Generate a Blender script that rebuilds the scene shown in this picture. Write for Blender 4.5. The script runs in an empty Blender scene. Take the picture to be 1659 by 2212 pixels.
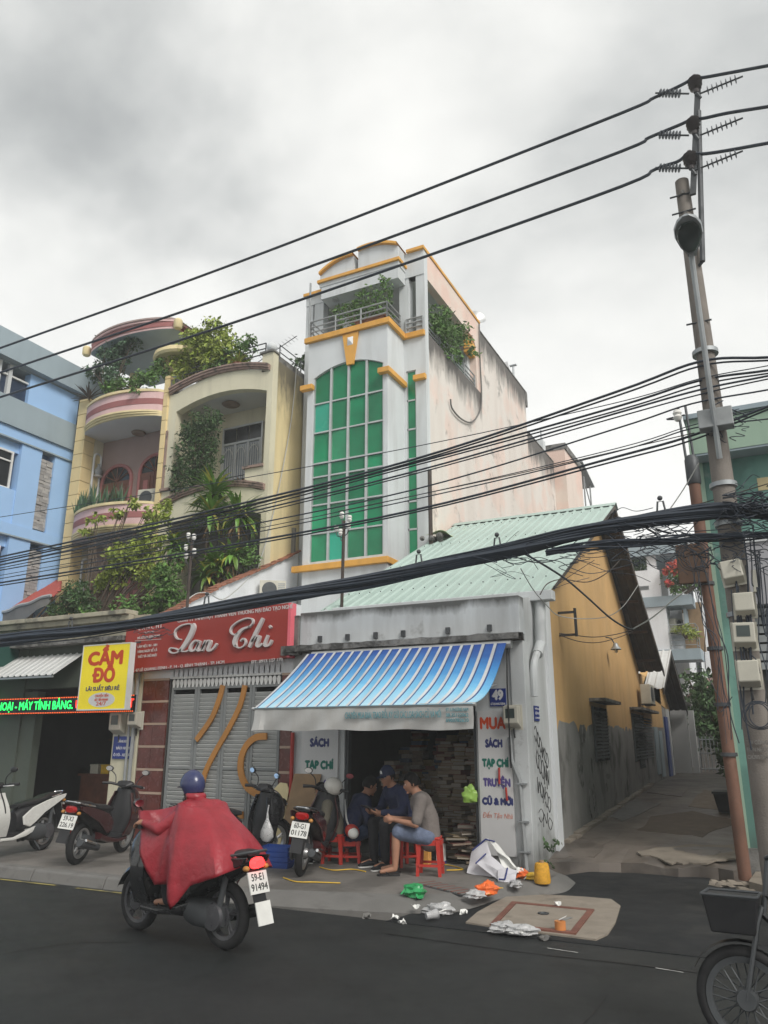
import bpy, bmesh, math, random
from mathutils import Vector, Matrix
R = math.radians
rnd = random.Random(11)
U = rnd.uniform
scene = bpy.context.scene
COL = scene.collection

# ------------------------------------------------------------------ camera
YAW, PITCH, EYE, FPX = R(26.7), R(16.5), 1.65, 1659.0
cam_d = bpy.data.cameras.new('camera')
cam = bpy.data.objects.new('camera', cam_d); COL.objects.link(cam)
cam_d.sensor_fit = 'HORIZONTAL'; cam_d.sensor_width = 36; cam_d.lens = 36
cam_d.clip_start = 0.05; cam_d.clip_end = 3000
cam.location = (0, 0, EYE); cam.rotation_euler = (R(90) + PITCH, 0, YAW)
scene.camera = cam

# ------------------------------------------------------------------ sky and sun (overcast)
SUN_EL, SUN_AZ = R(41), R(120)      # azimuth measured from +Y towards +X
w = bpy.data.worlds.new('World'); scene.world = w; w.use_nodes = True
nt = w.node_tree; nt.nodes.clear()
def wn(t, **k):
    n = nt.nodes.new(t)
    for a, b in k.items(): setattr(n, a, b)
    return n
out = wn('ShaderNodeOutputWorld'); bg = wn('ShaderNodeBackground'); L = nt.links.new
sky = wn('ShaderNodeTexSky', sky_type='NISHITA', sun_disc=False)
sky.sun_elevation = SUN_EL; sky.sun_rotation = SUN_AZ
sk = wn('ShaderNodeMix', data_type='RGBA', blend_type='MULTIPLY'); sk.inputs[0].default_value = 1
L(sky.outputs[0], sk.inputs[6]); sk.inputs[7].default_value = (.1, .1, .1, 1)
tc = wn('ShaderNodeTexCoord'); mp = wn('ShaderNodeMapping'); mp.inputs['Scale'].default_value = (1, 1, 1.5); mp.inputs['Location'].default_value = (5.1, 0.4, 3.3)
L(tc.outputs['Generated'], mp.inputs[0])
n1 = wn('ShaderNodeTexNoise'); n1.inputs['Scale'].default_value = 1.8; n1.inputs['Detail'].default_value = 7; n1.inputs['Roughness'].default_value = .5; n1.inputs['Distortion'].default_value = .15
L(mp.outputs[0], n1.inputs['Vector'])
cr = wn('ShaderNodeValToRGB'); cr.color_ramp.interpolation = 'B_SPLINE'; e = cr.color_ramp.elements
e[0].position = .30; e[0].color = (.205, .213, .212, 1)
e[1].position = .68; e[1].color = (.62, .615, .59, 1)
m_ = cr.color_ramp.elements.new(.42); m_.color = (.345, .352, .345, 1)
m_ = cr.color_ramp.elements.new(.54); m_.color = (.54, .54, .52, 1)
L(n1.outputs[0], cr.inputs[0])
mx = wn('ShaderNodeMix', data_type='RGBA'); mx.inputs[0].default_value = .94
L(sk.outputs[2], mx.inputs[6]); L(cr.outputs[0], mx.inputs[7])
L(mx.outputs[2], bg.inputs[0]); bg.inputs[1].default_value = 1.0
L(bg.outputs[0], out.inputs[0])
sun_d = bpy.data.lights.new('sun', 'SUN'); sun = bpy.data.objects.new('sun', sun_d); COL.objects.link(sun)
sun_d.energy = 1.5; sun_d.angle = R(24); sun_d.color = (1, .965, .91)
sv = Vector((math.sin(SUN_AZ) * math.cos(SUN_EL), math.cos(SUN_AZ) * math.cos(SUN_EL), math.sin(SUN_EL)))
sun.rotation_euler = (-sv).to_track_quat('-Z', 'Y').to_euler()
vs = scene.view_settings
vs.view_transform = 'Standard'; vs.look = 'None'; vs.gamma = 1; vs.use_curve_mapping = False; vs.exposure = 0.9
scene.cycles.max_bounces = 6; scene.cycles.diffuse_bounces = 3; scene.cycles.transparent_max_bounces = 12

# ------------------------------------------------------------------ measuring: a sight line met with a real plane
_fh = Vector((-math.sin(YAW), math.cos(YAW), 0)); _r = Vector((math.cos(YAW), math.sin(YAW), 0))
_f = _fh * math.cos(PITCH) + Vector((0, 0, math.sin(PITCH))); _u = -_fh * math.sin(PITCH) + Vector((0, 0, math.cos(PITCH)))
CAM = Vector((0, 0, EYE))
def ray(x, y): return _f + _r * ((x - 829.5) / FPX) - _u * ((y - 1106) / FPX)
def onZ(x, y, z=0.): d = ray(x, y); return CAM + d * ((z - EYE) / d.z)
def onY(x, y, Y): d = ray(x, y); return CAM + d * (Y / d.y)
def onX(x, y, X): d = ray(x, y); return CAM + d * (X / d.x)
def dist(x, y, D): d = ray(x, y); return CAM + d * (D / math.hypot(d.x, d.y))

# ------------------------------------------------------------------ mesh building
class MB:
    def __init__(s): s.v = []; s.f = []; s.m = []
    def add(s, vs_, fs, mi=0):
        b = len(s.v); s.v += [tuple(p) for p in vs_]
        for f in fs: s.f.append([b + i for i in f]); s.m.append(mi)
        return s
    def box(s, x0, y0, z0, x1, y1, z1, mi=0):
        if x1 < x0: x0, x1 = x1, x0
        if y1 < y0: y0, y1 = y1, y0
        if z1 < z0: z0, z1 = z1, z0
        return s.add([(x0,y0,z0),(x1,y0,z0),(x1,y1,z0),(x0,y1,z0),(x0,y0,z1),(x1,y0,z1),(x1,y1,z1),(x0,y1,z1)],
              [(0,3,2,1),(4,5,6,7),(0,1,5,4),(1,2,6,5),(2,3,7,6),(3,0,4,7)], mi)
    def obox(s, c, ax, ay, az, mi=0):
        c = Vector(c); ax = Vector(ax); ay = Vector(ay); az = Vector(az); vs_ = []
        for k in (-1, 1):
            for (i, j) in ((-1,-1),(1,-1),(1,1),(-1,1)): vs_.append(c + ax*i + ay*j + az*k)
        return s.add(vs_, [(0,3,2,1),(4,5,6,7),(0,1,5,4),(1,2,6,5),(2,3,7,6),(3,0,4,7)], mi)
    def prism(s, pts, vec, mi=0, cap=True):
        n = len(pts); v = Vector(vec); P = [Vector(p) for p in pts]
        fs = [(i, (i+1) % n, n + (i+1) % n, n + i) for i in range(n)]
        if cap: fs += [tuple(range(n-1, -1, -1)), tuple(range(n, 2*n))]
        return s.add(P + [p + v for p in P], fs, mi)
    def quad(s, a, b, c, d, mi=0): return s.add([a, b, c, d], [(0,1,2,3)], mi)
    def rings(s, rs, mi=0, close=True, cap=True):
        n = len(rs[0]); vs_ = [p for r_ in rs for p in r_]; fs = []
        for k in range(len(rs) - 1):
            for i in range(n if close else n - 1):
                j = (i + 1) % n; fs.append((k*n+i, k*n+j, (k+1)*n+j, (k+1)*n+i))
        if cap and close: fs += [tuple(range(n-1, -1, -1)), tuple((len(rs)-1)*n + i for i in range(n))]
        return s.add(vs_, fs, mi)
    def tube(s, pts, r, n=6, mi=0, cap=True):
        P = [Vector(p) for p in pts]; rs = []; up = None
        for i, p in enumerate(P):
            d = (P[min(i+1, len(P)-1)] - P[max(i-1, 0)])
            if d.length < 1e-7: d = Vector((0,0,1))
            d.normalize()
            if up is None:
                up = Vector((0,0,1)) if abs(d.z) < .9 else Vector((1,0,0))
            a = d.cross(up)
            if a.length < 1e-4: a = d.cross(Vector((0,1,0)))
            a.normalize(); up = a.cross(d); rr = r[i] if isinstance(r, (list, tuple)) else r
            rs.append([p + (a*math.cos(2*math.pi*k/n) + up*math.sin(2*math.pi*k/n))*rr for k in range(n)])
        return s.rings(rs, mi, True, cap)
    def lathe(s, prof, c=(0,0,0), axis=(0,0,1), n=16, mi=0, cap=True):
        c = Vector(c); z = Vector(axis).normalized(); a = z.orthogonal().normalized(); b = z.cross(a); rs = []
        for (r_, h) in prof: rs.append([c + z*h + (a*math.cos(2*math.pi*k/n) + b*math.sin(2*math.pi*k/n))*r_ for k in range(n)])
        return s.rings(rs, mi, True, cap)
    def ball(s, c, r, nu=12, nv=8, mi=0, fn=None):
        c = Vector(c); r = Vector(r) if hasattr(r, '__len__') else Vector((r, r, r)); rs = []
        for j in range(nv + 1):
            t = math.pi * j / nv; t = min(max(t, .02), math.pi - .02); ring = []
            for i in range(nu):
                p = Vector((math.sin(t)*math.cos(2*math.pi*i/nu), math.sin(t)*math.sin(2*math.pi*i/nu), -math.cos(t)))
                if fn: p = fn(p)
                ring.append(c + Vector((p.x*r.x, p.y*r.y, p.z*r.z)))
            rs.append(ring)
        return s.rings(rs, mi)
    def grid(s, fn, nu, nv, mi=0, mfn=None):
        vs_ = [fn(i/nu, j/nv) for j in range(nv+1) for i in range(nu+1)]; b = len(s.v); s.v += [tuple(p) for p in vs_]
        for j in range(nv):
            for i in range(nu):
                a = b + j*(nu+1) + i; s.f.append([a, a+1, a+nu+2, a+nu+1]); s.m.append(mfn(i, j) if mfn else mi)
        return s
    def sheet(s, fn, nu, nv, th, mi=0, mfn=None):   # a grid with real thickness; th: vector
        th = Vector(th); b = len(s.v); n = (nu+1)*(nv+1)
        s.grid(fn, nu, nv, mi, mfn); k = len(s.f)
        s.v += [tuple(Vector(p) + th) for p in s.v[b:b+n]]
        for q in range(k - nu*nv, k): s.f.append([i + n for i in reversed(s.f[q])]); s.m.append(s.m[q])
        edge = [b+i for i in range(nu+1)] + [b+j*(nu+1)+nu for j in range(1, nv+1)] + [b+nv*(nu+1)+i for i in range(nu-1, -1, -1)] + [b+j*(nu+1) for j in range(nv-1, 0, -1)]
        for q in range(len(edge)):
            a, c = edge[q], edge[(q+1) % len(edge)]; s.f.append([a, a+n, c+n, c]); s.m.append(mi if not mfn else 0)
        return s
    def mesh(s, name, mats, smooth=False):
        me = bpy.data.meshes.new(name); me.from_pydata(s.v, [], s.f)
        for m in (mats if isinstance(mats, (list, tuple)) else [mats]): me.materials.append(m)
        me.polygons.foreach_set('material_index', s.m)
        bm = bmesh.new(); bm.from_mesh(me); bmesh.ops.recalc_face_normals(bm, faces=bm.faces); bm.to_mesh(me); bm.free()
        if smooth:
            me.polygons.foreach_set('use_smooth', [True]*len(me.polygons))
            if smooth != 2: me.set_sharp_from_angle(angle=R(38))
        return me
    def build(s, name, mats, parent=None, smooth=False, bevel=0):
        o = bpy.data.objects.new(name, s.mesh(name, mats, smooth)); COL.objects.link(o)
        if parent is not None: child(o, parent)
        if bevel:
            b = o.modifiers.new('bevel', 'BEVEL'); b.width = bevel; b.segments = 2; b.limit_method = 'ANGLE'
        return o
def base_of(p):
    v = Vector((0,0,0))
    while p is not None: v += Vector(p.location); p = p.parent
    return v
def child(o, parent):                     # meshes are written in world space while a thing is being made
    o.parent = parent; o.location = -base_of(parent)
def tag(o, label=None, cat=None, group=None, kind=None):
    if label: o['label'] = label
    if cat: o['category'] = cat
    if group: o['group'] = group
    if kind: o['kind'] = kind
    return o
def thing(name, label, cat, loc=(0,0,0), group=None):
    o = bpy.data.objects.new(name, None); COL.objects.link(o); o.location = loc; o.empty_display_size = .2
    return tag(o, label, cat, group)
def piece(name, me, parent, loc, rot=(0,0,0), scale=(1,1,1)):   # many alike pieces, one mesh
    o = bpy.data.objects.new(name, me); COL.objects.link(o); o.parent = parent
    o.location = Vector(loc) - (base_of(parent) if parent else Vector()); o.rotation_euler = rot; o.scale = scale
    return o
def copy_tree(o, parent=None):
    c = o.copy(); COL.objects.link(c); c.parent = parent
    for ch in list(o.children): copy_tree(ch, c)
    return c
def struct(o): o['kind'] = 'structure'; return o
def B(name, mat, parent, *boxes, bevel=0):
    m = MB()
    for b in boxes: m.box(*b)
    return m.build(name, mat, parent, bevel=bevel)
def sag(a, b, s, n=16):
    a = Vector(a); b = Vector(b)
    return [a.lerp(b, i/n) - Vector((0,0,s*4*(i/n)*(1-i/n))) for i in range(n+1)]
def smooth_path(pts, n=6):
    P = [Vector(p) for p in pts]; outp = []
    for i in range(len(P)-1):
        p0, p1, p2, p3 = P[max(i-1,0)], P[i], P[i+1], P[min(i+2,len(P)-1)]
        for k in range(n):
            t = k/n; outp.append(.5*((2*p1)+(p2-p0)*t+(2*p0-5*p1+4*p2-p3)*t*t+(3*p1-p0-3*p2+p3)*t**3))
    return outp + [P[-1]]

# ------------------------------------------------------------------ materials (all procedural)
MATS = {}
def lin(c): return tuple((x/255/12.92 if x <= 10 else ((x/255+.055)/1.055)**2.4) for x in c)
def mat(name, rgb, rough=.65, var=.12, scale=3., streak=0., sc=(.25,.23,.2), bump=.0, bscale=40., metal=0., spec=.4, obj=False,
        grime=None, island=0., emit=None, estr=1., trans=0., alpha=1., streak_scale=1.6, patch=None, moss=None, coat=0.):
    if name in MATS: return MATS[name]
    m = bpy.data.materials.new(name); m.use_nodes = True; t = m.node_tree; b = t.nodes['Principled BSDF']; Lk = t.links.new
    def nd(ty, **k):
        n = t.nodes.new(ty)
        for a, v in k.items(): setattr(n, a, v)
        return n
    if obj: src = nd('ShaderNodeTexCoord').outputs['Object']
    else: src = nd('ShaderNodeNewGeometry').outputs['Position']
    def noi(scale_, detail=5, sc3=None, rough_=.55):
        n = nd('ShaderNodeTexNoise'); n.inputs['Scale'].default_value = scale_; n.inputs['Detail'].default_value = detail; n.inputs['Roughness'].default_value = rough_
        if sc3:
            mp_ = nd('ShaderNodeMapping'); mp_.inputs['Scale'].default_value = sc3; Lk(src, mp_.inputs[0]); Lk(mp_.outputs[0], n.inputs['Vector'])
        else: Lk(src, n.inputs['Vector'])
        return n.outputs['Fac']
    def ramp(fac, a, c, lo=0., hi=1.):
        n = nd('ShaderNodeMapRange'); n.inputs[1].default_value = a; n.inputs[2].default_value = c; n.inputs[3].default_value = lo; n.inputs[4].default_value = hi
        Lk(fac, n.inputs[0]); return n.outputs[0]
    def mix(fac, a, c, mode='MIX'):
        n = nd('ShaderNodeMix', data_type='RGBA', blend_type=mode)
        for s_, v in ((0, fac), (6, a), (7, c)):
            if hasattr(v, 'links'): Lk(v, n.inputs[s_])
            elif s_ == 0: n.inputs[0].default_value = v
            else: n.inputs[s_].default_value = (*v, 1)
        return n.outputs[2]
    def mul(a, c):
        n = nd('ShaderNodeMath', operation='MULTIPLY')
        for i, v in enumerate((a, c)):
            if hasattr(v, 'links'): Lk(v, n.inputs[i])
            else: n.inputs[i].default_value = v
        return n.outputs[0]
    col = mix(ramp(noi(scale), .3, .7), tuple(x*(1-var) for x in rgb), tuple(min(1, x*(1+var)) for x in rgb))
    if patch:                       # blotches of a second colour: (rgb, scale, threshold, amount)
        col = mix(mul(ramp(noi(patch[1], 6), patch[2]-.04, patch[2]+.06), patch[3]), col, patch[0])
    if streak:
        s1 = ramp(noi(1, 5, (2.2*streak_scale, 2.2*streak_scale, .22*streak_scale)), .46, .74)
        col = mix(mul(s1, streak), col, sc)
    if grime:                       # stains hanging from or creeping up to a height: (rgb, z_from, z_full, amount)
        sep = nd('ShaderNodeSeparateXYZ'); Lk(src, sep.inputs[0])
        h = ramp(sep.outputs[2], grime[1], grime[2]); nz = noi(1, 6, (2.6, 2.6, .7), .65)
        ad = nd('ShaderNodeMath', operation='ADD'); Lk(h, ad.inputs[0]); Lk(nz, ad.inputs[1])
        col = mix(mul(ramp(ad.outputs[0], .95, 1.3), grime[3]), col, grime[0])
    if moss:
        col = mix(mul(ramp(noi(moss[1], 7, None, .65), moss[2], moss[2]+.12), moss[3]), col, moss[0])
    if island:
        g = nd('ShaderNodeNewGeometry'); hs = nd('ShaderNodeHueSaturation'); Lk(ramp(g.outputs['Random Per Island'], 0, 1, 1-island, 1+island), hs.inputs['Value'])
        Lk(ramp(g.outputs['Random Per Island'], 0, 1, .5-island*.035, .5+island*.02), hs.inputs['Hue']); Lk(col, hs.inputs['Color']); col = hs.outputs[0]
    Lk(col, b.inputs['Base Color']); b.inputs['Metallic'].default_value = metal; b.inputs['Specular IOR Level'].default_value = spec
    Lk(ramp(noi(scale*2.3), .3, .7, max(0.02, rough-.08), min(1, rough+.08)), b.inputs['Roughness'])
    if coat: b.inputs['Coat Weight'].default_value = coat; b.inputs['Coat Roughness'].default_value = .08
    if trans: b.inputs['Transmission Weight'].default_value = trans
    if alpha < 1: b.inputs['Alpha'].default_value = alpha
    if emit: b.inputs['Emission Color'].default_value = (*emit, 1); b.inputs['Emission Strength'].default_value = estr
    if bump:
        bp = nd('ShaderNodeBump'); bp.inputs['Strength'].default_value = bump; bp.inputs['Distance'].default_value = .02
        Lk(noi(bscale, 6), bp.inputs['Height']); Lk(bp.outputs[0], b.inputs['Normal'])
    MATS[name] = m; return m

DK = (.05, .048, .042)
M_asphalt = mat('asphalt', (.019,.021,.0208), .5, .25, 1.1, bump=.5, bscale=260, patch=((.030,.031,.030), .8, .55, .6), moss=((.014,.015,.015), 2.5, .60, .7), spec=.32)
M_apron = mat('alley_asphalt', (.018,.0195,.021), .6, .22, 1.6, bump=.4, bscale=200, patch=((.045,.045,.043), 1.5, .6, .6), spec=.2)
M_pave = mat('pavement_concrete', (.17,.158,.145), .72, .16, 1.3, bump=.3, bscale=90, patch=((.095,.088,.08), 1.2, .52, .75), moss=((.075,.07,.062), 4., .56, .6))
M_kerb = mat('kerb_concrete', (.15,.145,.137), .8, .14, 3., bump=.3, bscale=80, moss=((.10,.095,.09), 3., .55, .7))
M_alley = mat('alley_concrete', (.16,.135,.115), .42, .22, 1.1, bump=.35, bscale=70, patch=((.065,.054,.045), 1.1, .5, .85), spec=.5, moss=((.24,.22,.2), 1.6, .62, .6))
M_slab = mat('cast_concrete', (.25,.215,.175), .8, .15, 4., bump=.3, bscale=80, moss=((.13,.11,.09), 3., .56, .6))
M_rustred = mat('red_iron', (.17,.07,.05), .7, .25, 8., bump=.2)
M_yline = mat('worn_yellow_paint', (.26,.22,.07), .75, .3, 3., moss=((.06,.06,.055), 5., .5, .85))
M_wline = mat('worn_white_paint', (.5,.5,.48), .75, .2, 5., moss=((.06,.06,.058), 9., .52, .8))
M_white = mat('white_wall_paint', (.72,.74,.76), .7, .06, 1.2, streak=.25, sc=(.45,.45,.44), bump=.08, bscale=60)
M_greywall = mat('greyed_white_paint', (.60,.625,.635), .72, .07, 1., streak=.5, sc=(.38,.38,.37), bump=.08, bscale=60)
M_shopwhite = mat('stained_white_paint', (.56,.58,.585), .75, .08, 1.5, streak=.55, sc=(.3,.3,.29), bump=.12, bscale=50, moss=((.16,.16,.155), 2.4, .62, .7), grime=((.10,.095,.085), 1.1, -.1, .7))
M_parapet = mat('parapet_paint', (.58,.605,.62), .75, .08, 1.5, streak=.6, sc=(.3,.3,.3), bump=.12, bscale=50, grime=((.06,.06,.055), 3.22, 3.58, .9), moss=((.2,.2,.19), 3., .6, .6))
M_mould = mat('mouldy_concrete', (.2,.195,.185), .9, .3, 4., bump=.5, bscale=40, moss=((.05,.048,.044), 5., .46, .85))
M_orange_trim = mat('orange_trim_paint', (.70,.36,.07), .6, .1, 2., streak=.35, sc=(.3,.17,.06), bump=.06)
M_pink = mat('pink_wall_paint', (.74,.55,.47), .8, .06, .9, bump=.12, bscale=30, patch=((.72,.64,.565), .7, .47, .75), streak=.3, sc=(.5,.42,.36), streak_scale=.8, moss=((.2,.18,.165), 1.5, .655, .8))
M_pinkmould = mat('pink_wall_mould', (.16,.15,.14), .9, .35, 3., bump=.2, moss=((.5,.42,.36), 3., .52, .8))
M_ochre = mat('ochre_wall_paint', (.58,.365,.155), .8, .1, .9, streak=.35, sc=(.40,.215,.08), bump=.1, bscale=40, moss=((.68,.42,.17), 1.1, .57, .35))
M_shutter = mat('shutter_paint', (.045,.055,.055), .7, .2, 4.)
M_greydado = mat('grey_render', (.245,.238,.226), .88, .14, 1.1, streak=.4, sc=(.08,.077,.07), bump=.2, bscale=40, moss=((.32,.305,.285), 2.2, .58, .6), patch=((.075,.072,.066), 1.2, .56, .8))
M_cream = mat('cream_wall_paint', (.64,.60,.45), .75, .07, 1.3, moss=((.30,.27,.2), 2.2, .66, .6), streak=.4, sc=(.36,.33,.24), bump=.08, bscale=50)
M_creamside = mat('yellow_side_paint', (.70,.585,.33), .8, .08, 1.1, streak=.5, sc=(.40,.34,.2), bump=.12, bscale=40, grime=((.10,.09,.065), 8.2, 10.9, .9))
M_yellow = mat('yellow_pillar_paint', (.74,.585,.31), .7, .05, 1.4, streak=.2, sc=(.5,.4,.22), bump=.05)
M_ycorn = mat('yellow_cornice_paint', (.72,.605,.345), .7, .07, 2., streak=.35, sc=(.4,.33,.19))
M_pinkband = mat('pale_pink_paint', (.66,.45,.44), .7, .06, 1.4, streak=.35, sc=(.42,.26,.25))
M_redband = mat('dusky_red_paint', (.31,.12,.115), .7, .08, 1.4, streak=.25, sc=(.2,.08,.08))
M_brownwall = mat('mauve_wall_paint', (.30,.215,.19), .8, .08, 1.4)
M_ceil = mat('ceiling_paint', (.58,.585,.58), .8, .05, 1.)
M_wood = mat('carved_wood', (.135,.05,.03), .5, .25, 6., bump=.1)
M_darkwood = mat('dark_wood', (.09,.05,.03), .6, .25, 6.)
M_blue = mat('sky_blue_paint', (.33,.52,.80), .65, .04, 1., streak=.15, sc=(.27,.42,.64))
M_bluegrey = mat('blue_grey_paint', (.30,.37,.41), .7, .06, 1., streak=.3, sc=(.22,.27,.3))
M_stone = mat('grey_cladding_stone', (.40,.385,.37), .85, .18, 6., island=0, bump=.4, bscale=30, obj=True)
M_stone2 = mat('dark_cladding_stone', (.30,.29,.285), .85, .18, 6., bump=.4, bscale=30, obj=True)
M_navyglass = mat('dark_window_glass', (.025,.04,.075), .08, .1, 1., spec=.5)
M_blackglass = mat('black_window_glass', (.02,.023,.026), .1, .1, 1., spec=.5)
M_alu = mat('aluminium', (.55,.56,.56), .42, .08, 4., metal=.65)
M_steel = mat('galvanised_steel', (.34,.36,.37), .5, .12, 5., metal=.5)
M_dsteel = mat('dark_steel', (.07,.075,.08), .55, .2, 6., metal=.3)
M_rail = mat('railing_paint', (.30,.315,.32), .5, .15, 6.)
M_gdark = mat('green_glass_dark', (.009,.185,.08), .12, .35, .9, spec=.55)
M_gmid = mat('green_glass', (.012,.25,.11), .12, .35, .9, spec=.55)
M_glight = mat('bright_green_glass', (.015,.36,.235), .2, .12, .7, spec=.55)
M_roofmint = mat('mint_roof_sheet', (.385,.485,.44), .5, .07, .9, streak=.0, moss=((.26,.335,.3), 1.4, .6, .5), spec=.4)
M_roofunder = mat('rusty_sheet_underside', (.07,.065,.06), .85, .25, 3., patch=((.11,.075,.05), 2., .55, .6))
M_roofwhite = mat('white_roof_sheet', (.58,.585,.57), .55, .08, 2., streak=.3, sc=(.35,.34,.32))
M_tile = mat('red_roof_tile', (.34,.075,.06), .65, .15, 3., obj=True)
M_terra = mat('terracotta_tile', (.28,.12,.075), .8, .3, 9., moss=((.07,.06,.05), 8., .52, .6))
M_black = mat('black_plastic', (.018,.018,.02), .45, .15, 8., obj=True)
M_cable = mat('hazed_cable_sheath', (.030,.038,.052), .5, .2, 3., spec=.45)  # black sheath lifted to blue-grey: lens haze put into the colour
M_wirebrown = mat('dull_brown_wire', (.055,.04,.032), .6, .2, 4.)
M_wirewhite = mat('grey_white_wire', (.40,.40,.38), .6, .1, 4.)
M_conc = mat('pole_concrete', (.20,.178,.158), .85, .16, 2.5, bump=.35, bscale=60, streak=.4, sc=(.12,.10,.085))
M_rustpipe = mat('rusty_orange_pipe', (.165,.085,.058), .75, .22, 3., bump=.2, moss=((.10,.055,.035), 3., .56, .7), streak=.3, sc=(.12,.06,.04))
M_porc = mat('white_porcelain', (.72,.71,.67), .25, .06, 5.)
M_box = mat('meter_box_plastic', (.53,.51,.435), .55, .08, 5., streak=.3, sc=(.3,.28,.23))
M_meterwin = mat('meter_window', (.05,.065,.062), .15, .1, 3.)
M_mint = mat('mint_wall_paint', (.30,.42,.325), .75, .06, 1., streak=.4, sc=(.18,.28,.21))
M_teal = mat('teal_wall_paint', (.17,.335,.285), .75, .08, 1., streak=.4, sc=(.07,.2,.17), patch=((.07,.15,.13), 1.1, .53, .6), moss=((.30,.34,.31), 3., .58, .6), grime=((.06,.07,.06), 1.4, -.2, .8))
M_lilac = mat('lilac_grey_paint', (.36,.36,.38), .8, .05, 1.)
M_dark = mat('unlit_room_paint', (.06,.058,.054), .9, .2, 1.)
M_red_sign = mat('red_sign_sheet', (.33,.036,.026), .5, .07, 1.2)
M_pink_sign = mat('pink_sign_side', (.80,.16,.2), .5, .04, 2.)
M_letter = mat('silver_white_letter', (.60,.56,.55), .4, .05, 5.)
M_marble = mat('red_marble_tile', (.115,.03,.024), .25, .3, 5., moss=((.22,.10,.085), 7., .63, .6), spec=.5)
M_joint = mat('pale_joint_stone', (.42,.31,.24), .7, .1, 4.)
M_gate = mat('grey_gate_paint', (.50,.51,.50), .5, .08, 3.)
M_gateor = mat('orange_gate_paint', (.42,.19,.045), .5, .1, 3.)
M_gatewhite = mat('white_gate_paint', (.68,.68,.66), .5, .06, 3.)
M_ysign = mat('yellow_sign_face', (.80,.66,.02), .5, .04, 2., emit=(.80,.62,.02), estr=.10)
M_sred = mat('sign_red_ink', (.62,.075,.02), .55, .05, 4.)
M_snavy = mat('sign_navy_ink', (.03,.04,.16), .55, .05, 4.)
M_steal = mat('sign_green_ink', (.01,.16,.12), .55, .05, 4.)
M_spurple = mat('sign_violet_ink', (.10,.075,.26), .55, .05, 4.)
M_sfade = mat('faded_red_ink', (.55,.22,.16), .6, .3, 20.)
M_swhite = mat('white_sign_board', (.60,.60,.60), .55, .05, 2., streak=.2, sc=(.4,.4,.39), grime=None)
M_bluesign = mat('blue_enamel_plate', (.02,.04,.22), .35, .06, 4.)
M_inkwhite = mat('white_enamel_ink', (.75,.75,.76), .5, .03, 4.)
M_ledg = mat('led_green', (0,.3,.05), .5, 0, 1., emit=(.02,1,.12), estr=1.5)
M_ledr = mat('led_red', (.3,.01,.01), .5, 0, 1., emit=(1,.035,.02), estr=1.6)
M_ledo = mat('led_orange', (.3,.05,.01), .5, 0, 1., emit=(1,.13,.02), estr=.9)
M_ledoff = mat('led_panel_black', (.012,.012,.014), .5, .1, 3.)
M_tarpw = mat('grey_white_tarp', (.40,.40,.39), .6, .06, 2., streak=.45, sc=(.28,.25,.22), streak_scale=2.5, bump=.1, bscale=15)
M_tarpstripe = mat('white_awning_stripe', (.56,.575,.585), .5, .1, 3., streak=.4, sc=(.42,.43,.43), streak_scale=2.)
M_greentarp = mat('dark_green_tarp', (.02,.075,.06), .55, .15, 3.)
M_darktarp = mat('grey_tarpaulin', (.16,.15,.135), .5, .2, 3., bump=.2, bscale=6)
M_leaf = mat('mid_green_leaf', (.095,.185,.042), .55, .25, 3., island=.42, spec=.35)
M_leafy = mat('yellow_green_leaf', (.24,.30,.05), .55, .25, 3., island=.38, spec=.35)
M_leafd = mat('dark_green_leaf', (.048,.095,.03), .55, .25, 3., island=.42, spec=.35)
M_leafb = mat('bluish_green_leaf', (.058,.115,.058), .5, .25, 3., island=.38, spec=.4)
M_strap = mat('strap_leaf', (.12,.23,.04), .4, .3, 2., island=.4, spec=.45)
M_strapy = mat('yellowing_strap_leaf', (.42,.40,.07), .45, .3, 3., island=.3, spec=.45)
M_deadleaf = mat('withered_leaf', (.26,.17,.085), .8, .3, 3., island=.3)
M_petal = mat('coral_flower', (.52,.09,.06), .6, .2, 3., island=.35)
M_petalw = mat('white_flower', (.66,.66,.56), .6, .1, 3., island=.15)
M_bark = mat('grey_bark', (.10,.075,.055), .9, .3, 8., bump=.4)
M_pot = mat('clay_pot', (.22,.09,.05), .8, .2, 5.)
M_skin = mat('skin', (.36,.185,.12), .5, .08, 9., obj=True, spec=.35)
M_hair = mat('black_hair', (.009,.008,.008), .7, .3, 30., obj=True, spec=.12)
M_navycloth = mat('navy_cloth', (.018,.024,.062), .85, .3, 9., obj=True, bump=.8, bscale=13)
M_jeans = mat('blue_denim', (.034,.055,.115), .85, .35, 9., obj=True, bump=.7, bscale=15)
M_shorts = mat('faded_denim', (.11,.135,.20), .85, .3, 9., obj=True, bump=.7, bscale=15)
M_greytee = mat('brown_grey_cotton', (.155,.135,.125), .9, .12, 9., obj=True, bump=.8, bscale=13)
M_olive = mat('olive_grey_cotton', (.125,.115,.09), .9, .15, 9., obj=True)
M_blackcloth = mat('black_cloth', (.018,.018,.022), .85, .2, 9., obj=True)
M_poncho = mat('red_rain_poncho', (.27,.022,.032), .36, .2, 5., obj=True, bump=.55, bscale=13, spec=.4)
M_stool = mat('red_plastic', (.43,.035,.025), .4, .1, 5., obj=True)
M_tyre = mat('rubber_tyre', (.016,.016,.017), .8, .2, 9., obj=True)
M_rim = mat('alloy_rim', (.42,.42,.42), .35, .1, 6., obj=True, metal=.7)
M_chrome = mat('chrome', (.72,.72,.72), .12, .03, 6., obj=True, metal=1.)
M_wpaint = mat('white_scooter_paint', (.60,.60,.57), .25, .04, 3., obj=True, coat=.5)
M_mpaint = mat('maroon_scooter_paint', (.05,.009,.010), .22, .1, 3., obj=True, coat=.6)
M_kpaint = mat('black_scooter_paint', (.014,.014,.016), .25, .1, 3., obj=True, coat=.5)
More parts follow.
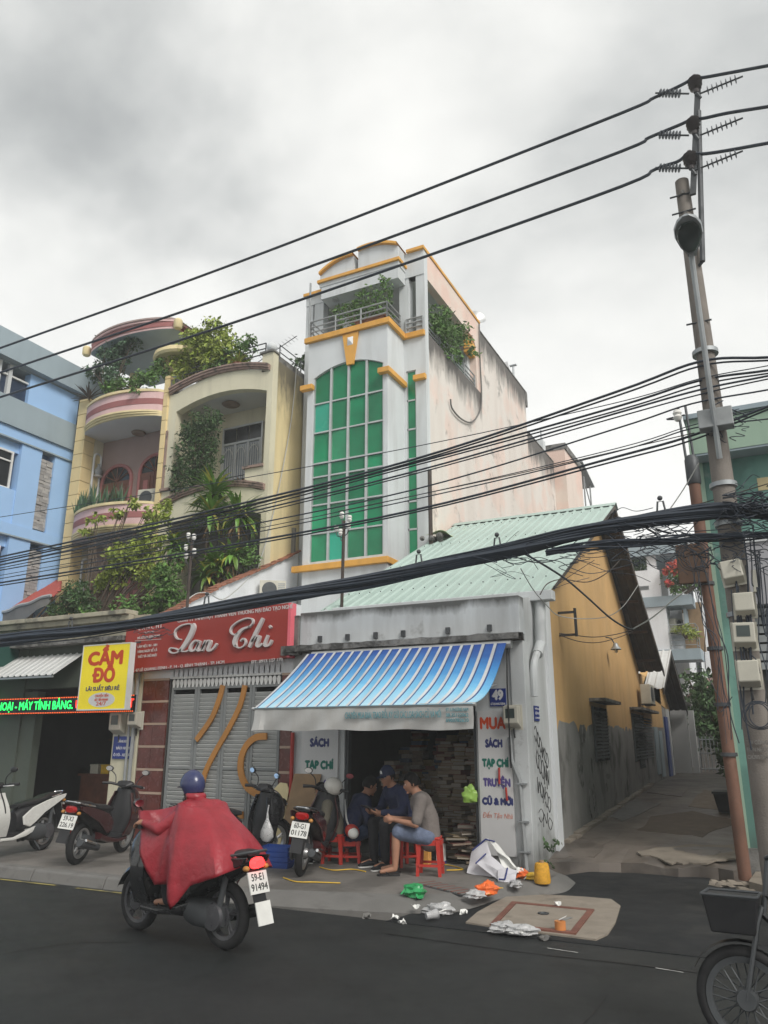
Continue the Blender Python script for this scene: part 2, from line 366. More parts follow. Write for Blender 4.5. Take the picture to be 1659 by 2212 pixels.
M_gpaint = mat('dark_grey_scooter_paint', (.06,.06,.066), .3, .1, 3., obj=True, coat=.4)
M_tail = mat('red_lens', (.30,.012,.012), .15, .1, 3., obj=True)
M_taillit = mat('lit_tail_lamp', (.5,.01,.01), .2, 0, 3., obj=True, emit=(1,.03,.03), estr=2.2)
M_plate = mat('number_plate_white', (.66,.66,.63), .5, .06, 9., obj=True)
M_ink = mat('plate_black_ink', (.02,.02,.02), .6, .05, 9., obj=True)
M_mirror = mat('mirror_glass', (.9,.9,.9), .03, 0, 1., obj=True, metal=1.)
M_helmet = mat('blue_helmet_shell', (.028,.034,.10), .3, .15, 5., obj=True, coat=.4)
M_whelmet = mat('white_helmet_shell', (.62,.6,.55), .3, .06, 5., obj=True, coat=.4)
M_bagw = mat('thin_white_plastic', (.6,.6,.6), .3, .06, 9., obj=True, trans=.35)
M_bagg = mat('green_plastic_bag', (.04,.32,.11), .35, .2, 12., obj=True)
M_bago = mat('orange_plastic_bag', (.78,.16,.04), .35, .15, 12., obj=True)
M_bagy = mat('yellow_plastic', (.66,.42,.04), .45, .15, 9., obj=True)
M_spool = mat('yellow_twine', (.62,.32,.03), .7, .2, 30., obj=True, bump=.5, bscale=90)
M_paper = mat('printed_paper', (.58,.57,.60), .7, .05, 9., obj=True)
M_cardboard = mat('cardboard', (.30,.2,.115), .85, .15, 6.)
M_foam = mat('white_foam', (.75,.75,.72), .7, .05, 9., obj=True)
M_bluecrate = mat('blue_crate_plastic', (.02,.06,.26), .45, .1, 5., obj=True)
M_bookp = [mat('old_paper_%d' % i, c, .85, .15, 20., obj=True) for i, c in enumerate([(.25,.20,.15),(.18,.135,.10),(.30,.27,.23),(.19,.08,.065),(.09,.11,.16),(.22,.16,.075)])]

# ------------------------------------------------------------------ lettering
from mathutils.geometry import tessellate_polygon
def _area(P): return .5*sum(P[i-1].x*P[i].y - P[i].x*P[i-1].y for i in range(len(P)))
def _inside(p, P):
    c = False
    for i in range(len(P)):
        a, b = P[i-1], P[i]
        if (a.y > p.y) != (b.y > p.y) and p.x < (b.x-a.x)*(p.y-a.y)/(b.y-a.y)+a.x: c = not c
    return c
def text_mesh(txt, size, bold=0., shear=0., xs=1., depth=.004, align='CENTER', spacing=1.):
    """outlines of the glyphs, each contour filled on its own so that overlapping strokes stay solid"""
    c = bpy.data.curves.new('lettering', 'FONT'); c.body = txt; c.size = size; c.shear = shear; c.fill_mode = 'NONE'
    c.align_x = align; c.align_y = 'CENTER'; c.resolution_u = 3; c.space_character = spacing
    o = bpy.data.objects.new('lettering', c); COL.objects.link(o)
    dg = bpy.context.evaluated_depsgraph_get(); em = bpy.data.meshes.new_from_object(o.evaluated_get(dg))
    bpy.data.objects.remove(o); bpy.data.curves.remove(c)
    nb = {}
    for e_ in em.edges:
        i, j = e_.vertices; nb.setdefault(i, []).append(j); nb.setdefault(j, []).append(i)
    loops, seen = [], set()
    for i in nb:
        if i in seen: continue
        lp, prev, cur = [], None, i
        while cur not in seen:
            seen.add(cur); lp.append(em.vertices[cur].co.copy()); nx = [k for k in nb[cur] if k != prev and k not in seen]
            prev = cur
            if not nx: break
            cur = nx[0]
        L2 = [p for k, p in enumerate(lp) if (p-lp[k-1]).length > 1e-6]
        if len(L2) > 2: loops.append([Vector((p.x*xs, p.y, 0)) for p in L2])
    bpy.data.meshes.remove(em)
    mb = MB()
    if not loops: return mb.mesh('lettering', [])
    # a contour wholly inside another is its counter; crossing strokes stay separate solids
    areas = [_area(P) for P in loops]; bb = [(min(p.x for p in P), max(p.x for p in P), min(p.y for p in P), max(p.y for p in P)) for P in loops]
    inn = {}
    for h in range(len(loops)):
        inn[h] = [k for k in range(len(loops)) if k != h and bb[k][0] <= bb[h][0] and bb[k][1] >= bb[h][1] and bb[k][2] <= bb[h][2] and bb[k][3] >= bb[h][3] and all(_inside(q_, loops[k]) for q_ in loops[h])]
    outer = [k for k in range(len(loops)) if len(inn[k]) % 2 == 0]; own = {k: [] for k in outer}
    for h in range(len(loops)):
        if len(inn[h]) % 2: own[min([k for k in inn[h] if k in own], key=lambda k: abs(areas[k]))].append(h)
    sh = [(0,0)] if not bold else [(0,0),(1,0),(-1,0),(0,1),(0,-1),(.7,.7),(-.7,.7),(.7,-.7),(-.7,-.7)]
    for n_, (dx, dy) in enumerate(sh):
        for m_i, k in enumerate(outer):
            z0 = depth/2-.0002*(m_i % 3)-.0007*n_; polys = [loops[k]] + [loops[h] for h in own[k]]; flat_ = [p for P in polys for p in P]
            T = tessellate_polygon(polys); nv = len(flat_)
            vs_ = [(p.x+dx*bold, p.y+dy*bold, z0) for p in flat_] + [(p.x+dx*bold, p.y+dy*bold, -depth/2) for p in flat_]; fs = [tuple(t) for t in T]
            q = 0
            for P in polys:
                for i in range(len(P)): a, b = q+i, q+(i+1) % len(P); fs.append((a, b, b+nv, a+nv))
                q += len(P)
            mb.add(vs_, fs)
    return mb.mesh('lettering', [])
def text(txt, m, parent, loc, size=.1, width=None, rot=(R(90),0,0), name='lettering', **k):
    me = text_mesh(txt, size, **k); me.materials.clear(); me.materials.append(m)
    xs = [v.co.x for v in me.vertices]
    if width and xs:
        s_ = width/(max(xs)-min(xs))
        for v in me.vertices: v.co.x *= s_
    o = bpy.data.objects.new(name, me); COL.objects.link(o); o.parent = parent
    o.location = Vector(loc) - base_of(parent); o.rotation_euler = rot
    return o

# ------------------------------------------------------------------ leaves
def leaf_cloud(mb, blobs, n, size, mi=0, r=rnd, droop=.3, aspect=.5):
    vol = [b[1][0]*b[1][1]*b[1][2] for b in blobs]; tot = sum(vol)
    for (c, rad), vv in zip(blobs, vol):
        c = Vector(c)
        sub = [Vector((r.gauss(0,.42), r.gauss(0,.42), r.gauss(0,.42))) for _ in range(max(3, int(n*vv/tot/22)))]
        for _ in range(int(n*vv/tot)):
            s_ = r.choice(sub); p = s_ + Vector((r.gauss(0,.16), r.gauss(0,.16), r.gauss(0,.16)))
            if p.length > 1.08: p *= r.uniform(.8,1.05)/p.length
            P = c + Vector((p.x*rad[0], p.y*rad[1], p.z*rad[2]))
            d = Vector((r.uniform(-1,1), r.uniform(-1,1), r.uniform(-1,.6)-droop)).normalized()
            sd = d.cross(Vector((r.uniform(-1,1), r.uniform(-1,1), r.uniform(-.2,1)))).normalized()
            nn = d.cross(sd); l = size*r.choice((.45,.7,.9,1.1,1.5))*r.uniform(.85,1.15); ww = l*aspect*.5; mid = P + d*l*.5
            mb.add([P, mid + sd*ww + nn*ww*.35, P + d*l, mid - sd*ww + nn*ww*.35], [(0,1,2),(0,2,3)], mi)
    return mb
def strap_leaf(mb, P, az, el, l, ww, bend, mi=0, n=4):
    P = Vector(P); h = Vector((math.cos(az), math.sin(az), 0)); sd = Vector((-math.sin(az), math.cos(az), 0)); prev = None; e_ = el; vs_ = []
    q = P.copy()
    for k in range(n+1):
        t = k/n; wd = ww*math.sin(math.pi*min(1, .18+.82*t))*.5 if k < n else .002
        up = Vector((0,0,1))*math.cos(e_) - h*math.sin(e_)
        vs_ += [q + sd*wd + up*wd*.3, q, q - sd*wd + up*wd*.3]
        q = q + (h*math.cos(e_) + Vector((0,0,1))*math.sin(e_))*(l/n); e_ -= bend/n
    fs = []
    for k in range(n): a = k*3; fs += [(a, a+1, a+4, a+3), (a+1, a+2, a+5, a+4)]
    mb.add(vs_, fs, mi)
def rosette(mb, P, n, l, ww, el=(.0,1.3), bend=(.6,1.6), r=rnd, mi=0, mi2=None, p2=.12):
    for i in range(n):
        e_ = r.uniform(*el); strap_leaf(mb, P, r.uniform(0, 2*math.pi), e_, l*r.uniform(.7,1.1), ww*r.uniform(.7,1.1), r.uniform(*bend), (mi2 if mi2 is not None and r.random() < p2 else mi))
def branchy(mb, base, tips, r0=.025, mi=0, r=rnd):
    base = Vector(base)
    for tpt in tips:
        tpt = Vector(tpt); m1 = base.lerp(tpt, .5) + Vector((r.uniform(-.1,.1), r.uniform(-.1,.1), r.uniform(-.02,.12)))
        mb.tube(smooth_path([base, m1, tpt], 4), [r0*(1-.8*i/8) for i in range(9)], 5, mi)
def shrub(name, label, cat, base, blobs, n, size, leafmat, group=None, stem=.02, droop=.3, aspect=.5, crown='crown', trunk='trunk'):
    t = thing(name, label, cat, base, group)
    br = MB(); branchy(br, base, [Vector(b[0]) + Vector((U(-.5,.5)*b[1][0], U(-.5,.5)*b[1][1], U(0,.5)*b[1][2])) for b in blobs for _ in range(4)], stem)
    br.build(trunk, M_bark, t, smooth=True)
    leaf_cloud(MB(), blobs, n, size, droop=droop, aspect=aspect).build(crown, leafmat, t)
    return t
# fixed planes of the street
YS, YC, YG, YB, XP, XL = 10.1, 14.15, 15.5, 14.6, -6.66, -10.15
ZP = .10                                   # pavement height
def XA(Y): return -3.02 - (Y - 10.1)*.033   # alley-side wall of the bookshop
def kpx(k):
    x0, y0, s_ = k; q = 1659/3000.
    return lambda x, y: ((x0 + x/s_)*q, (y0 + y/s_)*q)
c1 = kpx((0,1150,1.7014)); c2 = kpx((600,1150,1.7014)); c3 = kpx((1150,880,1.505)); c4 = kpx((1600,1000,1.70125))
e1 = kpx((0,2250,1.923)); e2 = kpx((400,2250,2.0737)); e8 = kpx((2000,2300,1.301)); e7 = kpx((1400,3300,1.508)); e6 = kpx((1750,2600,2.458))
p5 = kpx((2300,150,1.4743)); p6 = kpx((2300,1550,1.58)); a2 = kpx((2480,2100,1.843)); r1 = kpx((2600,1600,2.4575)); o6 = kpx((2000,1900,2.37)); g5 = kpx((1250,3000,3.318))
# ================================================================== ground, road, pavement, alley
struct(MB().grid(lambda u, v: (-150+300*u, -60+240*v, -.06), 4, 4).build('ground', M_pave))
struct(MB().grid(lambda u, v: (-150+300*u, -7+14.25*v, .0), 60, 6).build('road', M_asphalt))
def zA(Y):
    k = [(-99,.06),(10.7,.06),(11.2,.15),(11.9,.22),(23,.5),(32,.62),(999,.62)]
    for (a, b), (c, d) in zip(k[:-1], k[1:]):
        if Y <= c: return b + (d-b)*(Y-a)/(c-a)
def flat(name, pts, z, m, th=.12, parent=None):
    zf = z if callable(z) else (lambda y: z)
    mb = MB(); mb.prism([(p[0], p[1], zf(p[1])-th) for p in pts], (0,0,th)); return mb.build(name, m, parent)
# asphalt run into the alley mouth
ap = [(-3.6,7.20)]
for x, y in [(-3.2,9.2),(-3.0,10.0),(-2.5,10.9),(-2.0,11.05),(-1.5,11.05),(-1.1,11.1),(-.75,10.7),(-.6,10.1),(.6,9.6),(6,9.5),(6,7.2)]: ap.append((x,y))
struct(flat('alley_apron', ap, .008, M_apron, .05))
# pavement with a rounded end at the alley
pv = [(-60,7.42),(-6.05,7.46),(-5.1,7.58),(-4.2,7.83),(-3.7,7.98),(-3.42,8.2),(-3.3,8.5),(-3.2,8.9),(-2.85,9.22),(-2.66,9.5),(-2.67,10.0),(-2.9,10.35),(-60,10.35)]
pav = struct(flat('pavement', pv, ZP, M_pave, .14))
pv2 = [(.9,9.75),(60,9.75),(60,11.4),(.4,11.4),(-.55,11.3),(-.6,10.5),(-.2,10.0)]
struct(flat('far_pavement', pv2, .09, M_slab, .14))
# kerb stones: each one a piece of the kerb
kerb = struct(thing('kerb', '', '', (-10,7.3,0)))
for k_ in ('label','category'):
    if k_ in kerb: del kerb[k_]
for i in range(15):
    x0 = -6.05 - 1.2*(i+1); dz = U(-.006,.006)
    MB().prism([(x0+.008,7.20,-.02),(x0+.008,7.245,.105+dz),(x0+.008,7.27,.125+dz),(x0+.008,7.415,.125+dz),(x0+.008,7.415,-.02)], (1.184,0,0)).build('kerb_stone', M_kerb, kerb, bevel=.008)
edge = [(-6.05,7.10,7.42),(-5.0,7.08,7.47),(-4.2,7.08,7.64),(-3.62,7.12,7.70),(-3.1,7.32,7.93),(-2.62,7.95,8.48),(-2.5,8.7,9.2),(-2.55,9.7,9.9)]
inner = [(-6.05,7.44),(-5.1,7.57),(-4.2,7.82),(-3.7,7.97),(-3.42,8.2),(-3.3,8.5),(-3.2,8.9),(-2.85,9.22),(-2.66,9.5),(-2.67,10.0)]
outer = [(-6.05,7.18),(-5.0,7.26),(-4.06,7.44),(-3.5,7.6),(-3.17,7.82),(-3.05,8.2),(-2.95,8.7),(-2.64,9.02),(-2.44,9.4),(-2.47,10.0)]
oi = smooth_path([(p[0],p[1],.012) for p in outer], 5); ii = smooth_path([(p[0],p[1],ZP+.006) for p in inner], 5)
rp = MB(); n = len(oi)
rp.rings([[p + Vector((0,0,-.1)) for p in oi], oi, [a.lerp(b,.5)+Vector((0,0,.02)) for a, b in zip(oi, ii)], ii, [p + Vector((0,.03,-.1)) for p in ii]], close=False)
rp.build('kerb_ramp', M_kerb, kerb, smooth=True)
# worn yellow edge line beside the kerb, two white scraps of line
for (x0, x1) in [(-12.5,-9.3),(-8.9,-7.9),(-7.55,-6.6)]:
    struct(MB().quad((x0,7.08,.006),(x1,7.09,.006),(x1,7.14,.006),(x0,7.13,.006)).build('edge_line', M_yline))
for (x, y, l) in [(-1.98,6.92,.26),(-1.1,6.72,.2)]:
    struct(MB().quad((x,y,.006),(x+l,y-.03,.006),(x+l,y-.018,.006),(x,y+.012,.006)).build('lane_scrap', M_wline))
# tar seam and old repair patches in the carriageway
def strip(pts, w_, z, m, name):
    P = smooth_path([(x, y, z) for x, y in pts], 5); A, C = [], []
    for i, p in enumerate(P):
        d = (P[min(i+1,len(P)-1)]-P[max(i-1,0)]).normalized(); n_ = Vector((-d.y,d.x,0)); A.append(p+n_*w_*U(.5,1)); C.append(p-n_*w_*U(.5,1))
    struct(MB().rings([A, C], close=False).build(name, m))
M_tar = mat('tar_seam', (.012,.012,.013), .5, .2, 5.)
strip([(-3.4,6.78),(-2.2,6.72),(-1.0,6.76),(.4,6.7),(2.5,6.74)], .014, .005, M_tar, 'road_seam'); strip([(-6.4,4.3),(-5.9,4.7),(-5.6,5.3),(-5.1,5.6),(-4.9,6.1)], .008, .005, M_tar, 'road_crack'); strip([(-1.9,4.2),(-1.7,4.9),(-1.35,5.2),(-1.3,5.9)], .007, .005, M_tar, 'road_crack')
# alley paving: cast slabs with ragged edges
al = [(-3.0,10.75),(-2.75,10.85),(-2.4,11.0),(-2.15,11.18),(-1.85,11.1),(-1.6,11.05),(-1.42,11.0),(-1.2,11.12),(-.98,11.3),(-.8,11.2),(-.55,11.6),(-.6,20),(-1.0,60),(-9,60),(-4.6,45),(-3.3,20)]
fe = [(-3.35,10.82),(-3.0,10.84),(-2.75,10.88),(-2.4,11.0),(-2.15,11.18),(-1.85,11.1),(-1.6,11.05),(-1.42,11.0),(-1.2,11.12),(-.98,11.3),(-.8,11.2),(-.4,11.6)]
rws = [[(x, y-.02, -.05) for x, y in fe], [(x, y, .11+.02*math.sin(x*9)) for x, y in fe]] + [[(x - (.0 if yy < 20 else (yy-20)*.03*(1 if x < -1.5 else .3)), yy, zA(yy)) for x, y in fe] for yy in (12,13,15,17,19,21,23,26,29,32,60)]
alp = struct(MB().rings(rws, close=False).build('alley_path', M_alley))
sl = [[(-3.0,11.0),(-2.45,11.25),(-2.5,13.2),(-3.05,13.4)],[(-1.55,11.14),(-1.2,11.2),(-.75,11.6),(-.85,12.6),(-1.5,12.3),(-2.0,11.6)],[(-2.3,13.6),(-1.3,13.2),(-.9,15.4),(-1.8,16.6),(-2.35,15.5)],[(-1.9,17.4),(-1.0,16.8),(-1.1,20.0),(-2.0,21.5)],[(-3.1,15.2),(-2.7,14.6),(-2.5,17.8),(-3.15,18.2)],[(-3.1,20.2),(-2.3,19.4),(-2.4,23.4),(-3.3,24)]]
Ms = [M_alley, M_slab, mat('brown_patch_concrete', (.135,.105,.08), .75, .15, 3., bump=.3, bscale=60, moss=((.08,.062,.05), 2., .55, .6)), M_slab, M_kerb, M_alley]
for k_, q in enumerate(sl):
    pts = []
    for i in range(len(q)):
        a, b = Vector((*q[i],0)), Vector((*q[(i+1) % len(q)],0))
        for s_ in range(5):
            p = a.lerp(b, s_/5); pts.append((p.x+U(-.05,.05), p.y+U(-.07,.07)))
    flat('slab', pts, lambda y, k_=k_: zA(y)+.003+.0015*k_, Ms[k_], .02, alp)
# broken concrete lumps by the pole
for i in range(9):
    p = (U(-1.0,-.55), U(10.0,10.75)); s_ = U(.05,.16); mb = MB()
    mb.ball((p[0],p[1],.02), (s_,s_*.8,s_*.4), 7, 5, fn=lambda v: v*(1+.3*math.sin(v.x*9+v.y*7+v.z*5)))
    o = mb.build('concrete_lump', M_slab); tag(o, 'broken grey concrete lump at the foot of the utility pole', 'rubble', 'broken concrete lumps beside the utility pole')
# cast cover slab with its red iron frame
def ez(x, y, z=0.): p = onZ(*e7(x, y), z); return (p.x, p.y)
cov = thing('manhole_slab', 'square concrete manhole slab framed in rusty red iron at the road edge', 'manhole', (-2.3,8.0,0))
o_ = [(632,470),(700,410),(790,360),(870,318),(1100,305),(1330,318),(1490,332),(1545,372),(1515,470),(1470,540),(1400,572),(1300,560),(1100,535),(800,495)]
pts = [ez(*p) for p in o_]
flat('surround', pts, .022, M_slab, .05, cov)
fr = [ez(*p, .03) for p in [(905,335),(1390,382),(1280,525),(775,468)]]; fi = []
cx = sum(p[0] for p in fr)/4; cy = sum(p[1] for p in fr)/4
fi = [(cx+(p[0]-cx)*.86, cy+(p[1]-cy)*.86) for p in fr]
mb = MB()
for i in range(4):
    j = (i+1) % 4; mb.prism([(fr[i][0],fr[i][1],.0),(fr[j][0],fr[j][1],.0),(fi[j][0],fi[j][1],.0),(fi[i][0],fi[i][1],.0)], (0,0,.036))
mb.build('iron_frame', M_rustred, cov)
fi2 = [(cx+(p[0]-cx)*.985, cy+(p[1]-cy)*.985) for p in fi]
flat('cover', fi2, .032, M_slab, .03, cov)
hx, hy = ez(1090,408,.03)
MB().lathe([(.05,0),(.055,.012),(.035,.014),(.03,.004)], (hx,hy,.03), n=12).build('lifting_eye', M_dsteel, cov, smooth=True)
hx, hy = ez(1220,440,.03)
MB().obox((hx,hy,.033),(.03,.09,0),(.02,-.01,0),(0,0,.004)).build('lifting_slot', M_mould, cov)
# drain grating strip in the pavement
dr = thing('drain_grating', 'ribbed iron drain grating set in the pavement before the bookshop', 'drain', (-3.6,8.8,ZP))
a, b = onZ(*e7(395,225), ZP), onZ(*e7(660,290), ZP); d = (b-a).normalized(); nrm = Vector((-d.y,d.x,0))
MB().obox((a+b)/2+Vector((0,0,.001)), (b-a)/2, nrm*.14, (0,0,.004)).build('frame', M_dsteel, dr)
for i in range(20):
    c = a.lerp(b,(i+.5)/20); MB().obox(c+Vector((0,0,.006)), d*.012, nrm*.12, (0,0,.008)).build('bar', M_rustred if i % 3 == 0 else M_kerb, dr)
# ================================================================== building with the green glass bay
gb = thing('glass_bay_building', 'tall narrow grey building with green glazed bay and pink side wall', 'building', (-8.4,15.5,0))
def q3(x, y, Y=YB): return onY(*c3(x, y), Y)
bx0, bx1 = -9.45, -7.25
gx = [q3(x, 1400).x for x in (100,203,308,418,523)]
zb = q3(300,1950).z; zsp = 1.65+(11.22-1.65)*.89; zap = zsp+.26
def arch(x):
    t = (x-(gx[0]+gx[4])/2)/((gx[4]-gx[0])/2); return zsp + (zap-zsp)*(1-t*t)
zs_ = [q3(150, y).z for y in (1975,1808,1640,1475,1395,1215,1045)]
zb = zs_[0]
zband = q3(300,640).z                    # top of bay / underside of balcony band
# bay shell: jambs, wall under and over the glass
mb = MB()
mb.box(bx0,YB,0,gx[0],YG,zband); mb.box(gx[4],YB,0,bx1,YG,zband); mb.box(gx[0],YB,0,gx[4],YG,zb)
N_ = 16; top = [(gx[0]+(gx[4]-gx[0])*i/N_) for i in range(N_+1)]
mb.prism([(x,YB,arch(x)) for x in top] + [(gx[4],YB,zband),(gx[0],YB,zband)], (0,YG-YB,0))
mb.build('bay_wall', M_greywall, gb)
# main front: left strip, right strip around the slot window, above to loggia floor
zfl = zband + .02; ztop = 13.34
sx0, sx1 = -7.19, -6.93; zst = onY(*c3(680,855), YG).z; zsb = 5.2
B('front_wall', M_greywall, gb, (XL,YG,0,bx0,YG+.2,zfl), (bx1,YG,0,sx0,YG+.2,zfl), (sx1,YG,0,XP-.0,YG+.2,zfl), (sx0,YG,zst,sx1,YG+.2,zfl), (sx0,YG,0,sx1,YG+.2,zsb))
# side wall (pink, stained) with the terrace opening
Yo0, Yo1, zo0, zo1 = YG+.12, 19.2, 11.30, 12.85
def wallx(name, m, pts, th=.2): MB().prism([(XP,y,z) for y, z in pts], (-th,0,0)).build(name, m, gb)
r_ = .28
rc = [(Yo1-r_+r_*math.sin(a), zo1-r_+r_*math.cos(a)) for a in [R(15*i) for i in range(7)]]
wallx('side_wall', M_pink, [(YG+.002,0),(27.75,0),(27.75,11.86),(24.25,11.86),(24.25,12.85),(24.45,12.85),(24.45,13.36),(19.55,13.36),(19.55,13.62),(YG+.002,13.62),(YG+.002,zo1+.002),(YG+.12,zo1)] + rc[:0] +
      [(Yo0,zo1),(Yo0,zo0),(YG+.121,zo0-.02),(YG+.002,zo0-.02)]) if False else None
def pinkm(k, zt, dp): return mat('pink_wall_paint_%d' % k, (.73,.60,.53), .8, .06, .9, bump=.12, bscale=30, patch=((.70,.665,.615), .8, .44, .85), streak=.35, sc=(.48,.40,.34), streak_scale=.8, moss=((.19,.175,.16), 1.9, .585, .7), grime=((.075,.07,.066), zt-dp, zt+.05, .92))
wallx('side_wall', pinkm(1, zo0, 1.7), [(YG+.2,0),(19.55,0),(19.55,zo0),(YG+.2,zo0)])
wallx('side_wall', pinkm(2, 13.36, 1.8), [(19.551,0),(24.25,0),(24.25,12.85),(24.42,12.85),(24.42,13.36),(19.551,13.36)])
wallx('side_wall', pinkm(3, 11.86, 2.0), [(24.251,0),(27.75,0),(27.75,11.86),(24.251,11.86)])
wallx('side_wall', M_pink, [(YG+.2,zo1-.0),(Yo1-r_,zo1)] + rc[1:] + [(Yo1,zo0+.001),(19.549,zo0+.001),(19.549,13.60),(YG+.2,13.60)])
B('terrace_corner_pier', M_greywall, gb, (XP-.24,YG,zfl,XP,YG+.2,13.60))
# mould: ragged growth below the terrace sill and along the wall heads, standing a hair proud of the paint
def mould(name, y0, y1, z, depth, seed):
    r = random.Random(seed); mbm = MB(); n = int((y1-y0)/.045)
    for i in range(n):
        if r.random() < .12: continue
        y = y0 + (y1-y0)*(i+r.uniform(-.4,.4))/n; w_ = r.uniform(.02,.07); l = depth*r.uniform(.12,1)**1.6*(.55+.45*math.sin(i*.13+seed)); zz = z - r.uniform(0,.03)
        k = r.uniform(.3,.7); mbm.add([(XP+.004,y-w_,zz),(XP+.004,y+w_,zz),(XP+.004,y+w_*.9,zz-l*k),(XP+.004,y+r.uniform(-.5,.5)*w_,zz-l),(XP+.004,y-w_*.9,zz-l*k*.8)], [(0,1,2,3,4)])
    mbm.build(name, M_pinkmould, gb)['kind'] = 'stuff'
pass
# back block and its roof odds and ends
B('rear_block', M_pink, gb, (-9.5,27.76,0,XP+.45,30.6,12.35))
B('rear_parapet', M_mould, gb, (-9.6,27.74,12.35,XP+.5,30.65,12.6))
B('wall_capping', M_mould, gb, (XP-.22,19.56,13.36,XP+.02,24.44,13.40), (XP-.22,24.44,11.86,XP+.02,27.74,11.90), (XP-.22,24.2,12.84,XP+.02,24.46,13.355))
B('vent_stub', M_greywall, gb, (XP-.4,26.4,11.9,XP-.02,26.75,12.35))
mb = MB(); mb.tube([(XP-.3,27.3,11.9),(XP-.3,27.3,13.1)], .03, 6); mb.tube([(XP-.3,24.0,13.4),(XP-.3,24.0,14.35)], .035, 6); mb.obox((XP-.3,24.0,14.33),(.12,0,0),(0,.05,0),(0,0,.02)); mb.build('vent_pipe', M_steel, gb)
MB().prism([(XP-.2,22.4,13.4),(XP-.2,23.6,13.4),(XP-.2,23.0,14.0)], (-1.6,0,0)).build('roof_light', M_bagw, gb)
mb = MB()
for (y, z) in [(31.2,0),(32.4,0)]: mb.tube([(XP+.4,y,10.2),(XP+.4,y,12.3)], .035, 5)
mb.tube([(XP+.4,31.2,10.3),(XP+.4,32.4,11.3)], .025, 5); mb.tube([(XP+.4,31.2,12.2),(XP+.4,32.4,11.2)], .025, 5)
mb.prism([(XP+.55,30.5,12.75),(XP+.55,32.7,12.28),(XP+.55,32.7,12.24),(XP+.55,30.5,12.71)], (-1.5,0,0)); mb.build('rear_canopy', M_rail, gb)
# terrace floor, roof, inner walls
B('terrace_floor', M_greywall, gb, (XL,YG+.2,zfl-.25,XP-.2,19.3,zfl))
B('terrace_roof', M_ceil, gb, (XL,YG+.001,12.9,XP-.2,19.54,13.3))
B('terrace_back_wall', M_greywall, gb, (XL,19.0,zfl,XP-.2,19.2,12.9))
B('left_wall', M_greywall, gb, (XL,YG+.2,0,XL+.2,27.7,12.9))
B('rear_floor', M_greywall, gb, (XL,19.3,12.7,XP-.2,24.3,13.0), (XL,24.3,11.4,XP-.2,27.7,11.7))
d_ = B('terrace_door', M_alu, gb, (XP-.75,18.96,zfl,XP-.7,19.0,12.6), (XP-.3,18.96,zfl,XP-.25,19.0,12.6), (XP-.75,18.96,12.55,XP-.25,19.0,12.6))
B('pane', M_roofmint, d_, (XP-.7,18.97,zfl,XP-.3,18.985,12.55))
B('corbel', M_orange_trim, gb, (XP-.195,18.72,12.3,XP-.02,19.19,12.7))
# facade columns of the terrace
for x in (-9.75, -8.85): B('terrace_column', M_greywall, gb, (x-.14,YG,zfl,x+.14,YG+.24,12.9))
B('terrace_column', M_greywall, gb, (-7.36,YG,zfl,-7.1,YG+.24,12.9)); B('terrace_column', M_greywall, gb, (XL+.0,YG,zfl,XL+.22,YG+.199,12.9))
# crown: entablature, projecting beam, yellow fillets, split pediment, spotlights
zc = 1.65+(13.2-1.65)*.944
zbm = 12.70
B('entablature', M_greywall, gb, (XL,YG-.02,12.9,bx0,YG,13.2), (bx1,YG-.02,12.9,XP,YG,13.6), (XL,YG,12.9,XP-.2,YG+.2,13.3))
cb = B('crown_beam', M_greywall, gb, (bx0+.02,YG-.42,zbm,bx1+.06,YG-.021,13.06), (bx0-.03,YG-.44,13.06,bx1+.08,YG-.021,13.17))
for x in (-9.1,-8.3,-7.5):
    MB().lathe([(.0,0),(.085,0),(.085,.03),(.06,.035),(.0,.02)], (x,YG-.25,zbm-.034), n=14).build('spotlight', M_alu, cb, smooth=True)
B('crown_fillet', M_orange_trim, gb, (bx0-.07,YG-.5,13.17,bx1+.12,YG+.0,13.25), (XL-.05,YG-.1,13.18,bx0-.07,YG+.1,13.26))
MB().prism([(XP+.03,YG-.1,13.60),(XP+.03,19.6,13.60),(XP+.03,19.6,13.68),(XP+.03,YG-.1,13.68)], (-.3,0,0)).build('coping', M_orange_trim, gb)
B('coping', M_orange_trim, gb, (bx1+.13,YG-.1,13.6,XP-.27,YG+.3,13.68))
def ped(x0, x1, zl, zr, zm, gap_left):
    pts = [(x0,YG-.42,13.25),(x1,YG-.42,13.25)]; n = 10
    crv = [(x0+(x1-x0)*i/n, zl*(1-i/n)+zr*i/n + zm*4*(i/n)*(1-i/n)) for i in range(n+1)]
    p_ = MB().prism(pts + [(x, YG-.42, z) for x, z in reversed(crv)], (0,.75,0)).build('pediment', M_greywall, gb)
    MB().rings([[(x,YG-.52,z+dz) for x, z in crv] for dz in (.0,.07)] + [[(x,YG+.36,z+.07) for x, z in crv], [(x,YG+.36,z) for x, z in crv]], close=False).rings([[(x,YG+.36,z) for x, z in crv],[(x,YG-.52,z) for x, z in crv]], close=False).build('pediment_moulding', M_orange_trim, p_)
ped(bx0-.02,-8.46,13.42,13.72,.10,1); ped(-8.33,bx1+.06,13.80,13.62,.10,0)
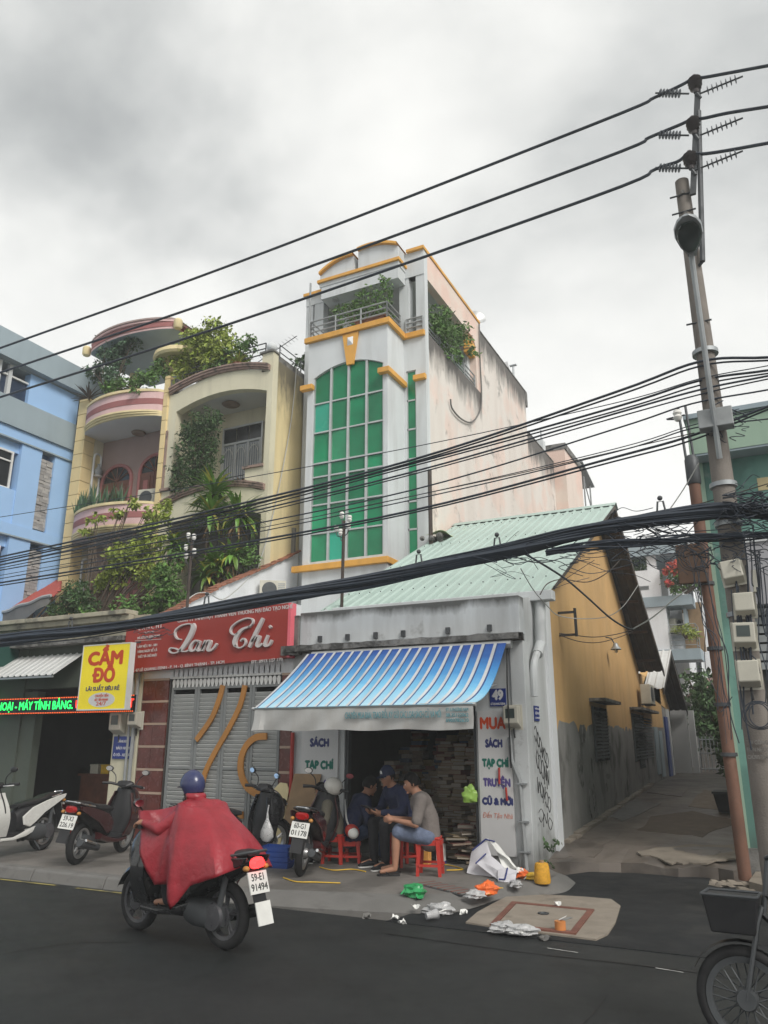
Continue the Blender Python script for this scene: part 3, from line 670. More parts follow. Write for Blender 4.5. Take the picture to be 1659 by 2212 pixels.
# balcony: orange band round the bay, sill at the foot, arch caps, keystone
def band(name, z0, z1, o, x0=bx0, x1=bx1, m=M_orange_trim, tail=True):
    mb = MB().box(x0-o,YB-o,z0,x1+o,YB,z1).box(x1,YB,z0,x1+o,YG-.001,z1)
    if tail: mb.box(x1+o,YG-o,z0,XP,YG,z1)
    return mb.build(name, m, gb, bevel=.008)
band('balcony_band', zband-.02, zband+.12, .09)
B('balcony_floor', M_greywall, gb, (bx0,YB,zband,bx1,YG,zband+.1))
B('sill_band', M_orange_trim, gb, (bx0-.22,YB-.12,zb-.22,bx1+.05,YB,zb-.08), (bx1,YB,zb-.22,bx1+.05,YG-.001,zb-.08), bevel=.01)
zcap = q3(550,860).z
B('arch_cap', M_orange_trim, gb, (bx1-.2,YB-.14,zcap-.05,bx1+.1,YB,zcap+.08), (bx1,YB,zcap-.05,bx1+.1,YG-.02,zcap+.08), bevel=.01)
B('arch_cap', M_orange_trim, gb, (bx0-.14,YB-.14,zcap-.05,gx[0]+.03,YB,zcap+.08), bevel=.01)
zc2 = onY(*c3(720,905), YG).z
B('arch_cap', M_orange_trim, gb, (sx1-.03,YG-.12,zc2-.06,XP+.02,YG,zc2+.07), bevel=.01)
kx = (gx[0]+gx[4])/2+.08
MB().prism([(kx-.22,YB-.05,zband-.04),(kx+.22,YB-.05,zband-.04),(kx+.09,YB-.05,zap-.12),(kx-.09,YB-.05,zap-.12)], (0,.06,0)).build('keystone', M_orange_trim, gb)
MB().rings([[(kx-.08,YB-.05,zband-.36),(kx+.08,YB-.05,zband-.36),(kx+.08,YB-.05,zband-.14),(kx-.08,YB-.05,zband-.14)],[(kx-.02,YB-.1,zband-.27),(kx+.02,YB-.1,zband-.27),(kx+.02,YB-.1,zband-.23),(kx-.02,YB-.1,zband-.23)]]).build('boss', M_white, gb)
# glazing: every pane its own piece, mullions and transoms between
YP = YB+.07; rows = zs_ + [None]; light = {(0,5),(1,0)}
r = random.Random(4)
for ci in range(4):
    for ri in range(7):
        x0, x1 = gx[ci]+.025, gx[ci+1]-.025; z0 = rows[ri]+.02; z1 = rows[ri+1]-.02 if ri < 6 else None
        m = M_glight if (ci, ri) in light else (M_gmid if r.random() < .45 else M_gdark); t_ = r.uniform(-.012,.012); s3 = r.uniform(-.014,.014)
        xs = [x0+(x1-x0)*i/4 for i in range(5)]
        if z1 is None: pts = [(x0,YP,z0),(x1,YP,z0)] + [(x,YP,arch(x)-.01) for x in reversed(xs)]
        else: pts = [(x0,YP+t_+s3,z0),(x1,YP-t_+s3,z0),(x1,YP-t_-s3,z1),(x0,YP+t_-s3,z1)]
        MB().prism(pts, (0,.012,0)).build('pane', m, gb)
for x in gx[1:4]: B('mullion', M_alu, gb, (x-.03,YB+.02,zb,x+.03,YP+.03,arch(x)))
B('mullion', M_alu, gb, (gx[0],YB+.02,zb,gx[0]+.03,YP+.03,arch(gx[0]+.03))); B('mullion', M_alu, gb, (gx[4]-.03,YB+.02,zb,gx[4],YP+.03,arch(gx[4]-.03)))
for z in zs_[1:]:
    for ci in range(4): B('transom', M_alu, gb, (gx[ci]+.031,YB+.03,z-.018,gx[ci+1]-.031,YP+.02,z+.018))
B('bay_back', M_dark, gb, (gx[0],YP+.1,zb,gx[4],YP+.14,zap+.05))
szs = [zsb] + [onY(*c3(690, y), YG).z for y in (1785,1620,1450,1370,1195,1025)] + [zst]
for i in range(7):
    B('pane', M_gdark if i % 3 else M_gmid, gb, (sx0+.03,YG+.05,szs[i]+.02,sx1-.03,YG+.06,szs[i+1]-.02))
    B('transom', M_alu, gb, (sx0,YG+.03,szs[i+1]-.02,sx1,YG+.07,szs[i+1]+.02))
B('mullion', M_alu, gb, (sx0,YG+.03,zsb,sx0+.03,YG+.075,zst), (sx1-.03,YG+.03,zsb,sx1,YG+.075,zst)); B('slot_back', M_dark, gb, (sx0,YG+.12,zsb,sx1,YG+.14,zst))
# railings
def railing(parent, pts, z0, hs, post=.9, r=.022, m=M_rail):
    for a, b in zip(pts[:-1], pts[1:]):
        a = Vector((*a,0)); b = Vector((*b,0)); L_ = (b-a).length; n = max(1, round(L_/post))
        for i in range(n+1):
            p = a.lerp(b,i/n); MB().tube([p+Vector((0,0,z0)), p+Vector((0,0,z0+hs[-1]))], r, 6).build('railing_post', m, parent)
        for h in hs: MB().tube([a+Vector((0,0,z0+h)), b+Vector((0,0,z0+h))], r*.9, 6).build('rail', m, parent)
zr = zband+.12
railing(gb, [(bx0+.02,YG-.1),(bx0+.02,YB+.04),(bx1-.03,YB+.04),(bx1-.03,YG-.1)], zr, (.2,.34,.5), .8)
railing(gb, [(bx1+.08,YG-.03),(XP-.05,YG-.03)], zr, (.15,.28,.4), .6)
railing(gb, [(XP-.06,Yo0+.1),(XP-.06,Yo1-.02)], zo0, (.14,.26,.42), .9)
MB().tube([(bx0-.02,YB+.02,zband),(bx0-.02,YB+.02,zband+1.75)], .025, 6).build('awning_post', M_rail, gb)
# drain hose down the side wall and a satellite dish at the head
p_ = smooth_path([(XP+.05,19.45,13.5),(XP+.05,19.4,12.3),(XP+.05,19.42,11.2),(XP+.05,19.2,10.6),(XP+.05,18.5,10.0),(XP+.05,17.7,9.78),(XP+.05,17.05,9.82),(XP+.07,16.9,10.02)], 5)
MB().tube(p_, .022, 6).build('drain_hose', M_kerb, gb, smooth=True)
MB().lathe([(.0,.0),(.12,.02),(.24,.09),(.25,.11),(.12,.04),(0,.02)], (XP-.1,19.7,13.85), axis=(.7,-.6,.3), n=14).build('satellite_dish', M_alu, gb, smooth=True)
for x in (-9.3,-8.1): pass
# planting on the terrace
shrub('terrace_vine', 'leafy vine tangled on the front railing of the green glazed building', 'plant', (-8.2,15.15,zr), [((-8.25,15.15,zr+.85),(.65,.25,.5)),((-7.65,14.95,zr+.85),(.4,.3,.6)),((-8.8,15.2,zr+1.0),(.5,.2,.3)),((-7.4,14.9,zr+.35),(.2,.15,.35)),((-8.5,15.0,zr+.4),(.4,.2,.3))], 1800, .085, M_leaf)
t = shrub('terrace_tree', 'bushy green tree growing out of the side terrace above the pink wall', 'tree', (XP-.25,17.0,zo0), [((XP-.1,16.55,zo0+.75),(.5,.7,.45)),((XP+.05,17.5,zo0+.95),(.45,.55,.35)),((XP+.1,16.3,zo0+.55),(.25,.35,.4)),((XP+.25,18.25,zo0+.75),(.2,.3,.25)),((XP+.1,17.0,zo0+.25),(.25,.6,.4))], 2800, .085, M_leaf)
pl = thing('roof_planter', 'terracotta coloured planter box behind the orange balcony band', 'planter', (-7.9,15.0,zr))
MB().rings([[(-8.2,14.85,zr),(-7.5,14.85,zr),(-7.5,15.15,zr),(-8.2,15.15,zr)],[(-8.24,14.81,zr+.26),(-7.46,14.81,zr+.26),(-7.46,15.19,zr+.26),(-8.24,15.19,zr+.26)]]).build('box', M_pot, pl); B('rim', M_pot, pl, (-8.27,14.78,zr+.26,-7.43,15.22,zr+.31))
for x in (-8.0,-7.7): rosette_mb = MB(); rosette(rosette_mb, (x,15.0,zr+.3), 9, .3, .05, el=(.5,1.4)); rosette_mb.build('leaves', M_strap, pl)
# party-side planting between the houses
shrub('gap_tree', 'thin dark tree on the cream house roof beside the glazed bay', 'tree', (-10.6,17.0,11.0), [((-10.55,16.4,11.55),(.35,.4,.5)),((-10.9,16.8,12.0),(.5,.35,.35)),((-10.35,15.6,11.3),(.18,.35,.35))], 500, .1, M_leafd)
# ================================================================== bookshop no. 49
def onXA(x, y): d = ray(x, y); return CAM + d*((-3.02+10.1*.033)/(d.x+.033*d.y))
bs = thing('bookshop', 'single storey corner bookshop with mint roof and ochre gable wall along the alley', 'building', (-4.8,YS,0))
X0, X1, OL, OR = XP+.03, XA(YS), -5.72, -3.70
B('front_wall', M_shopwhite, bs, (X0,YS,0,OL,YS+.2,2.92), (OR,YS,0,X1,YS+.2,2.92), (OL,YS+.02,2.62,OR,YS+.2,2.92))
B('parapet', M_parapet, bs, (X0+.1,YS-.02,3.03,X1+.001,YS+.2,3.54), bevel=.012)
B('broken_parapet_end', M_mould, bs, (X0-.0,YS-.06,3.0,X0+.098,YS+.18,3.5), (X0-.12,YS-.2,2.88,X0+.2,YS-.09,3.02))
sl_ = MB(); n = 26
sl_.rings([[(X0+.0+(X1+.04-X0)*i/n, YS-.24+U(-.012,.012), 2.925+U(-.008,.008)) for i in range(n+1)], [(X0+(X1+.04-X0)*i/n, YS-.25+U(-.015,.015), 3.01+U(-.012,.012)) for i in range(n+1)],
           [(X0+(X1+.04-X0)*i/n, YS-.022, 3.03) for i in range(n+1)], [(X0+(X1+.04-X0)*i/n, YS-.0, 2.925) for i in range(n+1)], [(X0+(X1+.04-X0)*i/n, YS-.24, 2.924) for i in range(n+1)]], close=False)
sl_.build('canopy_slab', M_mould, bs)
for x in (435,590,748,903,1155,1390):
    p = onY((950+x/1.4426)*.553, (2400+100/1.4426)*.553, YS-.03); B('bracket_stub', M_dsteel, bs, (p.x-.03,YS-.06,3.07,p.x+.03,YS-.021,3.16))
# side return of the front (white, with tags) and pilaster
Yr = 11.75
def xw(name, m, pts, parent=bs, th=.2, off=0.):
    P = [(XA(y)+off, y, z) for y, z in pts]; return MB().prism(P, (-th,0,0)).build(name, m, parent)
xw('side_return', M_shopwhite, [(YS+.201,0),(Yr,0),(Yr,3.78),(YS+.201,3.54)])
B('corner_pilaster', M_shopwhite, bs, (X1-.16,YS-.03,0,X1+.035,YS+.2,2.92), bevel=.01)
xw('side_pilaster', M_white, [(Yr-.32,0),(Yr,0),(Yr,3.74),(Yr-.32,3.68)], off=.045, th=.1)
# ochre gable wall with grey dado
YR, ZR, YE, ZE, YK, ZK = 17.1, 6.72, 10.85, 3.70, 22.75, 3.45
def zroof(y): return ZE+(ZR-ZE)*(y-YE)/(YR-YE) if y <= YR else ZR+(ZK-ZR)*(y-YR)/(YK-YR)
zd = 1.9
r = random.Random(2)
dl = [(Yr + (YK-.25-Yr)*i/60, zd + r.uniform(-.05,.05) - (.1 if r.random() < .1 else 0)) for i in range(61)]
xw('gable_wall', M_ochre, [(Yr+.001,zroof(Yr)-.06)] + [(y,z) for y, z in [(YR,ZR-.06),(YK-.25,zroof(YK-.25)-.06)]] + list(reversed(dl)))
xw('grey_dado', M_greydado, [(Yr+.001,0),(YK-.25,0)] + list(reversed(dl)), off=.006)
# flaked patches and damp marks with outlines of their own on the dado
r = random.Random(9)
for k in range(14):
    y = r.uniform(Yr+.2, 21); z = r.uniform(.5,1.75); n = 9; ph = r.uniform(0,6); ry = r.uniform(.1,.35); rz = r.uniform(.06,.28)
    pts = [(y+ry*math.cos(2*math.pi*i/n)*r.uniform(.6,1.2), z+rz*math.sin(2*math.pi*i/n)*r.uniform(.6,1.2)) for i in range(n)]
    xw('flaked_patch', [M_kerb, M_mould, M_greydado][k % 3], pts, off=.0065+.0003*k, th=.002)
# roof: ribbed sheets, one piece each
XV0, XV1 = XP+.02, -2.78
def ribbed(name, m, u0, u1, fn, pitch=.2, h=.028, parent=None, th=(0,0,-.006)):
    prof = []; x = u0
    while x < u1-1e-4:
        for dx, hh in ((0,0),(.30,0),(.42,h),(.58,h),(.70,0)):
            xx = x+dx*pitch
            if xx <= u1: prof.append((xx,hh))
        x += pitch
    prof.append((u1,0)); mb = MB(); n = len(prof); N2 = 3
    mb.sheet(lambda u, v: fn(prof[round(u*(n-1))][0], v) + Vector((0,0,prof[round(u*(n-1))][1])), n-1, N2, th)
    return mb.build(name, m, parent)
nsh = 4; wv = (XV1-XV0)/nsh
for i in range(nsh):
    a, b = XV0+i*wv, XV0+(i+1)*wv+.0; lift = .004*(i % 2)
    ribbed('roof_sheet', M_roofmint, a, b, lambda x, v, lift=lift: Vector((x, YE+(YR-YE)*v, ZE+(ZR-ZE)*v+lift)), parent=bs)
    ribbed('roof_sheet', M_roofunder, a, b, lambda x, v, lift=lift: Vector((x, YR+(YK-YR)*v, ZR+(ZK-ZR)*v+lift)), parent=bs)
MB().rings([[(XV0,YR-.22,ZR-.07),(XV0,YR,ZR+.05),(XV0,YR+.22,ZR-.08)],[(XV1+.03,YR-.22,ZR-.07),(XV1+.03,YR,ZR+.05),(XV1+.03,YR+.22,ZR-.08)]], close=False).build('ridge_cap', M_roofmint, bs)
MB().prism([(XV1,YR,ZR-.005),(XV1,YK,ZK-.005),(XV1,YK,ZK-.13),(XV1,YR,ZR-.13)], (-.03,0,0)).prism([(XV1-.001,YE+.3,zroof(YE+.3)-.01),(XV1-.001,YR,ZR-.012),(XV1-.001,YR,ZR-.1),(XV1-.001,YE+.3,zroof(YE+.3)-.07)], (-.02,0,0)).build('verge_board', M_roofunder, bs)
for x in [XV1-.25]:
    for k in range(6):
        y = YR-.3-k*1.0 if k < 5 else YR; MB().obox(((XA(y)+XV1)/2-.1,y,zroof(y)-.05),(.25,0,0),(0,.03,0),(0,0,.03)).build('purlin', M_darkwood, bs)
    for k in range(5):
        y = YR+.7+k*1.1; MB().obox(((XA(y)+XV1)/2-.1,y,zroof(y)-.05),(.28,0,0),(0,.03,0),(0,0,.03)).build('purlin', M_darkwood, bs)
# screws on the near roof slope: rows of small heads
sc_ = MB()
for k in range(4):
    y = YE+.7+k*1.65
    for i in range(18): sc_.ball((XV0+.15+i*.205, y, zroof(y)+.036), .012, 5, 3)
sc_.build('roof_screws', M_dsteel, bs)['kind'] = 'stuff'
# eave gutter box and downpipe at the alley corner
B('gutter', M_greywall, bs, (X0+.3,YE-.14,3.56,XV1+.06,YE+.06,3.70), bevel=.01)
p_ = [(X1+.1,YE+.35,3.6),(X1+.1,YE+.3,3.0),(X1+.09,YS+.3,2.72),(X1+.085,YS+.06,2.5),(X1+.085,YS+.06,.12)]
MB().tube([(X1+.09,YE+.0,3.6),(X1+.09,YE-.1,2.95)], .075, 10).tube([(X1+.09,YE-.1,2.95),(X1+.09,YE-.3,2.78)], .075, 10).build('downpipe', M_shopwhite, bs, smooth=True)
MB().tube(smooth_path([(X1+.09,YE-.3,2.8),(X1+.085,YS+.25,2.6),(X1+.085,YS+.22,2.2)], 4), .05, 8).build('downpipe', M_shopwhite, bs, smooth=True)
pg = MB(); pg.tube([(X1-.2,YS-.06,1.68),(X1-.19,YS-.06,1.4),(X1-.09,YS-.06,1.15),(X1-.06,YS-.06,.1)], .028, 7); pg.build('conduit', M_rail, bs, smooth=True)
for z in (1.1,.65,.3): B('pipe_clip', M_steel, bs, (X1-.14,YS-.095,z,X1+.0,YS-.03,z+.02))
# interior
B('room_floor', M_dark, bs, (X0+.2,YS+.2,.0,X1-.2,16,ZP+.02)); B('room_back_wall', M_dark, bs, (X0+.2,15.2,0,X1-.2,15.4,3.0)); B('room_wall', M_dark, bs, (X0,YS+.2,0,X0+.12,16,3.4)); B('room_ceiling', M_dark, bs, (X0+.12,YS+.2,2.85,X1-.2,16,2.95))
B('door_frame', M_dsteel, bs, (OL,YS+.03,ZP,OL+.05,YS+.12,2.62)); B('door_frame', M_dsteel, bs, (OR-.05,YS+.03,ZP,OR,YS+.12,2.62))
# alley windows with louvred shutters
def shutter_win(y0, y1, z0, z1, open_=False):
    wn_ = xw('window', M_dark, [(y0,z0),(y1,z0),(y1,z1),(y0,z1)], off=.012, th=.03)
    for (ya, yb) in ((y0+.03,(y0+y1)/2-.01),((y0+y1)/2+.01,y1-.03)):
        xw('shutter_frame', M_shutter, [(ya,z0),(ya+.05,z0),(ya+.05,z1),(ya,z1)], wn_, off=.045, th=.035); xw('shutter_frame', M_shutter, [(yb-.05,z0),(yb,z0),(yb,z1),(yb-.05,z1)], wn_, off=.045, th=.035)
        k = 14
        for i in range(k):
            z = z0+.04+(z1-z0-.08)*i/k; x = XA(ya)+.03
            MB().obox((x,(ya+yb)/2,z+.03), (.016,0,-.018), (0,(yb-ya)/2-.05,0), (.003,0,.004)).build('louvre', M_shutter, wn_)
    xw('window_hood', M_mould, [(y0-.15,z1+.08),(y1+.25,z1+.08),(y1+.25,z1+.14),(y0-.15,z1+.14)], off=.3, th=.3)
w1a, w1b = onXA(*e8(422,880)), onXA(*e8(470,610))
shutter_win(w1a.y, w1b.y, w1a.z, w1b.z)
w2a, w2b = onXA(*e8(625,880)), onXA(*e8(690,650))
shutter_win(w2a.y, w2b.y, w2a.z, w2b.z)
p = onXA(*e8(790,720)); shutter_win(min(21.0,p.y-.6), min(21.9,p.y+.5), .95, 1.75)
# graffiti on the side return: loops of dark paint standing a hair off the wall
r = random.Random(21)
def tagline(pts, rad=.012, off=.05, m=None):
    P = smooth_path([(XA(y)+off, y, z) for y, z in pts], 5); return P
gf = MB()
for (z0, n, h) in [(1.62,6,.2),(1.28,5,.24),(.98,5,.2),(.62,3,.16)]:
    y = YS+.28
    for k in range(n):
        w_ = (Yr-.75-YS)/n*.55; pts = []
        st = r.randint(0,3); zz = z0-k*.07
        sh = [[(0,0),(.2,1),(.6,.2),(.9,1)],[(0,.8),(.5,1),(.9,.5),(.4,0),(0,.4)],[(.1,1),(.2,0),(.6,.7),(.9,0)],[(.5,1),(.1,.6),(.5,0),(.95,.5),(.5,.95)]][st]
        P = smooth_path([(XA(y)+.047, y+a*w_*1.5, zz+b*h) for a, b in sh], 4); MB().tube(P, .0052, 4).build('graffiti', M_ink, bs, smooth=True); y += w_*1.35

g2 = MB()
for sh in [[(14.1,.75),(14.0,.45),(14.3,.2),(14.6,.5),(14.5,.8)],[(14.35,.75),(14.45,.35),(14.6,.2),(14.8,.35)],[(13.75,1.5),(13.85,1.75),(13.95,1.5),(14.1,1.75)]]:
    MB().tube(smooth_path([(XA(y)+.012,y,z+.1) for y, z in sh], 5), .012, 4).build('graffiti', M_mould, bs)

# ------------------------------------------------ fixtures on and before the shop
def plaque(name, label, cat, x0, x1, z0, z1, y, m, th=.02, frame=None):
    t = thing(name, label, cat, ((x0+x1)/2, y, z0)); B('board', m, t, (x0,y-th,z0,x1,y,z1))
    if frame: B('frame', frame, t, (x0-.015,y-th-.004,z0-.015,x0,y,z1+.015), (x1,y-th-.004,z0-.015,x1+.015,y,z1+.015), (x0,y-th-.004,z1,x1,y,z1+.015), (x0,y-th-.004,z0-.015,x1,y,z0))
    return t
rx0, rx1 = -3.665, -3.21; yF = YS-.035
t = plaque('vertical_sign', 'tall white sign board on the right pier of the bookshop, lettered in four colours', 'sign', rx0, rx1, .24, 2.02, YS-.002, M_swhite, .03)
cxr = (rx0+rx1)/2
for s_, m, z, sz, wd, dx in [('MUA',M_sred,1.855,.2,.36,-.02),('SÁCH',M_snavy,1.60,.13,.24,-.01),('TẠP CHÍ',M_steal,1.355,.13,.37,0),('TRUYỆN',M_spurple,1.115,.13,.375,.01),('CŨ & MỚI',M_snavy,.885,.11,.42,.01)]:
    text(s_, m, t, (cxr+dx,YS-.034,z-.005), sz, wd, bold=.011, depth=.003)
text('Đến Tận Nhà', M_sfade, t, (cxr,YS-.034,.71), .085, .40, shear=.25, bold=.001, depth=.003)
lx0, lx1 = -6.43, -5.81
t = plaque('vertical_sign', 'white sign board on the left pier of the bookshop, half behind the parked scooters', 'sign', lx0, lx1, .2, 1.85, YS-.002, M_swhite, .03)
cxl = (lx0+lx1)/2
for s_, m, z, sz, wd in [('SÁCH',M_snavy,1.60,.15,.33),('TẠP CHÍ',M_steal,1.29,.15,.49),('TRUYỆN',M_spurple,.99,.15,.50),('CŨ & MỚI',M_snavy,.69,.14,.5)]:
    text(s_, m, t, (cxl,YS-.034,z), sz, wd, bold=.012, depth=.003)
hn = onY(1058,1488,YS); t = plaque('house_number_plate', 'square blue enamel house number plate reading 49', 'sign', hn.x, hn.x+.225, hn.z-.23, hn.z, YS-.002, M_bluesign, .012)
text('49', M_inkwhite, t, (hn.x+.112,YS-.016,hn.z-.09), .17, .16, bold=.011, depth=.003); text('LÊ QUANG ĐỊNH', M_inkwhite, t, (hn.x+.112,YS-.016,hn.z-.2), .04, .2, bold=.001, depth=.003)
pz = onXA(*e6(845,460)); t = thing('street_plate', 'small blue street plate on the graffitied side wall at the alley mouth', 'sign', (XA(pz.y)+.0,pz.y,pz.z-.1))
MB().prism([(XA(pz.y-.13)+.004,pz.y-.13,pz.z-.1),(XA(pz.y+.13)+.004,pz.y+.13,pz.z-.1),(XA(pz.y+.13)+.004,pz.y+.13,pz.z+.1),(XA(pz.y-.13)+.004,pz.y-.13,pz.z+.1)], (.01,0,0)).build('board', M_bluesign, t)
for i, (s_, h) in enumerate([('PHƯỜNG 14',.035),('HẺM 49',.05),('LÊ QUANG ĐỊNH',.03)]): text(s_, M_inkwhite, t, (XA(pz.y)+.017,pz.y,pz.z+.06-.06*i), h, .2, rot=(R(90),0,R(90)), depth=.002)
def meter(label, x, y, z, w_=.2, h=.26, d=.14, rotz=0., tilt=0., win=True):
    t = thing('electric_meter', label, 'meter', (0,0,0), 'electric meter boxes')
    o = MB().rings([[(-w_/2,-d,-h*.28),(w_/2,-d,-h*.28),(w_/2,-d,h/2),(-w_/2,-d,h/2)],[(-w_/2,0,-h/2),(w_/2,0,-h/2),(w_/2,0,h/2),(-w_/2,0,h/2)]]).build('case', M_box, t, bevel=.012)
    B('back_plate', M_box, t, (-w_/2-.02,0,-h/2-.02,w_/2+.02,.015,h/2+.02), bevel=.004)
    if win: B('window', M_meterwin, t, (-w_*.32,-d-.004,-h*.05,w_*.28,-d+.01,h*.38))
    MB().tube([(0,-.02,-h/2),(0.01,-.02,-h/2-.12)], .012, 6).build('cable_entry', M_black, t)
    t.location = (x,y,z); t.rotation_euler = (0,tilt,rotz); return t
mp_ = onY(*e6(615,480), YS-.1); meter('cream electric meter overlapping the corner sign board below house number 49', mp_.x, YS-.035, mp_.z-.02, .2, .28)
MB().tube(smooth_path([(mp_.x-.02,YS-.1,2.92),(mp_.x-.015,YS-.19,2.4),(mp_.x-.02,YS-.18,1.95),(mp_.x-.05,YS-.08,1.3)], 5), .011, 5).build('drop_cable', M_black, tag(thing('hanging_cable', 'black cable hanging down past the meter on the bookshop sign', 'cable', (mp_.x,YS-.1,1.3)), None), smooth=True)
hook = thing('awning_crank', 'red handled awning crank hooked on the bookshop sign', 'crank', (-3.35,YS-.06,.95))
MB().tube([(-3.38,YS-.06,1.3),(-3.385,YS-.06,1.1)], .014, 6).tube([(-3.30,YS-.06,1.06),(-3.29,YS-.06,.9)], .014, 6).build('grip', M_stool, hook); MB().tube([(-3.385,YS-.06,1.1),(-3.33,YS-.06,1.09),(-3.30,YS-.06,1.06)], .006, 5).build('rod', M_dsteel, hook)
# pull-out awning: printed sky-blue canvas with white stripes and a lettered valance
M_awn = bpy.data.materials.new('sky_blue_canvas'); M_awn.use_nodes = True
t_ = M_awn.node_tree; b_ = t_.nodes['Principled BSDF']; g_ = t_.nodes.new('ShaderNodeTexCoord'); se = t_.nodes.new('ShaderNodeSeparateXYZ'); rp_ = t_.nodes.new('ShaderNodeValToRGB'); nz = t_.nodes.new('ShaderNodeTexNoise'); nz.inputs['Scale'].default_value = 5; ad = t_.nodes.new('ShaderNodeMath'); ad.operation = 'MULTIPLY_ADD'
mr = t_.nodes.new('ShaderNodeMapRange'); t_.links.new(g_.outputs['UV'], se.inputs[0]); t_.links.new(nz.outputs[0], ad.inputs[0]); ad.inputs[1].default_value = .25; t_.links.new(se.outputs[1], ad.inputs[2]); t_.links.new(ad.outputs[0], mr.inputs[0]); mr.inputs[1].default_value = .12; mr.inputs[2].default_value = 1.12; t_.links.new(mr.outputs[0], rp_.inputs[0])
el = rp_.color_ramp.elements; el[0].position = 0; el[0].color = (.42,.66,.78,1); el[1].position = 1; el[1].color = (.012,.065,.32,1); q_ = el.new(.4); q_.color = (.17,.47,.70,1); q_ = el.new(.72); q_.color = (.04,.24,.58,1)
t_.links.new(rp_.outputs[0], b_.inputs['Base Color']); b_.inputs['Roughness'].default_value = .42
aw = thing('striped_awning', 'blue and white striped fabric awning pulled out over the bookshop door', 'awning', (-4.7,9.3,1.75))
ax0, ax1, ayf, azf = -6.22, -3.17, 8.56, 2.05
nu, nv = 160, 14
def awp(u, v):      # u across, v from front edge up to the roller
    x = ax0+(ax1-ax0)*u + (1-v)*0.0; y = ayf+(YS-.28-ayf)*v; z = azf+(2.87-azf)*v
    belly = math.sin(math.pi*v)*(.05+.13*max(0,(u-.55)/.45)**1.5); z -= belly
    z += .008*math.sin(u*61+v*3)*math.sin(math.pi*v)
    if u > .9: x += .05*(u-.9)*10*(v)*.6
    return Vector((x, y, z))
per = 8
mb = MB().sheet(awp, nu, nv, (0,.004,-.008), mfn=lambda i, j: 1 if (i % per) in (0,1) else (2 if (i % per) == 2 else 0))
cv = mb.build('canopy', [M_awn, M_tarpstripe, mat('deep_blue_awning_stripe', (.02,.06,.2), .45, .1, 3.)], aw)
uvl = cv.data.uv_layers.new(name='print')
for lp in cv.data.loops:
    co = cv.data.vertices[lp.vertex_index].co; uvl.data[lp.index].uv = ((co.x-ax0)/(ax1-ax0), (co.y-ayf)/(YS-.28-ayf))
def val(u, v): return Vector((ax0+(ax1-ax0)*u, ayf+.02+.022*math.sin(u*37+v*4)*v+.015*math.sin(u*11)*v - (.05*v if u < .05 else 0), azf-.0-.29*v + .008*math.sin(u*20)*v))
va = MB().sheet(val, 80, 6, (0,.005,0)).build('valance', M_tarpw, aw, smooth=True)
MB().tube([(ax0-.05,ayf+.03,azf-.01),(ax1+.03,ayf+.03,azf-.01)], .022, 8).build('front_bar', M_alu, aw); MB().tube([(ax0+.05,YS-.2,2.86),(ax1+.08,YS-.2,2.86)], .055, 10).build('roller', M_alu, aw)
for x in (ax0+.25, ax1-.2):
    MB().tube([(x,YS-.1,2.35),(x,(YS+ayf)/2,2.22),(x,ayf+.04,azf-.02)], .018, 6).build('arm', M_alu, aw)
M_awnink = mat('faded_teal_ink', (.10,.27,.31), .7, .25, 25.)
text('CHUYÊN MUA BÁN, TRAO ĐỔI, KÝ GỬI CÁC LOẠI SÁCH CŨ VÀ MỚI', M_awnink, va, (-4.2,ayf-.006,azf-.12), .11, 1.28, bold=.001, depth=.002)
for i, s_ in enumerate(['ĐT: A PHƯƠNG NAM', '08.35122062', '0903782620']): text(s_, M_awnink, va, (-3.36,ayf-.006,azf-.07-.06*i), .055, .28, bold=.001, depth=.002)
# ceiling-high stacks of old books inside
bm_ = [MB().box(-.5,-.5,-.5,.5,.5,.5).mesh('book', [M_bookp[i]]) for i in range(6)]
cov_ = []
for i in range(6):
    m = MB(); m.box(-.5,-.5,-.5,.5,.5,-.42,0); m.box(-.49,-.47,-.42,.47,.47,.42,1); m.box(-.5,-.5,.42,.5,.5,.5,0); m.box(.47,-.5,-.42,.5,.5,.42,0)
    cov_.append(m.mesh('book', [M_bookp[(i*2+3) % 6], M_bookp[0 if i % 2 else 2]]))
r = random.Random(33)
def stack(x, y, n, rot=0., wob=.045):
    z = ZP+.02
    for k in range(n):
        h = r.choice((.03,.04,.05,.065)); o = piece('book', r.choice(cov_), None, (x+r.uniform(-wob,wob), y+r.uniform(-wob,wob), z+h/2), (0,0,rot+r.uniform(-.35,.35)+math.pi*r.randint(0,1)), (r.uniform(.16,.24), r.uniform(.22,.29), h*.97))
        tag(o, 'worn old book in the tall stacks inside the dark bookshop', 'book', 'old books stacked inside the bookshop'); z += h
for (x, y, n) in [(-4.62,11.35,34),(-4.36,11.25,30),(-4.1,11.2,36),(-3.86,11.1,30),(-4.9,11.7,22),(-4.24,11.6,40),(-5.5,11.2,26),(-5.28,11.3,18),(-5.0,11.5,9),(-3.98,10.45,9),(-3.8,10.5,13),(-4.2,10.5,7)]: stack(x, y, n)
far = MB()                # the wall of books deep in the room, too dim to pick apart
for i in range(9):
    x = -5.62+i*.205; zz = ZP+.02; top_ = r.uniform(1.2,2.1)
    while zz < top_:
        h = r.choice((.03,.04,.05,.065)); dx, dy = r.uniform(-.03,.03), r.uniform(-.04,.04); far.box(x-.095+dx,11.95+dy,zz,x+.095+dx,12.2+dy,zz+h*.95,r.randint(0,5)); zz += h
o = far.build('book_wall', M_bookp); o['kind'] = 'stuff'; o['label'] = 'dim wall of stacked books deep inside the bookshop'
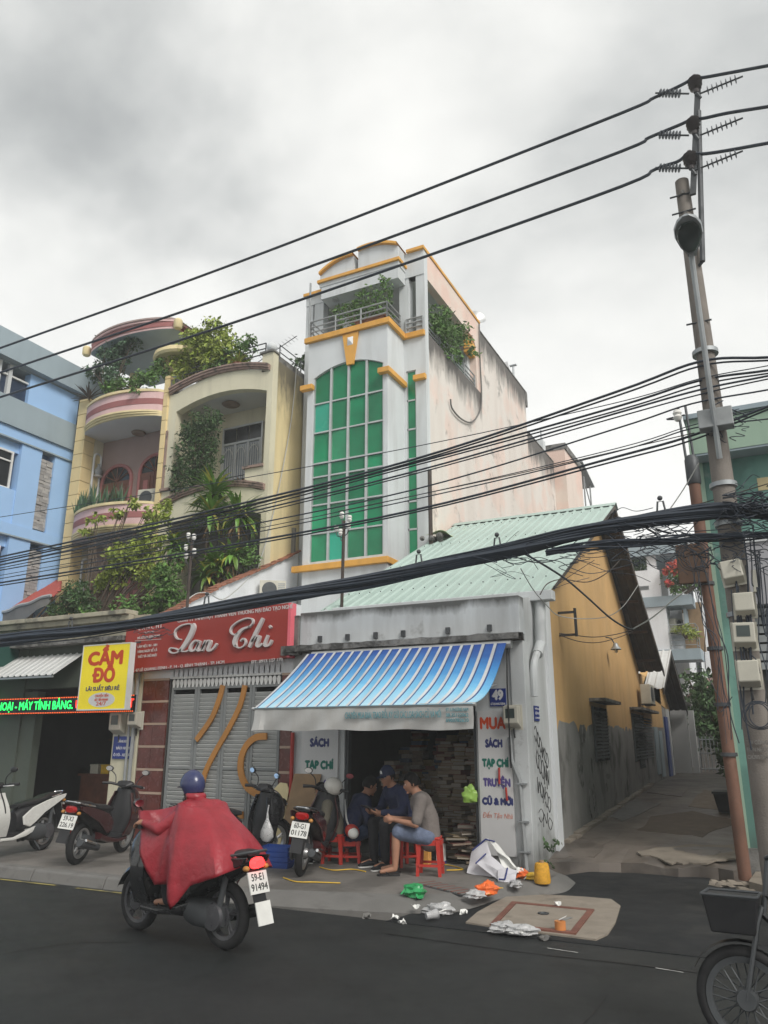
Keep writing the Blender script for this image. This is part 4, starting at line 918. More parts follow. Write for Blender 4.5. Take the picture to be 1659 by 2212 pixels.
for k in range(14):   # loose magazines slid down by the right jamb
    o = piece('book', r.choice(cov_), None, (-3.9+r.uniform(-.2,.15), YS+.1+r.uniform(-.1,.2), ZP+.02+.026*k), (r.uniform(-.1,.1),r.uniform(-.12,.12),r.uniform(0,3)), (.2,.27,.025))
    tag(o, 'loose magazine in the slumped heap by the right door jamb of the bookshop', 'magazine', 'slumped magazines by the bookshop door')
# ================================================================== frontage with the red script sign
lf = thing('gated_frontage', 'red tiled shop frontage with grey louvred folding gate under the red sign', 'building', (-8.3,YS,0))
GX0, GX1, GZ = -9.05, -6.86, 2.50
B('lintel_wall', M_white, lf, (-9.95,YS+.02,2.62,X0-.02,YS+.2,3.7)); B('pillar_core', M_dark, lf, (-9.66,YS+.03,0,-9.08,YS+.3,2.62)); B('pillar_core', M_dark, lf, (GX1+.02,YS+.03,0,X0-.02,YS+.3,2.62))
B('roof_slab', M_white, lf, (-10.0,YS+.2,3.3,X0-.02,YB-.3,3.45)); B('passage_back', M_dark, lf, (-9.6,12.6,0,X0-.05,12.7,3.3))
for (xa, xb, nc) in [(-9.66,-9.1,2),(GX1+.02,X0-.02,1)]:
    for i in range(7):
        z0 = .1+i*.36
        for c in range(nc):
            wd = (xb-xa)/nc; B('tile', M_marble, lf, (xa+c*wd+.003,YS,z0+.02,xa+(c+1)*wd-.003,YS+.029,z0+.338))
        B('joint_strip', M_joint, lf, (xa,YS-.004,z0+.341,xb,YS+.02,z0+.377))
gt = thing('folding_gate', 'grey louvred metal gate with curved orange ribbons under the red sign', 'gate', (-7.95,YS,ZP))
lw = (GX1-GX0)/4; lou = MB().obox((0,0,0),(.5,0,0),(0,.014,-.027),(0,.003,.003)).mesh('louvre', M_gate)
for k in range(4):
    a = GX0+k*lw; fr_ = B('leaf_frame', mat('dark_grey_gate_frame', (.21,.22,.22), .5, .08, 3.), gt, (a+.004,YS+.02,ZP+.02,a+.05,YS+.07,GZ), (a+lw-.05,YS+.02,ZP+.02,a+lw-.004,YS+.07,GZ), (a+.05,YS+.02,GZ-.06,a+lw-.05,YS+.07,GZ), (a+.05,YS+.02,ZP+.02,a+lw-.05,YS+.07,ZP+.1), (a+.05,YS+.02,1.2,a+lw-.05,YS+.07,1.235))
    for i in range(33):
        z = ZP+.14+i*(GZ-.12-ZP-.12)/33
        piece('louvre', lou, fr_, (a+lw/2,YS+.05,z), (0,0,0), (lw-.1,1,1))
def ribbon(pts, w_=.085, m=M_gateor):
    P = smooth_path([(x,YS-.012,z) for x, z in pts], 6); mb = MB(); L1 = []; L2 = []
    for i, p in enumerate(P):
        d = (P[min(i+1,len(P)-1)]-P[max(i-1,0)]).normalized(); nn = Vector((-d.z,0,d.x)); L1.append(p+nn*w_/2); L2.append(p-nn*w_/2)
    mb.rings([L1, L2, [q+Vector((0,.03,0)) for q in L2], [q+Vector((0,.03,0)) for q in L1], L1], close=False); mb.build('ribbon', m, gt)
def gp(x, y): p = onY(*e2(x, y), YS); return (p.x, p.z)
ribbon([gp(975,885), gp(945,1000), gp(880,1160), gp(760,1330)]); ribbon([gp(1155,885), gp(1110,1060), gp(1010,1260), gp(900,1450), gp(830,1600), gp(790,1760)])
cc = gp(1240,1500); cr_ = .42
ribbon([(cc[0]+cr_*math.cos(R(a))*.95+.12, cc[1]-.05+cr_*math.sin(R(a))) for a in (80,110,140,170,200,230,260,285)], .1)
ribbon([(GX0+.35,.62),(GX0+.8,.56),(GX0+1.3,.55),(GX0+1.6,.56)], .1)
fg = B('fringe_bar', M_gatewhite, gt, (GX0,YS+.0,GZ+.115,GX1,YS+.06,GZ+.15))
lp = MB().prism([(.034*math.cos(2*math.pi*i/10), 0, .055*math.sin(2*math.pi*i/10)-.03*(math.sin(2*math.pi*i/10) < -.9)) for i in range(10)], (0,.02,0)).mesh('fringe_drop', M_gatewhite)
for i in range(27): piece('fringe_drop', lp, fg, (GX0+.05+i*(GX1-GX0-.1)/26,YS+.01,GZ+.055))
for i in range(22): B('grille_bar', M_gatewhite, gt, (GX0+.03+i*(GX1-GX0-.06)/21-.01,YS+.02,GZ+.15,GX0+.03+i*(GX1-GX0-.06)/21+.01,YS+.05,GZ+.27))
# red sign with raised script letters
sg = thing('red_shop_sign', 'large red shop sign with raised silver script lettering', 'sign', (-8.3,YS-.2,2.8))
sx_a, sx_b, yf = -10.0, -6.66, YS-.17
def skew(x): return (x-sx_a)/(sx_b-sx_a)*.10
zt0, zb0 = 3.56, 2.74
MB().prism([(sx_a,yf,zb0),(sx_b,yf,zb0+.11),(sx_b,yf,zt0+.13),(sx_a,yf,zt0)], (0,.15,0)).build('face', M_red_sign, sg)
MB().prism([(sx_b+.002,yf,zb0+.11),(sx_b+.002,yf+.15,zb0+.11),(sx_b+.002,yf+.15,zt0+.13),(sx_b+.002,yf,zt0+.13)], (.05,0,0)).build('side', M_pink_sign, sg)
tl = R(1.9); rt = (R(90),-tl,0)
def st(txt, x, z, size, width=None, **k): return text(txt, k.pop('m', M_letter), sg, (x,yf-.004,z+skew(x)), size, width, rot=rt, depth=.006, **k)
def sp(x, y): p = onY(*e2(x, y), yf); return (p.x, p.z-skew(p.x))
x_, z_ = sp(1060,308); st('CÔNG TY TNHH MỘT THÀNH VIÊN THƯƠNG MẠI ĐÀO TẠO NGHỀ', x_, z_, .085, sp(1480,300)[0]-sp(560,300)[0]-.0, bold=.0015)
x_, z_ = sp(385,425); st('L A N C H I', x_, z_+.02, .1, .50, bold=.001)
x_, z_ = sp(380,455); st('——  COMPANY  ——', x_, z_, .04, .5)
x_, z_ = sp(375,495); st('MÃ SỐ DN: 0306225498', x_, z_, .06, .50, bold=.001)
B('rule', M_letter, sg, (sp(265,530)[0],yf-.006,sp(265,530)[1]+.01,sp(475,530)[0],yf-.001,sp(265,530)[1]+.018))
for i, s_ in enumerate(['LÀM VIỆC: 9H - 18H','HÀNG NGÀY KỂ CẢ','THỨ 7 VÀ CHỦ NHẬT']): x_, z_ = sp(365,567+i*41); st(s_, x_, z_, .06, .43, bold=.001)
x_, z_ = sp(590,735); st('ĐC: 47 LÊ QUANG ĐỊNH - P. 14 - Q. BÌNH THẠNH - TP. HCM', x_, z_, .068, sp(970,735)[0]-sp(205,735)[0], bold=.001)
x_, z_ = sp(1333,688); st('ĐT: 0913 127 179', x_, z_, .068, sp(1460,688)[0]-sp(1205,688)[0], bold=.001)
def stroke(pts, wf, name='script_letter'):
    P = smooth_path([(*sp(*p),) for p in [(a, b) for a, b in pts]] if False else [Vector((sp(a,b)[0],0,sp(a,b)[1]+skew(sp(a,b)[0]))) for a, b in pts], 5); n_ = len(P)
    A, Bq = [], []
    for i, p in enumerate(P):
        d = (P[min(i+1,n_-1)]-P[max(i-1,0)]).normalized(); nn = Vector((-d.z,0,d.x)); ww = wf(i/(n_-1), d)
        A.append(p+nn*ww); Bq.append(p-nn*ww)
    mb = MB(); y0, y1 = yf-.05, yf-.002
    f_ = lambda L_, y: [Vector((q.x,y,q.z)) for q in L_]
    mb.rings([f_(A,y0), f_(Bq,y0), f_(Bq,y1), f_(A,y1), f_(A,y0)], close=False)
    mb.add([f_(A,y0)[0], f_(Bq,y0)[0], f_(Bq,y1)[0], f_(A,y1)[0]], [(0,1,2,3)]).add([f_(A,y0)[-1], f_(Bq,y0)[-1], f_(Bq,y1)[-1], f_(A,y1)[-1]], [(0,1,2,3)])
    mb.build(name, M_letter, sg)
def pen(lo=.014, hi=.044):      # thick on down strokes, thin on the rest
    return lambda t, d: lo+(hi-lo)*abs(d.z)**1.5*(.55+.45*math.sin(math.pi*min(1,max(0,t))))
sw, sm_ = pen(.010,.014), pen(.012,.027)
stroke([(648,515),(618,508),(600,478),(606,440),(650,405),(705,390),(740,394)], sw); stroke([(742,392),(748,420),(728,475),(698,530),(664,580),(640,606)], pen(.020,.050)); stroke([(655,592),(615,622),(575,624),(554,606),(566,586),(600,588),(650,610),(690,612),(718,598)], sw)
stroke([(800,535),(768,524),(735,555),(722,595),(740,610),(770,590),(795,545)], sm_); stroke([(805,528),(783,585),(792,608),(818,592),(835,565)], sm_)
stroke([(848,522),(820,608)], sm_); stroke([(828,575),(860,530),(885,527),(882,552),(866,595),(880,608),(910,590),(938,550)], sm_)
stroke([(1110,462),(1078,478),(1050,455),(1060,415),(1110,372),(1180,345),(1225,352),(1228,385),(1195,420)], sw); stroke([(1205,412),(1150,432),(1105,480),(1082,535),(1092,572)], pen(.014,.040)); stroke([(1088,562),(1115,584),(1155,570),(1172,535),(1155,508),(1130,530)], sw)
stroke([(1312,345),(1285,400),(1240,490),(1200,578)], pen(.014,.036)); stroke([(1222,535),(1258,492),(1280,492),(1276,518),(1262,560),(1278,575),(1305,550)], sm_)
stroke([(1352,482),(1328,545),(1335,570),(1362,560),(1383,522)], sm_); stroke([(1364,421),(1376,407)], lambda t, d: .022, 'script_dot')
# white yard wall climbing back beside the cream house, tile coping
yw = thing('yard_wall', 'white raking yard wall capped with small terracotta tiles', 'wall', (XL,12.5,0))
pw = [(10.6,3.70),(11.1,3.94),(11.93,4.37),(12.5,4.67),(13.9,5.31),(15.4,6.02)]
MB().prism([(XL+.06,y,z) for y, z in pw] + [(XL+.06,15.4,0),(XL+.06,10.6,0)], (-.12,0,0)).build('wall', M_white, yw)
for i in range(38):
    t_ = i/37; y = 10.6+(15.38-10.6)*t_
    for (a, b) in zip(pw[:-1], pw[1:]):
        if a[0] <= y <= b[0]: z = a[1]+(b[1]-a[1])*(y-a[0])/(b[0]-a[0])
    MB().obox((XL+U(-.02,.03),y,z+.03+U(-.01,.015)),(.13,0,0),(0,.065,.03),(0,-.006,.016)).build('coping_tile', M_terra, yw)
def ac_unit(label, x, y, z, rotz, s_=1.):
    t = thing('air_conditioner', label, 'air conditioner', (0,0,0))
    B('case', M_box, t, (-.4,-.14,0,.4,.14,.56), bevel=.015)
    MB().lathe([(.21,0),(.225,.012),(.19,.016),(.0,.004)], (-.1,-.14,.28), axis=(0,-1,0), n=20).build('fan_ring', M_dsteel, t, smooth=True)
    for i in range(8): B('louvre', M_rail, t, (.16,-.15,.06+i*.055,.37,-.141,.085+i*.055))
    for sx in (-.3,.3): B('foot', M_dsteel, t, (sx-.03,-.16,-.04,sx+.03,.16,0))
    t.location = (x,y,z); t.rotation_euler = (0,0,rotz); t.scale = (s_,)*3; return t
ac_unit('white air conditioner unit behind the yard wall at the foot of the glazed bay', -9.75,13.9,4.62, R(35), .72)
# ================================================================== pawn shop at street level
ps = thing('pawn_shop', 'dark open fronted pawn shop below the yellow and cream houses', 'building', (-12.5,YS,0))
PX0, PX1 = -17.4, -9.68
pl_ = onY(*e1(820,1500), YS).x
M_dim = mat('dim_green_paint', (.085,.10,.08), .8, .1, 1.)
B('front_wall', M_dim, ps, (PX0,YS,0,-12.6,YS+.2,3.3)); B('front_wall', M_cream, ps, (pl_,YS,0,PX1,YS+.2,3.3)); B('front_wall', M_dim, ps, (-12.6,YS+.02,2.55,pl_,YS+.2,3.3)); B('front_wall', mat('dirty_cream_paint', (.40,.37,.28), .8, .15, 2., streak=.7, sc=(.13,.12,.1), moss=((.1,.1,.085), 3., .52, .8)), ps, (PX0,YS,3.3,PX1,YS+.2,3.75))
B('ledge', M_mould, ps, (PX0,YS-.22,3.30,-10.02,YS-.001,3.38)); B('cornice', mat('dirty_cream_paint', (1,1,1)), ps, (PX0,YS-.12,3.66,-10.02,YS-.001,3.76), (PX0,YS-.2,3.76,-10.02,YS+.1,3.84), bevel=.01)
B('roof_slab', M_mould, ps, (PX0,YS+.2,3.6,-10.22,YC,3.74))
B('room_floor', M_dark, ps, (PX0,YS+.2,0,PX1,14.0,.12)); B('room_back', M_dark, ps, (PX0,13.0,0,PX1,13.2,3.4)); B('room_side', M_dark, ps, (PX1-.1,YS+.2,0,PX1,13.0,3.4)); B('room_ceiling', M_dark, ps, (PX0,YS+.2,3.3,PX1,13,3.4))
B('left_panel', mat('dim_green_paint', (.09,.11,.085), .8, .1, 1.), ps, (-12.6,YS+.04,0,-12.25,YS+.2,2.5))
for (x, w_) in ((PX1-.07,.03),(PX1-.17,.022)): MB().tube([(x,YS-.05,.1),(x,YS-.05,3.2)], w_, 8).build('conduit', M_rail, ps)
dk = thing('counter', 'low reddish brown counter inside the pawn shop', 'counter', (-11.6,11.6,.12)); B('front', M_wood, dk, (-12.3,11.4,.12,-10.6,11.46,.98)); B('top', M_wood, dk, (-12.35,11.36,.98,-10.55,11.95,1.02)); B('side', M_wood, dk, (-12.3,11.46,.12,-12.26,11.9,.98), (-10.64,11.46,.12,-10.6,11.9,.98))
for (x, w_, h, m, lb) in [(-12.0,.2,.14,M_box,'pale carton at the left end of the pawn shop counter'),(-11.72,.2,.14,M_bagy,'yellowish carton on the pawn shop counter')]:
    t = thing('carton', lb, 'box', (x,11.5,1.02)); B('body', m, t, (x-w_/2,11.42,1.02,x+w_/2,11.6,1.02+h), bevel=.004); B('lid', m, t, (x-w_/2-.006,11.414,1.02+h,x+w_/2+.006,11.606,1.05+h))
sh_ = thing('wall_shelf', 'dim wall shelf with parcels at the back of the pawn shop', 'shelf', (-12.0,12.7,1.6)); B('board', M_darkwood, sh_, (-12.9,12.6,1.62,-11.0,12.98,1.66), (-12.9,12.6,2.1,-11.0,12.98,2.14))
for i, (x, m) in enumerate([(-12.6,M_cardboard),(-12.2,M_box),(-11.8,M_foam),(-11.4,M_cardboard)]):
    t = thing('parcel', ['brown parcel at the left end of the pawn shop shelf','cream parcel second along the pawn shop shelf','white parcel third along the pawn shop shelf','brown parcel at the right end of the pawn shop shelf'][i], 'parcel', (x,12.8,1.66)); B('body', m, t, (x-.13,12.66,1.66,x+.13,12.94,1.66+.2+.04*i), bevel=.01); B('tape', M_box, t, (x-.02,12.655,1.66,x+.02,12.945,1.665+.2+.04*i))
# white ribbed canopy
cp = thing('sheet_canopy', 'white ribbed sheet canopy above the pawn shop', 'awning', (-13,9.8,2.7))
ribbed('sheet', M_roofwhite, -17.3, -11.12, lambda x, v: Vector((x, YS-.02-.62*(1-v)+.0, 2.72+.42*v)), pitch=.16, h=.02, parent=cp)
B('edge_bar', M_steel, cp, (-17.3,YS-.66,2.675,-11.12,YS-.63,2.705))
gr_ = thing('green_awning', 'dark green drum awning poking in at the left edge of the picture', 'awning', (-14,9.2,2.9))
pe = onY(*e1(133,400), 10.0); n = 8
prof = [(9.3+.9*(1-math.cos(R(90*i/n))), 2.95+.62*math.sin(R(90*i/n))) for i in range(n+1)]
MB().rings([[(-17,y,z) for y, z in prof] + [(-17,YS,2.95)], [(pe.x,y,z) for y, z in prof] + [(pe.x,YS,2.95)]]).build('cover', M_greentarp, gr_)
MB().tube([(pe.x,9.3,2.94),(-17,9.3,2.94)], .02, 6).build('front_bar', M_alu, gr_)
# LED strip sign
ld = thing('led_sign', 'scrolling LED strip sign with green and red letters', 'sign', (-11.5,YS-.2,2.05)); yl = YS-.22
la, lb_ = onY(*e1(-60,985), yl), onY(*e1(1000,955), yl); zl0, zl1 = 2.09, 2.37
B('panel', M_ledoff, ld, (la.x,yl,zl0,lb_.x,yl+.06,zl1)); xm = onY(*e1(300,980), yl)
text('ĐIỆN THOẠI - MÁY TÍNH BẢNG.', M_ledg, ld, (onY(*e1(548,980), yl).x,yl-.004,2.225), .2, None, align='RIGHT', bold=.003, xs=.86, depth=.004)
text('UY TÍN LÃI SUẤT', M_ledr, ld, (onY(*e1(565,980), yl).x,yl-.004,2.225), .2, onY(*e1(1000,980), yl).x-onY(*e1(565,980), yl).x, align='LEFT', bold=.003, depth=.004)
dots = MB(); n = 80
for i in range(n+1):
    x = la.x+(lb_.x-la.x)*i/n
    for z in (zl0+.012, zl1-.012): dots.box(x-.009,yl-.004,z-.009,x+.009,yl,z+.009)
dots.build('border_lights', M_ledo, ld)
# yellow hanging sign
yy_ = YS-.5; A_, C_ = onY(*e1(640,530), yy_), onY(*e1(925,990), yy_)
ys_ = thing('pawn_sign', 'yellow light box sign with big red letters above the parked scooters', 'sign', (A_.x,yy_,C_.z)); yx0, yx1, yz0, yz1 = A_.x-.02, C_.x+.03, C_.z-.01, A_.z+.0
B('face', M_ysign, ys_, (yx0,yy_,yz0,yx1,yy_+.1,yz1)); B('frame', M_gatewhite, ys_, (yx0-.02,yy_-.006,yz0-.02,yx0,yy_+.11,yz1+.02), (yx1,yy_-.006,yz0-.02,yx1+.02,yy_+.11,yz1+.02), (yx0,yy_-.006,yz1,yx1,yy_+.11,yz1+.02), (yx0,yy_-.006,yz0-.02,yx1,yy_+.11,yz0))
yc_ = (yx0+yx1)/2; H_ = yz1-yz0
text('CẦM', M_sred, ys_, (yc_,yy_-.004,yz1-.22*H_), .30, .80, bold=.017, depth=.004); text('ĐỒ', M_sred, ys_, (yc_-.0,yy_-.004,yz1-.49*H_), .30, .52, bold=.017, depth=.004)
text('LÃI SUẤT SIÊU RẺ', M_snavy, ys_, (yc_,yy_-.004,yz1-.69*H_), .09, .76, bold=.003, depth=.004)
MB().prism([(yc_+.3*math.cos(2*math.pi*i/24), yy_-.003, yz1-.86*H_+.12*math.sin(2*math.pi*i/24)) for i in range(24)], (0,.002,0)).build('oval', M_gatewhite, ys_)
for i, s_ in enumerate(['CHUYỂN TIỀN','RÚT TIỀN NHANH','24/7']): text(s_, M_sred, ys_, (yc_,yy_-.006,yz1-(.80+.06*i)*H_), .055 if i < 2 else .09, .3 if i < 2 else .22, bold=.001, depth=.003)
MB().tube([(yx0+.1,yy_+.05,yz1),(yx0+.1,YS,yz1+.1)], .015, 6).tube([(yx1-.1,yy_+.05,yz1),(yx1-.1,YS,yz1+.1)], .015, 6).build('hanger', M_dsteel, ys_)
bp = onY(*e1(850,1205), YS-.05); bq = onY(*e1(985,1375), YS-.05)
t = plaque('service_sign', 'small dark blue sign below the meters beside the pawn shop opening', 'sign', bp.x, bq.x, bq.z, bp.z, YS-.01, M_bluesign, .02)
for i, s_ in enumerate(['ĐĂNG KIỂM','BẢO HIỂM','Ô TÔ - XE MÁY']): text(s_, M_inkwhite, t, ((bp.x+bq.x)/2,YS-.034,bp.z-.08-.11*i), .06, (bq.x-bp.x)*(.55,.65,.88)[i], bold=.001, depth=.003)
q = onY(*e1(910,1110), YS); meter('cream electric meter directly above the small dark blue sign', q.x, YS-.01, q.z, .26, .36); q = onY(*e1(1045,1085), YS); meter('cream electric meter on the edge of the red tiled pillar', q.x, YS-.03, q.z, .2, .26)
B('wall_panel', M_cream, ps, (pl_+.02,YS-.006,.1,PX1-.2,YS-.001,1.25))
# ================================================================== cream house
ch = thing('cream_house', 'weathered cream house with arched loggia and overgrown roof terrace', 'house', (-11.9,YC,0))
HX0, HX1 = -13.52, -10.19
def f2(x, y, Y=YC): return onY(*c2(x, y), Y)
ox0, ox1 = -13.22, f2(745,800).x; zt = f2(745,640).z; zlo = f2(715,1290).z-.05; zl2 = f2(705,1460).z; rise = .26
def segarc(x0, x1, z, rs, n=14): return [(x0+(x1-x0)*i/n, z+rs*(1-(2*i/n-1)**2)) for i in range(n+1)]
zcor = f2(750,500).z-.05; ztopc = f2(795,380).z
def face(name, m, pts, y=YC, d=.22, parent=ch): return MB().prism([(x,y,z) for x, z in pts], (0,d,0)).build(name, m, parent)
face('front_wall', M_cream, [(HX0,3.7),(ox0,3.7),(ox0,zcor),(HX0,zcor)]); face('front_wall', M_cream, [(ox1,3.7),(HX1,3.7),(HX1,zcor),(ox1,zcor)])
face('front_wall', M_cream, segarc(ox0,ox1,zt,rise) + [(ox1,zcor+.0)] + list(reversed(segarc(ox0,ox1,zcor,rise)))[1:-1] + [(ox0,zcor)])
face('front_wall', M_cream, segarc(ox0,ox1,zl2,rise) + [(ox1,zlo)] + list(reversed(segarc(ox0,ox1,zlo,rise)))[1:-1] + [(ox0,zlo)])
for nm, z, o in (('cornice',zcor,.14),('balcony_cornice',zlo,.1)):
    A = segarc(HX0+.08,ox1+.08,z,rise,20); mb = MB()
    for k, (dz0, dz1, oo) in enumerate(((0,.05,o*.5),(.05,.11,o*.8),(.11,.15,o))):
        mb.prism([(x,YC-oo,zz+dz0) for x, zz in A] + [(x,YC-oo,zz+dz1) for x, zz in reversed(A)], (0,oo-.001,0))
    mb.build(nm, mat('mauve_stained_cornice', (.30,.21,.175), .8, .2, 4., moss=((.06,.055,.05), 5., .52, .8)), ch)
# parapet above the upper cornice, corner pier with ball, low wall behind the balcony
A = segarc(HX0,ox1,zcor+.15,rise,14); face('roof_parapet', M_mould, [(HX0,zcor),(HX0+.25,zcor),(HX0+.25,ztopc-.05),(HX0,ztopc-.05)])
face('roof_parapet', M_cream, [(ox1-.18,zcor+.001),(HX1,zcor+.001),(HX1,ztopc),(ox1-.18,ztopc)]); B('parapet_cap', M_mould, ch, (ox1-.24,YC-.05,ztopc,HX1+.03,YC+.24,ztopc+.05))
MB().ball((HX1-.12,YC+.08,ztopc+.17), .13, 16, 12).build('ball_finial', M_greywall, ch, smooth=True)
MB().lathe([(.06,0),(.04,.05),(.05,.07)], (HX1-.12,YC+.08,ztopc+.03), n=10).build('finial_neck', M_greywall, ch, smooth=True)
B('balcony_parapet', M_cream, ch, (ox0,YC+.03,zlo+.1,ox1-.55,YC+.2,zlo+.32), (ox1-.55,YC+.021,zlo+.1,ox1,YC+.2,zlo+.62)); B('sill', mat('mauve_stained_cornice',(1,1,1)), ch, (ox1-.6,YC-.04,zlo+.62,ox1-.001,YC+.22,zlo+.68))
B('left_sill', mat('mauve_stained_cornice',(1,1,1)), ch, (HX0+.02,YC-.08,zlo+.42,ox0+.02,YC-.001,zlo+.48), (HX0+.04,YC-.04,zlo+.48,HX0+.09,YC-.001,zt-.5))
railing(ch, [(ox0+.1,YC+.1),(ox1-.56,YC+.1)], zlo+.3, (.1,.22), .7, .014, M_dsteel)
# side wall, floors, loggia room
B('side_wall', M_creamside, ch, (HX1-.2,YC+.221,0,HX1,20,zcor+.35)); B('side_parapet', M_mould, ch, (HX1-.18,YC+.24,zcor+.35,HX1-.02,19.9,zcor+.52))
B('left_wall', M_cream, ch, (HX0,YC+.221,0,HX0+.2,20,zcor)); B('loggia_floor', M_ceil, ch, (HX0+.2,YC+.2,zlo-.12,HX1-.2,16,zlo+.08)); B('loggia_ceiling', M_ceil, ch, (HX0+.2,YC+.22,zt+rise+.02,HX1-.2,20,zcor+.3))
YBk = 15.4
B('loggia_back_wall', M_cream, ch, (HX0+.2,YBk,zlo,HX1-.2,YBk+.15,zt+rise+.02)); MB().lathe([(0,0),(.2,0),(.24,-.03),(.2,-.06),(0,-.07)], (-12.0,14.85,zt+rise+.015), n=18).build('ceiling_lamp', mat('brown_lamp_shade',(.2,.14,.1),.5,.1,3.), ch, smooth=True)
B('lower_floor', M_dark, ch, (HX0+.2,YC+.2,3.75,HX1-.2,16,3.9)); B('lower_back_wall', mat('shuttered_wall',(.16,.155,.14),.8,.1,2.,streak=.4,sc=(.08,.078,.07)), ch, (HX0+.2,15.3,3.8,HX1-.2,15.4,zl2+rise+.1)); B('lower_ceiling', M_ceil, ch, (HX0+.2,YC+.22,zl2+rise+.01,HX1-.2,16,zl2+rise+.12))
# window with white grille and curtains at the back of the loggia
wx0, wx1, wz0, wz1 = f2(470,900,YBk).x, f2(735,900,YBk).x, zlo+.1, f2(700,850,YBk).z
W_ = B('window', M_alu, ch, (wx0,YBk-.06,wz0,wx0+.05,YBk-.001,wz1), (wx1-.05,YBk-.06,wz0,wx1,YBk-.001,wz1), (wx0+.05,YBk-.06,wz1-.05,wx1-.05,YBk-.001,wz1), (wx0+.05,YBk-.06,wz1-.52,wx1-.05,YBk-.001,wz1-.46))
nW = 3; ww_ = (wx1-wx0-.1)/nW
for i in range(nW):
    a = wx0+.05+i*ww_; B('frame', M_alu, W_, (a,YBk-.07,wz0,a+.035,YBk-.002,wz1-.53), (a+ww_-.035,YBk-.07,wz0,a+ww_,YBk-.002,wz1-.53))
    B('pane', mat('curtained_glass',(.30,.33,.36),.12,.15,2.,streak=.6,sc=(.2,.22,.25),streak_scale=6.), W_, (a+.036,YBk-.03,wz0,a+ww_-.036,YBk-.02,wz1-.53)); B('pane', M_blackglass, W_, (a,YBk-.03,wz1-.45,a+ww_-.02,YBk-.02,wz1-.06))
    for k in range(5): x = a+.06+k*(ww_-.12)/4; MB().tube([(x,YBk-.085,wz0),(x,YBk-.085,wz1-.6)], .008, 4).build('grille_bar', M_gatewhite, W_)
    MB().tube([(a+ww_/2+ww_*.38*math.cos(R(t2)),YBk-.09,wz1-.95+.3*math.sin(R(t2))) for t2 in range(0,181,20)], .01, 4).build('grille_scroll', M_gatewhite, W_)
for i in range(9): x = HX0+.4+i*.34; MB().box(x,15.22,4.0,x+.3,15.29,zl2-.1).build('shutter_board', mat('grey_shutter',(.19,.185,.17),.7,.12,2.,streak=.4,sc=(.1,.1,.09)), ch)
# roof terrace railing, aerial
railing(ch, [(HX0+.3,YC+.15),(ox1-.2,YC+.15)], zcor+.45, (.15,.3,.45), .8, .018, M_dsteel)
railing(ch, [(HX1-.1,YC+.4),(HX1-.1,17.5)], zcor+.5, (.2,.4), 1.0, .015, M_dsteel)
an = thing('tv_aerial', 'thin metal television aerial above the cream house roof', 'antenna', (-12.0,16.5,zcor+.4))
MB().tube([(-12.0,16.5,zcor+.4),(-12.0,16.5,zcor+2.0)], .018, 5).build('mast', M_dsteel, an); a_, b_2 = Vector((-12.4,16.4,zcor+1.75)), Vector((-10.9,16.2,zcor+2.15)); MB().tube([a_, b_2], .012, 5).build('boom', M_dsteel, an)
for i in range(11): p = a_.lerp(b_2,.15+.08*i); MB().tube([p+Vector((-.03,-.12,.03)), p+Vector((.03,.12,-.03))], .006, 4).build('rod', M_dsteel, an)
# planting
zrf = zcor+.3
shrub('roof_shrub', 'large yellow green shrub spilling over the cream house roof edge', 'shrub', (-12.8,14.6,zrf), [((-12.9,14.5,zrf+.95),(.75,.5,.75)),((-12.2,14.5,zrf+1.05),(.5,.45,.6)),((-12.0,14.4,zrf+.6),(.6,.4,.5)),((-13.3,14.3,zrf+.55),(.4,.35,.5)),((-12.5,14.5,zrf+1.65),(.45,.35,.4)),((-12.9,14.3,zrf+1.3),(.6,.4,.5))], 4800, .115, M_leafy)
shrub('roof_bush', 'low green bush under the railing at the right of the cream house roof', 'shrub', (-11.5,14.6,zrf), [((-11.6,14.5,zrf+.45),(.45,.35,.45)),((-12.2,14.3,zrf+.2),(.4,.3,.3)),((-11.2,14.4,zrf+.75),(.35,.3,.35))], 1500, .09, M_leaf)
t = thing('spiky_plant', 'yellow green spiky rosette plant on the cream house cornice', 'plant', (-11.35,14.3,zcor+.4)); mb = MB(); rosette(mb, (-11.35,14.25,zcor+.42), 34, .42, .07, el=(.2,1.3), bend=(.2,.8), mi=0, mi2=1, p2=.5); mb.build('leaves', [M_leafy, M_strapy], t); MB().lathe([(.1,0),(.15,.2),(.16,.22)], (-11.35,14.25,zcor+.25), n=12).build('pot', M_pot, t, smooth=True)
shrub('loggia_creeper', 'dense dark creeper covering the left of the cream loggia', 'shrub', (-12.5,YC+.1,zlo+.3), [((-12.45,YC+.0,zlo+.75),(.75,.3,.6)),((-12.5,YC+.0,zlo+1.5),(.72,.3,.65)),((-12.3,YC-.05,zlo+2.05),(.65,.25,.5)),((-11.95,YC-.05,zlo+1.1),(.4,.25,.5)),((-13.0,YC-.1,zlo+.9),(.25,.2,.5)),((-11.9,YC-.1,zlo+1.95),(.45,.2,.25))], 6000, .075, M_leafd)
t = thing('balcony_succulents', 'low withered potted plants on the cream loggia parapet', 'plant', (-11.2,YC+.1,zlo+.3)); mb = MB()
for i in range(6): rosette(mb, (-11.5+.13*i,YC+.06,zlo+.32), 8, .18, .035, el=(.3,1.3))
mb.build('leaves', M_deadleaf, t)
